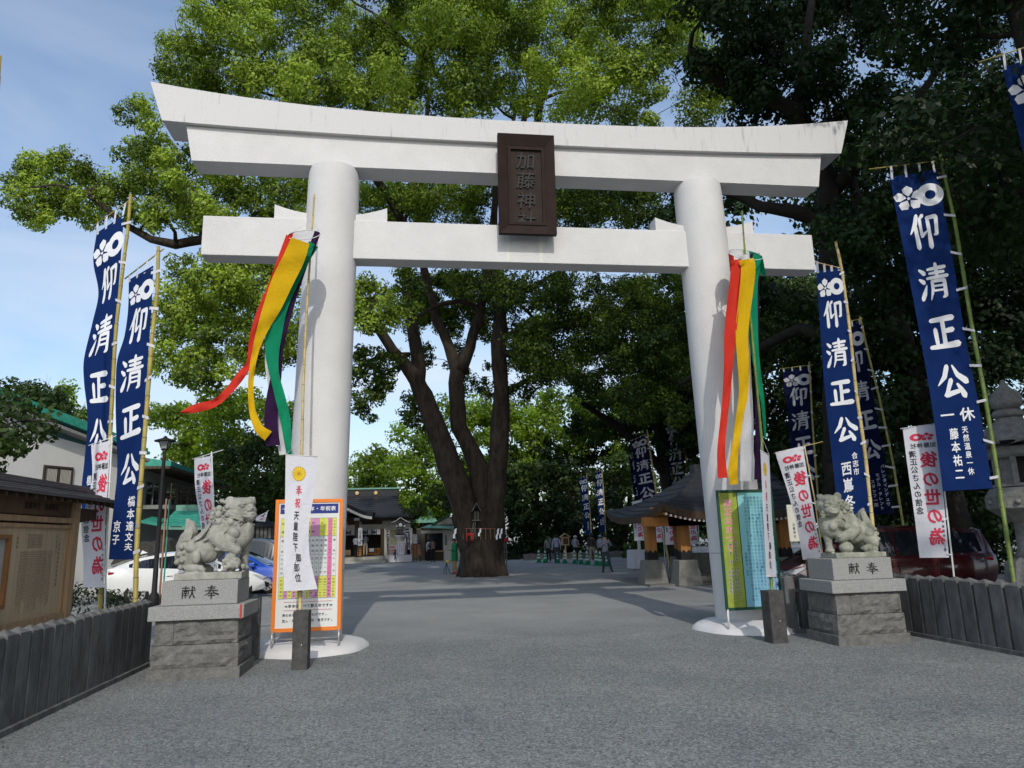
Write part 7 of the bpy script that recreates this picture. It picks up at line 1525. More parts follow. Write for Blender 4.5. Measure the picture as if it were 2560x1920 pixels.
# ================================================================ CARS
def car(name, label, col, loc, rz, Lh=4.55, Wd=1.76, H=1.47, wb=2.75, style='hatch', rim=True, seed=0):
    """nose towards +x. Body lofted from side profile and section; arches cut; glass, lamps, wheels as parts"""
    t = thing(name, label, 'car', loc, rz); h = Lh/2
    paint = mat('car_paint_'+name+str(seed), col, rough=.25, var=.0, coat=1.0, spec=.6)
    if style == 'hatch': prof = [(-h, .62, .98, .98), (-h+.12, .45, 1.05, 1.06), (-h+.45, .30, 1.04, 1.20), (-h+.95, .22, .99, 1.36), (-h+1.6, .20, .96, H-.02), (-.35, .20, .93, H), (.15, .20, .91, H-.06), (.7, .20, .89, 1.20), (1.25, .20, .86, .93), (1.6, .20, .80, .84), (h-.35, .24, .66, .70), (h-.1, .30, .56, .58), (h, .40, .50, .51)]
    else: prof = [(-h, .55, 1.0, 1.0), (-h+.06, .40, 1.05, 1.45), (-h+.35, .25, 1.03, H-.06), (-h+1.2, .22, 1.0, H), (.1, .22, .98, H), (.6, .22, .97, H-.12), (1.2, .22, .95, 1.22), (1.5, .22, .93, 1.02), (h-.5, .24, .88, .92), (h-.12, .30, .72, .76), (h, .42, .55, .56)]
    N = 34; secs = []
    for i in range(N+1):
        x = -h+Lh*i/N; r = catmull([(p[0], p[1], p[2], p[3]) for p in prof], x); zf, zb, zr = r; zr = max(zr, zb+.01)
        e = max(0, (abs(x)-h*.62)/(h*.38)); w = Wd/2*(1-.16*e**2.2); wr = w*(.70 if zr-zb > .25 else .70+.28*(1-(zr-zb)/.25))
        secs.append((x, [(w*.90, zf), (w*.985, zf+(zb-zf)*.25), (w, zf+(zb-zf)*.6), (w*.965, zb-.03), (w*.94, zb), (wr+.05*0, zr-.05 if zr-zb > .06 else zr-.005), (wr*.8, zr-.012), (0, zr)]))
    mb = MB(); m_ = len(secs[0][1]); full = 2*m_-1; vs = []
    for x, s in secs: vs += [V((x, -a, z)) for a, z in s]+[V((x, a, z)) for a, z in s[-2::-1]]
    mb.add(vs, [(i*full+k, i*full+k+1, (i+1)*full+k+1, (i+1)*full+k) for i in range(N) for k in range(full-1)]+[(i*full+full-1, i*full, (i+1)*full, (i+1)*full+full-1) for i in range(N)]+[tuple(range(full)), tuple(N*full+k for k in range(full))[::-1]])
    bd = mb.build('body', paint, t, smooth=True)
    wx = (-h+.86, -h+.86+wb); wr_ = .325
    cut = MB()
    for x in wx: cut.tube([(x, -1.2, wr_), (x, 1.2, wr_)], wr_+.055, 28)
    cu = cut.build('cutter', paint, None)
    b = bd.modifiers.new('b', 'BOOLEAN'); b.object = cu; b.operation = 'DIFFERENCE'; b.solver = 'EXACT'
    dg = bpy.context.evaluated_depsgraph_get(); dg.update(); nm = bpy.data.meshes.new_from_object(bd.evaluated_get(dg)); bd.modifiers.clear(); bd.data = nm; bpy.data.objects.remove(cu); smooth_by_angle(bd, 38)
    G = glass('car_glass', (.012, .015, .02), .04)
    def side(x0, x1, s, name='side_window', lo=.035, hi=.07, mat_=G):
        q = MB(); n = 10; vs = []
        for k in range(n+1):
            x = x0+(x1-x0)*k/n; i = (x+h)/Lh*N; i0 = max(0, min(N-1, int(i))); f = i-i0
            def g(j): a, b_ = secs[i0][1][j], secs[i0+1][1][j]; return (a[0]+(b_[0]-a[0])*f, a[1]+(b_[1]-a[1])*f)
            (yb, zb), (yt, zt) = g(4), g(5); d = zt-zb
            A, B = (yb+(yt-yb)*lo/max(.1, d), zb+lo), (yt-(yt-yb)*hi/max(.1, d), zt-hi)
            if B[1] < A[1]: B = A
            vs += [V((x, s*(A[0]+.006), A[1])), V((x, s*(B[0]+.006), B[1]))]
        q.add(vs, [(k*2, k*2+2, k*2+3, k*2+1) for k in range(n)]); q.build(name, mat_, t, fix=False)
    for s in (-1, 1):
        if style == 'hatch': side(-h+.62, -h+1.35, s); side(-h+1.40, -.20, s); side(-.14, .98, s)
        else: side(-h+.3, -h+1.3, s); side(-h+1.36, -.2, s); side(-.14, 1.25, s)
    def screen(x0, x1, name):
        q = MB(); vs = []; n = 8
        for k in range(n+1):
            x = x0+(x1-x0)*k/n; i = (x+h)/Lh*N; i0 = max(0, min(N-1, int(i))); f = i-i0; S_ = [[a+(c-a)*f for a, c in zip(p, q_)] for p, q_ in zip(secs[i0][1], secs[i0+1][1])]
            w = S_[5][0]*.95; vs += [V((x, -w, S_[5][1]+.03)), V((x, -w*.5, S_[7][1]+.004)), V((x, 0, S_[7][1]+.012)), V((x, w*.5, S_[7][1]+.004)), V((x, w, S_[5][1]+.03))]
        q.add(vs, [(k*5+j, k*5+j+1, (k+1)*5+j+1, (k+1)*5+j) for k in range(n) for j in range(4)]); q.build(name, G, t, fix=False)
    screen(.22, 1.18, 'windscreen') if style == 'hatch' else screen(.65, 1.42, 'windscreen')
    screen(-h+.2, -h+1.3, 'rear_window') if style == 'hatch' else None
    LM = mat('lamp_glass', (.45, .46, .48), rough=.1, var=0, coat=1); RM = mat('tail_lamp', (.35, .01, .012), rough=.15, var=0, coat=1)
    for s in (-1, 1):
        q = MB(); zl = .60 if style == 'hatch' else .75
        q.add([V((h-.62, s*(Wd/2*.985), zl+.13)), V((h-.16, s*Wd/2*.90, zl+.02)), V((h-.05, s*Wd/2*.74, zl-.06)), V((h-.30, s*Wd/2*.97, zl-.04))], [(0, 1, 2, 3)]); q.v = [(x+.01, y*1.012, z) for x, y, z in q.v]; q.build('headlight', LM, t, fix=False)
        q = MB(); q.add([V((h-.25, s*Wd/2*.95, .50)), V((h-.07, s*Wd/2*.84, .42)), V((h-.14, s*Wd/2*.90, .30)), V((h-.22, s*Wd/2*.955, .33))], [(0, 1, 2, 3)]); q.v = [(x+.012, y*1.015, z) for x, y, z in q.v]; q.build('fog_lamp_recess', BLACKM, t, fix=False)
        q = MB(); q.box((-h+.10, s*Wd/2*.80-.03, .88), (-h+.36, s*Wd/2*.905, .95)); q.build('tail_lamp', RM, t, bevel=.02)
        q = MB(); q.box((.75, s*(Wd/2)-.0, .88), (.95, s*(Wd/2+.17), 1.02)); q.build('wing_mirror', paint, t, bevel=.035)
        for x in (-.55, .45): q = MB(); q.box((x-.18, s*(Wd/2-.005), .78), (x, s*(Wd/2+.03), .81)); q.build('door_handle', paint, t, bevel=.01)
        for x in (-.95, -.16, .86): q = MB(); q.box((x, s*(Wd/2-.01), .30), (x+.012, s*(Wd/2+.0025), .86)); q.build('door_gap', BLACKM, t)
        q = MB(); q.box((-h+1.25, s*(Wd/2-.04)-.02, .19), (h-1.35, s*(Wd/2-.04)+.02, .27)); q.build('sill', BLACKM, t)
        for x in wx:
            wq = MB(); yo = s*(Wd/2-.12); wq.lathe([(.20, -.10), (wr_-.02, -.10), (wr_, -.07), (wr_, .07), (wr_-.02, .10), (.20, .10)], n=32); M = Matrix.Translation(V((x, yo, wr_))) @ Matrix.Rotation(R(90), 4, 'X'); wq.v = [tuple(M @ V(v)) for v in wq.v]
            tyre = wq.build('tyre', RUBBER, t, smooth=True); q = MB(); RMt = mat('alloy_rim', (.55, .55, .56), rough=.3, metal=.6, var=.03); y2 = yo+s*.095
            for k in range(10):
                a = 2*math.pi*k/10; c, s_ = math.cos(a), math.sin(a); px_, pz = -s_, c
                q.add([V((x+.04*c+px_*.02, y2, wr_+.04*s_+pz*.02)), V((x+.04*c-px_*.02, y2, wr_+.04*s_-pz*.02)), V((x+.205*c-px_*.034, y2+s*.01, wr_+.205*s_-pz*.034)), V((x+.205*c+px_*.034, y2+s*.01, wr_+.205*s_+pz*.034))], [(0, 1, 2, 3)])
            q.tube([V((x+.215*math.cos(a/16*6.2832), y2, wr_+.215*math.sin(a/16*6.2832))) for a in range(17)], .014, 6); q.ell((x, y2, wr_), (.055, .02, .055), 12, 6)
            q.build('rim', RMt, tyre, fix=False); q = MB(); q.lathe([(0, -.01), (.20, -.01), (.20, .01), (0, .01)], n=24); q.v = [tuple(Matrix.Translation(V((x, yo+s*.05, wr_))) @ Matrix.Rotation(R(90), 4, 'X') @ V(v)) for v in q.v]; q.build('brake_disc', BLACKM, tyre)
    q = MB(); q.add([V((-h+.95, -.04, H-.06)), V((-h+.95, .04, H-.06)), V((-h+1.15, .03, H-.02)), V((-h+1.15, -.03, H-.02)), V((-h+1.0, 0, H+.06))], [(0, 1, 4), (1, 2, 4), (2, 3, 4), (3, 0, 4)]); q.build('roof_antenna', paint, t)
    return t
c = gr(462, 1500); f1, f2 = gr(322, 1516), gr(614, 1497)
ang = math.atan2((f2-f1).y, (f2-f1).x)
mid = (f1+f2)/2+V((-math.sin(ang), math.cos(ang), 0))*.88
car('white_car', 'pearl white wedge shaped hatchback parked side on behind the left pedestal', (.74, .74, .73), (mid.x+.05, mid.y, 0), ang, wb=2.85, Lh=4.62)
g = at(640, 1440, 13.6); car('blue_car', 'bright blue car whose bonnet shows between the white car and the orange framed board', (.015, .07, .42), (g.x-.8, 14.6, 0), R(-10), seed=1)
g = at(650, 1420, 17.0); car('black_car', 'black van parked behind the blue car', (.012, .013, .016), (g.x-.2, 18.0, 0), R(-8), style='van', H=1.85, seed=2)
g = at(2230, 1440, 1.8); car('red_car', 'dark red car parked in shade behind the right stone fence', (.05, .002, .004), (g.x+.1, 2.6, 0), R(172), style='van', H=1.62, Lh=4.5, seed=3)

# ================================================================ PEOPLE
SKIN = mat('skin', (.42, .26, .18), rough=.6, var=.05); HAIR = mat('black_hair', (.012, .010, .009), rough=.6, var=.1)
def person(label, loc, rz, H=1.68, top=(.4, .4, .45), legs=(.03, .035, .05), shoes=(.02, .02, .02), pose='stand', coat=0.0, hair='short', group=None, slim=1.0, sleeves=True, hat=None, bag=None, kid=False):
    t = thing('person', label, 'person', loc, rz, group); k = H/1.68; hd = 1.28 if kid else 1.0
    J = dict(pel=(0, 0, .90), waist=(0, .0, 1.04), chest=(0, .01, 1.26), nb=(0, .01, 1.40), neck=(0, 0, 1.455), head=(0, -.015, 1.545), crown=(0, -.01, 1.615),
             hL=(-.09, 0, .88), kL=(-.10, -.02, .48), aL=(-.10, .02, .09), tL=(-.11, -.13, .03), hR=(.09, 0, .88), kR=(.10, -.02, .48), aR=(.10, .02, .09), tR=(.11, -.13, .03),
             sL=(-.17, .01, 1.375), eL=(-.23, .03, 1.11), wL=(-.24, -.04, .87), gL=(-.24, -.07, .79), sR=(.17, .01, 1.375), eR=(.23, .03, 1.11), wR=(.24, -.04, .87), gR=(.24, -.07, .79))
    if pose == 'read':   # both hands in front of the chest, head bowed
        J.update(eL=(-.22, -.02, 1.10), wL=(-.10, -.25, 1.13), gL=(-.06, -.32, 1.14), eR=(.22, -.02, 1.10), wR=(.10, -.25, 1.13), gR=(.06, -.32, 1.14), head=(0, -.05, 1.54), crown=(0, -.07, 1.605))
    if pose == 'walk':
        J.update(kL=(-.09, -.14, .50), aL=(-.09, -.10, .10), tL=(-.09, -.24, .04), kR=(.10, .05, .49), aR=(.12, .24, .12), tR=(.12, .12, .03))
    if pose == 'camera':  # walking with one hand at the chin and the other at the strap
        J.update(kL=(-.09, -.04, .49), aL=(-.14, .02, .09), tL=(-.17, -.10, .03), kR=(.14, -.10, .50), aR=(.24, .02, .11), tR=(.28, -.11, .05), eL=(-.27, -.04, 1.13), wL=(-.10, -.20, 1.27), gL=(-.05, -.24, 1.33), eR=(.29, -.0, 1.17), wR=(.20, -.14, 1.34), gR=(.17, -.17, 1.42))
    if pose == 'bow':
        J.update(waist=(0, -.02, 1.03), chest=(0, -.08, 1.24), nb=(0, -.12, 1.36), neck=(0, -.15, 1.41), head=(0, -.20, 1.48), crown=(0, -.23, 1.54), sL=(-.17, -.12, 1.34), sR=(.17, -.12, 1.34), eL=(-.2, -.16, 1.1), eR=(.2, -.16, 1.1), wL=(-.07, -.32, 1.16), gL=(-.04, -.37, 1.2), wR=(.07, -.32, 1.16), gR=(.04, -.37, 1.2))
    if pose == 'step': J.update(kL=(-.09, -.10, .49), aL=(-.09, -.10, .09), tL=(-.09, -.23, .03), aR=(.10, .13, .10), tR=(.10, .02, .03), wL=(-.22, -.12, .9), wR=(.22, .05, .88), gR=(.22, .06, .80))
    names = list(J); idx = {n: i for i, n in enumerate(names)}
    E_ = [('pel', 'waist'), ('waist', 'chest'), ('chest', 'nb'), ('nb', 'neck'), ('neck', 'head'), ('head', 'crown'), ('pel', 'hL'), ('hL', 'kL'), ('kL', 'aL'), ('aL', 'tL'), ('pel', 'hR'), ('hR', 'kR'), ('kR', 'aR'), ('aR', 'tR'), ('nb', 'sL'), ('sL', 'eL'), ('eL', 'wL'), ('wL', 'gL'), ('nb', 'sR'), ('sR', 'eR'), ('eR', 'wR'), ('wR', 'gR')]
    rad = dict(pel=(.15, .11), waist=(.13, .10), chest=(.155, .11), nb=(.10, .085), neck=(.055, .055), head=(.082, .095), crown=(.055, .06), hL=(.095, .10), hR=(.095, .10), kL=(.066, .068), kR=(.066, .068), aL=(.045, .05), aR=(.045, .05), tL=(.045, .03), tR=(.045, .03), sL=(.062, .062), sR=(.062, .062), eL=(.048, .048), eR=(.048, .048), wL=(.032, .03), wR=(.032, .03), gL=(.036, .018), gR=(.036, .018))
    me = bpy.data.meshes.new('p'); me.from_pydata([V(J[n])*k for n in names], [(idx[a], idx[b]) for a, b in E_], []); o = bpy.data.objects.new('p', me); COL.objects.link(o)
    s = o.modifiers.new('s', 'SKIN'); s.use_smooth_shade = True; d = me.skin_vertices[0].data
    for n in names: r_ = rad[n]; q = k*(hd if n in ('head', 'crown') else 1)*(slim if n in ('pel', 'waist', 'chest') else 1); d[idx[n]].radius = (r_[0]*q, r_[1]*q)
    d[idx['pel']].use_root = True; o.modifiers.new('u', 'SUBSURF').levels = 2
    dg = bpy.context.evaluated_depsgraph_get(); dg.update(); nm = bpy.data.meshes.new_from_object(o.evaluated_get(dg)); bpy.data.objects.remove(o)
    # fingers and thumb on each hand, nose and ears
    bm = bmesh.new(); bm.from_mesh(nm); q = MB()
    for sd in 'LR':
        w_, g_ = V(J['w'+sd])*k, V(J['g'+sd])*k; dr = (g_-w_).normalized(); sx = V((0, 1, 0)) if abs(dr.y) < .7 else V((1, 0, 0)); sx = (sx-dr*sx.dot(dr)).normalized(); nn = dr.cross(sx)
        for j, ln in enumerate((.062, .072, .068, .052)):
            b = g_+sx*(.026-.0175*j)*k; q.tube([b, b+dr*ln*.5*k, b+dr*ln*.9*k+nn*.018*k], [.0095*k, .009*k, .007*k], 6)
        b = w_.lerp(g_, .5)+sx*.03*k; q.tube([b, b+(dr*.6+sx*.8)*.035*k, b+(dr*1.2+sx*.8)*.045*k], [.011*k, .010*k, .008*k], 6)
    hc = V(J['head'])*k; hs = .095*k*hd
    q.ell(hc+V((0, -hs*.98, -.004)), (.012*k, .016*k, .018*k), 8, 6)
    for sx in (-1, 1): q.ell(hc+V((sx*hs*.90, .01, 0)), (.010*k, .018*k, .028*k), 8, 6)
    nv = len(nm.vertices); nf = len(nm.polygons); k0 = [bm.verts.new(v) for v in q.v]
    for f in q.f:
        try: bm.faces.new([k0[i] for i in f])
        except ValueError: pass
    bm.to_mesh(nm); bm.free()
    body = bpy.data.objects.new('body', nm); COL.objects.link(body); body.parent = t; WM[body.name] = WM[t.name]
    nm.materials.clear()
    cm = lambda nme, c: mat('%s_%02x%02x%02x' % (nme, *[int(x*255) for x in c]), c, rough=.85, var=.12, scale=12)
    MT, ML, MS = cm('shirt', top), cm('trousers', legs), cm('shoe', shoes)
    for m_ in (SKIN, MT, ML, MS): nm.materials.append(m_)
    segs = [(V(J[a])*k, V(J[b])*k, a, b) for a, b in E_]
    for p in nm.polygons:
        c = p.center
        if p.index >= nf: p.material_index = 0; p.use_smooth = True; continue
        best = min(segs, key=lambda s_: (lambda a, b: (c-(a+(b-a)*max(0, min(1, (c-a).dot(b-a)/max(1e-9, (b-a).length_squared))))).length)(s_[0], s_[1])); a, b = best[2], best[3]
        if a[0] == 'a' or (b[0] == 'a' and c.z < .10*k): mi = 3
        elif a in ('hL', 'hR', 'kL', 'kR') or b in ('hL', 'hR'): mi = 2 if c.z < .93*k else 1
        elif a in ('neck', 'head') or (a == 'nb' and b == 'neck' and c.z > 1.43*k): mi = 0
        elif a[0] == 'w' and a != 'waist': mi = 0
        elif a[0] == 'e' and not sleeves: mi = 0
        elif c.z < .94*k and a in ('pel', 'waist'): mi = 2
        else: mi = 1
        p.material_index = mi; p.use_smooth = True
    # hair
    hb = MB(); hb.ell(hc+V((0, .014*k, .022*k)), (hs*1.04, hs*1.06, hs*1.12), 16, 10)
    keep = []
    for f in hb.f:
        c = sum((V(hb.v[i]) for i in f), V())/len(f)-hc
        if c.z > .035*k or (c.y > .0 and c.z > (-.075*k if hair == 'short' else -.14*k)): keep.append(f)
    hb.f = keep; hb.m = [0]*len(keep); ho = hb.build('hair', HAIR, t, smooth=True)
    if hair == 'long': q = MB(); q.tube([hc+V((0, .07*k, 0)), hc+V((0, .10*k, -.14*k)), hc+V((0, .09*k, -.26*k))], [.07*k, .06*k, .03*k], 8); q.build('hair', HAIR, t, smooth=True)
    eb = MB()
    for sx in (-1, 1): eb.ell(hc+V((sx*.032*k, -hs*.93, .012*k)), (.011*k, .006*k, .006*k), 8, 6)
    eb.build('eyes', BLACKM, t, smooth=True); mb = MB(); mb.ell(hc+V((0, -hs*.90, -.045*k)), (.022*k, .006*k, .006*k), 8, 6); mb.build('mouth', mat('lip', (.3, .12, .1), var=0), t)
    if coat:
        pr = [(.135, 1.42), (.175, 1.33), (.168, 1.2), (.165, 1.05), (.18, .95), (.19, coat)]; q = MB(); n = 20; vs = []
        for r_, z in pr:
            off = V(J['pel']).lerp(V(J['nb']), max(0, min(1, (z-.9)/.5)))
            for a in range(n): an = 2*math.pi*a/n; vs.append(V(((off.x+r_*1.12*math.cos(an))*k, (off.y+r_*.82*math.sin(an)+.006*math.sin(5*an))*k, z*k)))
        q.add(vs, [(i*n+a, i*n+(a+1) % n, (i+1)*n+(a+1) % n, (i+1)*n+a) for i in range(len(pr)-1) for a in range(n)]); q.build('coat', MT, t, smooth=True, fix=False)
    if hat:
        q = MB(); q.lathe([(hs*1.5, -.01), (hs*1.5, .0), (hs*1.08, .012), (hs*1.05, .07*k), (hs*.7, .11*k), (0, .12*k)], tuple(hc+V((0, 0, .03*k))), 18); q.build('hat', cm('hat', hat), t, smooth=True)
    if bag:
        q = MB(); q.ell((0, .17*k, 1.17*k), (.13*k, .075*k, .19*k), 14, 10); q.build('backpack', cm('bag', bag), t, smooth=True)
        for sx in (-1, 1): q = MB(); q.tube([(sx*.11*k, .12*k, 1.36*k), (sx*.12*k, -.05*k, 1.40*k), (sx*.12*k, -.13*k, 1.25*k), (sx*.13*k, .02*k, 1.05*k)], .014*k, 6); q.build('strap', cm('bag', bag), t, smooth=True)
    return t
g = gr(1137, 1436); person('man in a long green happi coat and tan trousers reading something beside the camphor', (g.x, g.y, 0), R(-72), 1.66, (.012, .16, .065), (.34, .20, .07), (.3, .04, .04), 'read', coat=.62)
g = gr(1516, 1432); person('man in grey blue shirt walking towards the gate with hands raised to his collar', (g.x, g.y, 0), R(-6), 1.62, (.20, .22, .28), (.035, .045, .06), (.015, .015, .015), 'camera')
g = gr(1393, 1408); person('man in pale lavender shirt seen from behind near the green cones', (g.x, g.y, 0), R(176), 1.72, (.33, .35, .48), (.05, .06, .08), (.03, .03, .03), 'stand', group=None)
g = gr(1380, 1407); person('woman in grey cardigan standing close at the left of the man in lavender', (g.x-.1, g.y+.5, 0), R(165), 1.60, (.17, .18, .17), (.02, .022, .03), (.3, .3, .3), 'stand', hair='long')
g = gr(1459, 1406); person('visitor in white sun hat and light top by the left distant blue banner', (g.x-.2, g.y+1.2, 0), R(150), 1.62, (.28, .28, .33), (.012, .012, .014), (.02, .02, .02), 'read', hat=(.6, .6, .6))
g = gr(1478, 1408); person('visitor in dark brown jacket and beige trousers walking away beside the cones', (g.x+.1, g.y, 0), R(140), 1.68, (.05, .045, .035), (.30, .28, .22), (.03, .03, .03), 'walk')
g = gr(1489, 1402); person('tall visitor in blue cap and dark jacket behind the one in brown', (g.x, g.y+1, 0), R(190), 1.78, (.02, .022, .03), (.03, .03, .04), (.02, .02, .02), 'stand', hat=(.05, .07, .14))
g = gr(1508, 1408); person('visitor in light blue cap and white shirt half hidden behind the walking man', (g.x, g.y+.5, 0), R(120), 1.6, (.4, .42, .46), (.02, .02, .025), (.02, .02, .02), 'stand', hat=(.25, .42, .62))
gA = lambda x, y: gr(*A_(x, y))
zst = .50
p = at(*A_(176, 1215), 46.5); person('woman in white blouse and black skirt praying left of the offering box', (p.x, 46.7, zst), R(175), 1.62, (.5, .5, .52), (.01, .01, .012), (.02, .02, .02), 'bow', hair='long')
p = at(*A_(335, 1215), 46.5); person('man in grey jacket and khaki trousers bowing right of the offering box', (p.x, 46.7, zst), R(185), 1.74, (.09, .10, .10), (.26, .21, .13), (.2, .18, .15), 'bow')
g = gA(815, 1320); person('small child in dark clothes walking past the draped table', (g.x, g.y, 0), R(90), .95, (.05, .05, .09), (.03, .04, .08), (.02, .02, .02), 'walk', kid=True, bag=(.02, .02, .05))
g = gA(1400, 1313); person('man in taupe jacket and black trousers leaning to the office counter', (g.x+.1, g.y, 0), R(205), 1.74, (.14, .11, .085), (.012, .012, .014), (.01, .01, .01), 'bow')
g = gA(1360, 1300); person('person in white shirt with black backpack beside the man in taupe', (g.x, g.y+.6, 0), R(200), 1.66, (.45, .47, .5), (.012, .012, .014), (.01, .01, .01), 'step', bag=(.012, .012, .014))

# ================================================================ STREET FURNITURE AND SMALL THINGS
def cone_proto(loc, label):
    t = thing('traffic_cone', label, 'traffic cone', loc, 0, 'green and white traffic cones across the court')
    CG = mat('cone_green', (.008, .20, .10), rough=.5, var=.1); CW = mat('cone_white', (.6, .62, .62), rough=.4, var=.05)
    q = MB(); q.box((-.20, -.20, 0), (.20, .20, .035)); q.build('base', CG, t, bevel=.02)
    q = MB(); rr = lambda z: .145-.125*(z-.03)/.72; q.lathe([(rr(z), z) for z in (.03, .2, .4, .6, .74)], n=18); q.build('cone', CG, t, smooth=True)
    for z0, z1 in ((.26, .34), (.43, .51)): q = MB(); q.lathe([(rr(z0)+.004, z0), (rr(z1)+.004, z1)], n=18); q.build('white_band', CW, t, smooth=True)
    q = MB(); q.lathe([(.0, .62), (.045, .62), (.055, .68), (.04, .74), (.0, .75)], n=14); q.build('white_knob', CW, t, smooth=True)
    q = MB(); q.lathe([(.02, .75), (.025, .80), (.0, .82)], n=10); q.build('tip', CG, t, smooth=True)
    return t
CP = [(403, 905, 1.0), (540, 912, 1.0), (808, 918, .95), (952, 920, 1), (1165, 930, 1), (1298, 940, 1), (1435, 957, 1), (1635, 968, 1.05), (1712, 975, 1.0), (1832, 985, 1.0)]
CL = ['leftmost green cone, standing apart from the visitors', 'second green cone from the left, just left of the couple', 'green cone peeking out right of the man in lavender', 'green cone in front of the little wooden box on a post', 'green cone alone in the middle of the row', 'green cone before the visitor in the white sun hat', 'largest looking green cone left of the beige trousers', 'green cone directly right of the visitor in brown', 'green cone left of the legs of the walking man', 'rightmost green cone, behind the legs of the walking man']
c0 = None
for (x, y, s), lab in zip(CP, CL):
    g = gr(1300+x*.11754, 1300+y*.11754)
    if c0 is None: c0 = cone_proto((g.x, g.y, 0), lab)
    else: copy_tree(c0, (g.x, g.y, 0), .3*s, lab, scale=s)
def birdbox():
    g = at(1300+975*.11754, 1395, 36); x = g.x
    t = thing('offertory_post', 'little gabled wooden box on a single post behind the cones', 'box', (x, 36, 0))
    q = MB(); q.box((-.05, -.05, 0), (.05, .05, 1.0)); q.build('post', WOOD, t); q = MB(); q.box((-.24, -.15, 1.0), (.24, .15, 1.55)); q.build('box', WOOD, t)
    for s in (-1, 1): q = MB(); q.hexa([V((0, -.22, 1.76)), V((s*.34, -.22, 1.52)), V((s*.34, .22, 1.52)), V((0, .22, 1.76)), V((0, -.22, 1.80)), V((s*.34, -.22, 1.56)), V((s*.34, .22, 1.56)), V((0, .22, 1.80))]); q.build('roof', WOOD, t)
    q = MB(); q.box((-.17, -.16, 1.08), (.17, -.152, 1.46)); q.build('panel', WOOD_D, t)
    for (xx, yy, Y, lab) in ((75, 540, 50, 'small white upright sign in the dark grove right of the camphor'),):
        a, b = at(1300+48*.11754, 1300+390*.11754, 48), at(1300+102*.11754, 1300+540*.11754, 48); s = thing('grove_sign', lab, 'sign', ((a.x+b.x)/2, 48, 0)); q = MB(); q.box((a.x, 48, b.z), (b.x, 48.05, a.z)); q.build('panel', PLASTER_W, s, world=True); q = MB(); q.box(((a.x+b.x)/2-.04, 48.05, 0), ((a.x+b.x)/2+.04, 48.1, b.z+.1)); q.build('post', WOOD_D, s, world=True)
birdbox()
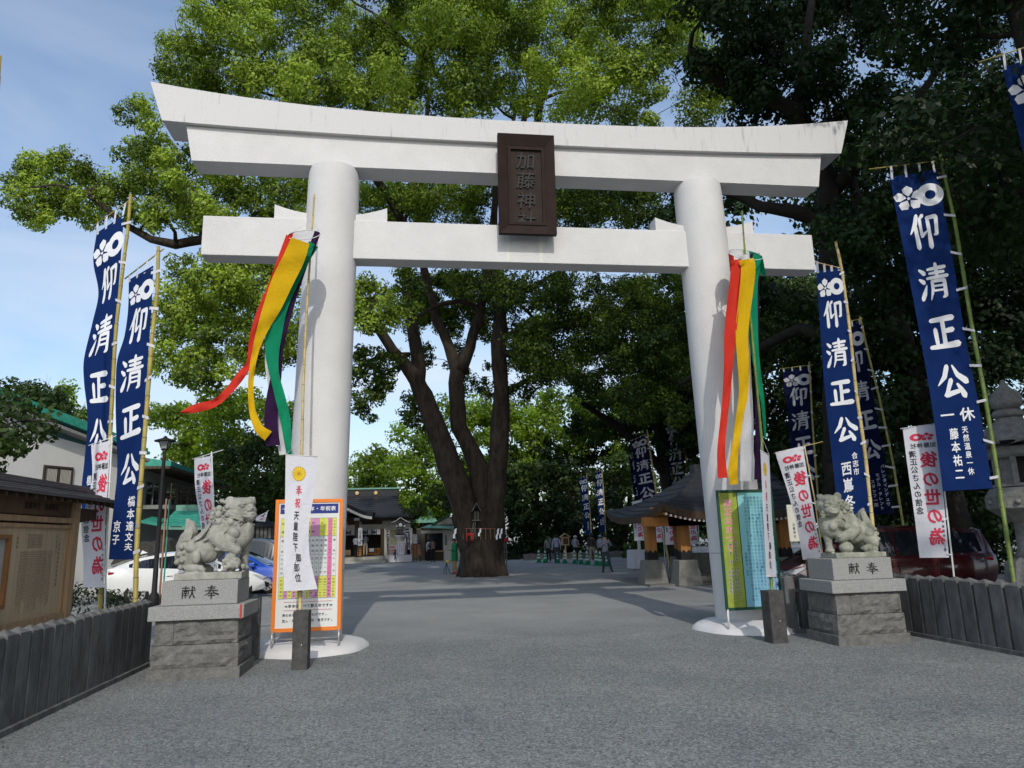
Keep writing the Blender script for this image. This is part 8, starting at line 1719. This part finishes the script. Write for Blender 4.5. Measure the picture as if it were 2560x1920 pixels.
def tree_fittings():
    Yf = TB.y-1.05
    def Q(x, y, d=0): return at(1140+x*.144666, 1220+y*.144666, Yf+d)
    # rope round the trunk with paper streamers
    t = thing('sacred_rope', 'thin reddish straw rope with white zigzag paper streamers tied round the camphor trunk', 'rope', (TB.x, TB.y, 0)); z = Q(500, 700).z; r_ = .98
    q = MB(); q.tube([V((TB.x-.05+r_*1.02*math.cos(a*.2618), TB.y+r_*math.sin(a*.2618), z+.02*math.sin(a*.52))) for a in range(25)], .018, 6, caps=False); q.build('rope', mat('reddish_straw', (.30, .11, .06), var=.2), t, world=True)
    for k in range(16):
        a = math.pi+k*.21; p = V((TB.x-.05+r_*1.04*math.cos(a), TB.y+r_*1.04*math.sin(a), z)); q = MB(); q.tube([p, p-V((0, 0, .42+.04*math.sin(k)))], .007, 4); q.build('straw_tassel', WOOD, t, world=True)
    for x, sc in ((0, .9), (430, .7), (735, 1.0), (795, .9)):
        p = Q(x, 700, -.1); q = MB(); dx = 0
        for k in range(4):
            z0 = p.z-.11*k*sc; sgn = 1 if k % 2 else -1; q.add([V((p.x+dx-.035, p.y-.01*k, z0)), V((p.x+dx+.035, p.y-.01*k, z0)), V((p.x+dx+.02*sgn+.02, p.y-.01*k-.01, z0-.125*sc)), V((p.x+dx+.02*sgn-.06, p.y-.01*k-.01, z0-.125*sc))], [(0, 1, 2, 3)]); dx += -.03
        q.build('paper_streamer', WPRINT, t, world=True, fix=False)
    t = thing('tiny_shrine', 'tiny wooden shrine with gabled roof fixed high on the camphor trunk', 'shrine', tuple(Q(350, 570)))
    a, b = Q(290, 560, .25), Q(410, 560, .25); w = b.x-a.x
    def bx(n, p0, p1, m_): q = MB(); q.box(p0, p1); q.build(n, m_, t, world=True)
    y0 = a.y; GW = mat('grey_wood', (.13, .13, .12), var=.2)
    bx('shelf', (a.x-.03, y0-.25, Q(300, 570).z), (b.x+.03, y0+.25, Q(300, 548).z), GW); z1, z2 = Q(300, 548).z, Q(300, 400).z
    for x in (a.x+.08, b.x-.08): bx('post', (x-.02, y0-.2, z1), (x+.02, y0-.16, z2), GW)
    bx('cell', (a.x+.1, y0-.05, z1), (b.x-.1, y0+.2, z2), WOOD_D); c = (a.x+b.x)/2; zr = Q(300, 270).z
    for s in (-1, 1): q = MB(); q.hexa([V((c, y0-.28, zr)), V((c+s*w*.62, y0-.28, z2-.02)), V((c+s*w*.62, y0+.2, z2-.02)), V((c, y0+.2, zr)), V((c, y0-.28, zr+.04)), V((c+s*w*.62, y0-.28, z2+.02)), V((c+s*w*.62, y0+.2, z2+.02)), V((c, y0+.2, zr+.04))]); q.build('roof', GW, t, world=True)
    t = thing('ladder', 'small grey ladder leaning up the camphor to the tiny shrine', 'ladder', tuple(Q(270, 900, -.1))); A, B = Q(255, 900, -.15), Q(305, 590, .05); A2, B2 = Q(300, 900, -.15), Q(335, 590, .05)
    for p, r2 in ((A, B), (A2, B2)): q = MB(); q.tube([p, r2], .02, 6); q.build('rail', GW, t, world=True)
    for k in range(9): s = (k+.5)/9; q = MB(); q.tube([A.lerp(B, s), A2.lerp(B2, s)], .013, 6); q.build('rung', GW, t, world=True)
    RD = mat('vermilion', (.42, .02, .015), rough=.5, var=.1)
    def mini_gate(x0, x1, yt, yb, lab, d, nm='small_red_gate'):
        a, b = Q(x0, yb, d), Q(x1, yt, d); t = thing(nm, lab, 'gate', ((a.x+b.x)/2, a.y, a.z), group='tiny vermilion gates by the camphor'); h = b.z-a.z; w = b.x-a.x
        for x in (a.x+.12*w, b.x-.12*w): q = MB(); q.tube([V((x, a.y, a.z)), V((x, a.y, b.z))], .035, 8); q.build('pillar', RD, t, world=True, smooth=True)
        q = MB(); q.box((a.x, a.y-.05, b.z-.06), (b.x, a.y+.05, b.z+.03)); q.build('top_beam', RD, t, world=True); q = MB(); q.box((a.x+.05, a.y-.03, b.z-.26*h), (b.x-.05, a.y+.03, b.z-.18*h)); q.build('tie_beam', RD, t, world=True)
        q = MB(); q.box(((a.x+b.x)/2-.05, a.y-.04, b.z-.2*h), ((a.x+b.x)/2+.05, a.y-.032, b.z-.02)); q.build('tablet', RD, t, world=True); return t
    mini_gate(175, 295, 790, 925, 'tiny vermilion gate fixed to the left front of the camphor trunk', -.12)
    g = thing('red_roofed_box', 'red roofed offertory stand on grey legs in the dark just right of the camphor', 'box', (Q(840, 1080, 4).x, Yf+4, 0)); a, b = Q(795, 930, 4), Q(900, 860, 4)
    q = MB(); q.box((a.x, a.y-.2, a.z), (b.x, a.y+.3, b.z)); q.build('roof', RD, g, world=True)
    for x in (a.x+.08, b.x-.12): q = MB(); q.box((x, a.y, 0), (x+.05, a.y+.05, a.z)); q.build('leg', mat('grey_wood', (.13, .13, .12)), g, world=True)
    q = MB(); q.box((a.x, a.y-.1, .9), (b.x, a.y+.2, .95)); q.build('shelf', mat('grey_wood', (.13, .13, .12)), g, world=True)
    g = gA(1720, 1500); t = thing('small_tripod', 'small tripod with yellow head standing in front of the man in green', 'tripod', (g.x-.25, g.y-.1, 0))
    for k in range(3): a = k*2.09+.4; q = MB(); q.tube([(0, 0, .52), (.18*math.cos(a), .18*math.sin(a), 0)], .012, 6); q.build('leg', BLACKM, t)
    q = MB(); q.ell((.05, 0, .58), (.11, .06, .06), 12, 8); q.build('head', mat('yellow_plastic', (.55, .42, .05), var=.1), t, smooth=True)
tree_fittings()
def lamp():
    Y = 8.6; a = at(412, 1118, Y); b = at(409, 1385, Y); x = a.x; t = thing('street_lamp', 'black iron street lamp with a four sided lantern behind the left blue banners', 'street lamp', (x, Y, 0)); Z = lambda y: at(412, y, Y).z
    q = MB(); q.lathe([(.14, 0), (.14, .35), (.07, .45), (.055, 2), (.045, Z(1150)), (.035, Z(1128))], n=14); q.build('post', BLACKM, t, smooth=True)
    q = MB(); q.lathe([(.075, Z(1126)), (.10, Z(1124)), (.075, Z(1121))], n=14); q.build('collar', BLACKM, t, smooth=True)
    z0, z1 = Z(1122), Z(1104); q = MB(); q.lathe([(.095, z0), (.17, z1)], n=4, rot=R(45)); q.build('lantern_glass', mat('frosted_glass', (.30, .31, .30), rough=.3, var=.05), t)
    for k in range(4): a_ = R(45+90*k); q = MB(); q.tube([(.098*math.cos(a_), .098*math.sin(a_), z0), (.175*math.cos(a_), .175*math.sin(a_), z1)], .012, 6); q.build('lantern_bar', BLACKM, t)
    q = MB(); q.lathe([(.28, z1), (.27, z1+.03), (.10, Z(1096)), (.05, Z(1094)), (.05, Z(1092)), (0, Z(1089))], n=16); q.build('hood', BLACKM, t, smooth=True)
lamp()
def post_pair():
    def Q(x, y, Y=8.8): return at(260+x*.192893, 1100+y*.192893, Y)
    a, b = Q(780, 1260), Q(808, 760); t = thing('stake', 'reddish brown wooden stake standing beside the street lamp', 'post', ((a.x+b.x)/2, 8.8, 0)); q = MB(); q.box((a.x, 8.8, 0), (b.x-.02, 8.86, b.z)); q.build('shaft', mat('terracotta_wood', (.38, .19, .12), var=.15), t, world=True)
    a, b = Q(808, 1240, 8.9), Q(848, 768, 8.9); t = thing('narrow_signboard', 'tall narrow pale green metal signboard right beside the street lamp', 'sign', ((a.x+b.x)/2, 8.9, 0)); q = MB(); q.box((a.x, 8.9, a.z), (b.x, 8.94, b.z)); q.build('panel', mat('pale_green_metal', (.10, .25, .19), var=.15), t, world=True); q = MB(); q.box((b.x-.03, 8.95, 0), (b.x, 8.99, b.z)); q.build('post', COPPER, t, world=True)
    c = Q(600, 1440, 11); t = None
    mb = MB(); g = at(375, 1400, 12.5)
    for nm, x, Yr, rx, rz_, lab in (('boulder', 372, 13.5, 1.25, 1.55, 'large dark boulder behind the roof of the white car'),):
        c = at(x, 1380, Yr); q = MB(); q.ell((0, 0, .35), (rx, rx*.8, rz_), 28, 18)
        q.v = [tuple(V(v)*(1+.22*mnoise.noise(V(v)*1.3+V((x, 0, 0)))+.06*mnoise.noise(V(v)*4))) for v in q.v]; o = q.build(nm, mat('dark_boulder', (.04, .037, .03), var=.4, scale=3, bump=.8, bscale=8), None); o.location = (c.x, Yr, 0); tag(o, lab, 'boulder', 'garden boulders on the left')
    c2 = at(222, 1380, 6); tag(leaves('clipped_shrub', [(V((c2.x-.3, 6, .5)), .75), (V((c2.x-1.2, 6.3, .6)), .8), (V((c2.x+.5, 6.5, .35)), .5)], LEAF_D, None, per=1800, size=.07, seed=19, tint=(0, .3)), 'dark clipped shrub in the shade between the notice shelter and white car', 'shrub')
    # plants by the boulder
    c = at(405, 1380, 11.5)
    tag(leaves('potted_shrub', [(V((c.x, 11.5, .9)), .45), (V((c.x+.3, 11.6, 1.3)), .35)], LEAF_D, None, per=900, size=.08, seed=9), 'scruffy dark shrub behind the white car roof', 'shrub')
    # national flag on a raked pole, carried on the black van side
    def F(x, y, Y=9.5): return at(340+x*.30151, 1220+y*.30151, Y)
    a, b = F(835, 440), F(1100, 185); t = thing('flag', 'small white flag with red disc on a slanting striped pole', 'flag', tuple(F(760, 520)))
    d = b-a; n = 9
    for k in range(n): q = MB(); q.tube([a+d*(k/n), a+d*((k+1)/n)], .014, 6); q.build('pole_segment', PLASTIC if k % 2 == 0 else BLACKM, t, world=True)
    q = MB(); q.tube([V((a.x-.5, a.y, 0)), V((a.x-.5, a.y, a.z-.5)), a], .014, 6); q.build('pole_socket', BLACKM, t, world=True)
    C = Cloth([(0, *[p for p in (340+993*.30151, 1220+240*.30151)], *(340+1095*.30151, 1220+192*.30151)), (1, *(340+993*.30151, 1220+275*.30151), *(340+1072*.30151, 1220+278*.30151))], 9.5, 9.5, .03, .9, 0); o = C.mesh(8, 8).build('cloth', WHITEC, t, world=True, smooth=True, fix=False)
    q = MB(); q.add([C(.55+.17*math.cos(k*.3491), .5+.30*math.sin(k*.3491), .012) for k in range(18)], [tuple(range(18))]); q.build('red_disc', REDINK, o, world=True, fix=False)
    # dark stone lantern behind
    c = at(662, 1345, 24); t = thing('stone_lantern', 'dark roofed garden lantern in the shade left of the orange framed board', 'lantern', (c.x, 24, 0)); Z = lambda y: at(662, y, 24).z
    q = MB(); q.lathe([(.4, 0), (.35, .4), (.2, .5), (.18, Z(1352)), (.4, Z(1347))], n=8); q.build('stem', GRANITE_R, t); w = .36
    q = MB(); q.box((-w, -w, Z(1347)), (w, w, Z(1318))); q.build('firebox', mat('dim_lattice', (.15, .15, .14)), t)
    for k in range(5): q = MB(); x = -w+2*w*k/4; q.box((x-.02, -w-.02, Z(1347)), (x+.02, -w, Z(1318))); q.build('lattice_bar', BLACKM, t)
    q = MB(); q.lathe([(.85, Z(1318)), (.8, Z(1316)), (.25, Z(1303)), (.08, Z(1298)), (0, Z(1292))], n=4, rot=R(45)); q.build('roof', BLACKM, t)
post_pair()
def big_lantern():
    Y = -.1; c = at(2560, 1200, Y); c.x = at(2548, 1200, Y).x; SM = mat('pale_lantern_granite', (.21, .205, .19), var=.3, scale=8, bump=.5, bscale=30)
    t = thing('stone_lantern', 'tall grey stone lantern with onion finial cut by the right edge of the photo', 'lantern', (c.x, Y, 0)); Z = lambda y: at(2545, 920+y*.32552, Y).z
    q = MB(); q.lathe([(.0, Z(90)), (.035, Z(95)), (.06, Z(130)), (.14, Z(170)), (.245, Z(205)), (.27, Z(250)), (.25, Z(295)), (.17, Z(325))][::-1], n=28); q.build('finial', SM, t, smooth=True)
    q = MB(); q.lathe([(.17, Z(385)), (.24, Z(378)), (.265, Z(355)), (.24, Z(330)), (.16, Z(318))], n=28); q.build('ring', SM, t, smooth=True)
    q = MB(); q.lathe([(.34, Z(432)), (.32, Z(418)), (.24, Z(410)), (.23, Z(385))], n=6, rot=R(10)); q.build('neck', SM, t)
    rings = []; n = 6
    prof = [(.62, Z(600)), (.60, Z(560)), (.52, Z(520)), (.44, Z(480)), (.36, Z(445)), (.30, Z(430))]; q = MB(); m_ = 36; vs = []
    for r_, z in prof:
        for k in range(m_):
            a = 2*math.pi*k/m_; e = abs(math.cos(3*(a-R(10))))**3; rr = r_*(1+.14*e*(1 if r_ > .5 else .4)); vs.append(V((rr*math.cos(a), rr*math.sin(a), z+(.07*e if r_ > .55 else 0))))
    q.add(vs, [(i*m_+k, i*m_+(k+1) % m_, (i+1)*m_+(k+1) % m_, (i+1)*m_+k) for i in range(len(prof)-1) for k in range(m_)]+[tuple(range(m_))[::-1]]); q.build('roof', SM, t, smooth=True)
    for k in range(6):
        a = R(10)+k*R(60); q = MB(); pts = []
        for s in range(14): th = s/13*5.0; rr = .085*(1-s/17); pts.append(V((.66*math.cos(a)-math.cos(a)*(-.02+rr*math.cos(th)-.04), .66*math.sin(a)-math.sin(a)*(-.02+rr*math.cos(th)-.04), Z(560)+rr*math.sin(th)+.02)))
        q.tube(pts, .035, 8); q.build('roof_scroll', SM, t, smooth=True)
    zb, zt = Z(910), Z(690); q = MB(); R6 = [V((.36*math.cos(R(40)+k*R(60)), .36*math.sin(R(40)+k*R(60)), 0)) for k in range(6)]
    for k in range(6): a, b = R6[k], R6[(k+1) % 6]; p = a; q2 = MB(); q2.tube([V((a.x, a.y, zb)), V((a.x, a.y, zt))], .055, 6); q2.build('corner_pillar', SM, t)
    for k in range(6):
        a, b = R6[k]*.93, R6[(k+1) % 6]*.93; up = V((0, 0, 1)); q2 = MB()
        if k % 2 == 0: q2.hexa([a+up*zb, b+up*zb, b*.85+up*zb, a*.85+up*zb, a+up*zt, b+up*zt, b*.85+up*zt, a*.85+up*zt]); q2.build('side_panel', SM, t)
        else: q2.hexa([a*.8+up*zb, b*.8+up*zb, b*.7+up*zb, a*.7+up*zb, a*.8+up*zt, b*.8+up*zt, b*.7+up*zt, a*.7+up*zt]); q2.build('opening', BLACKM, t)
    q = MB(); q.lathe([(.46, zb-.001), (.44, zb+.05), (.38, zb+.06)], n=6, rot=R(10)); q.build('sill', SM, t)
    q = MB(); q.lathe([(.45, zt), (.50, zt+.05), (.50, Z(610))], n=6, rot=R(10)); q.build('lintel', SM, t)
    q = MB(); q.lathe([(.30, Z(1180)), (.42, Z(1130)), (.60, Z(1075)), (.60, Z(985)), (.50, zb-.02)], n=6, rot=R(10)); q.build('platform', SM, t, bevel=.015)
    for k in range(6): a = R(40)+k*R(60); q = MB(); q.ell((.54*math.cos(a), .54*math.sin(a), (Z(1075)+Z(985))/2), (.05, .05, .05), 12, 8); q.build('boss', SM, t, smooth=True)
    q = MB(); q.lathe([(.30, 1.0), (.21, 1.12), (.20, Z(1190)), (.25, Z(1180))], n=20); q.build('shaft', SM, t, smooth=True)
    q = MB(); q.lathe([(.62, .0), (.62, .5), (.5, .55), (.45, .9), (.32, 1.0)], n=6, rot=R(10)); q.build('foot', SM, t, bevel=.02)
big_lantern()
# low stone edging and a stone bench line in the grove
t = thing('low_wall', 'low dark stone edging wall behind the cones and visitors', 'wall', (8, 40, 0)); x0, x1 = at(1310, 1390, 40).x, at(1600, 1390, 40).x
n = 22
for k in range(n): q = MB(); a = x0+(x1-x0)*k/n; q.box((a+.01, 40, 0), (a+(x1-x0)/n-.01, 40.5, .42+.03*math.sin(k*2.3))); q.build('stone', GRANITE_R, t, world=True)
# stones round a tree foot just right of the camphor
for k in range(1): pass
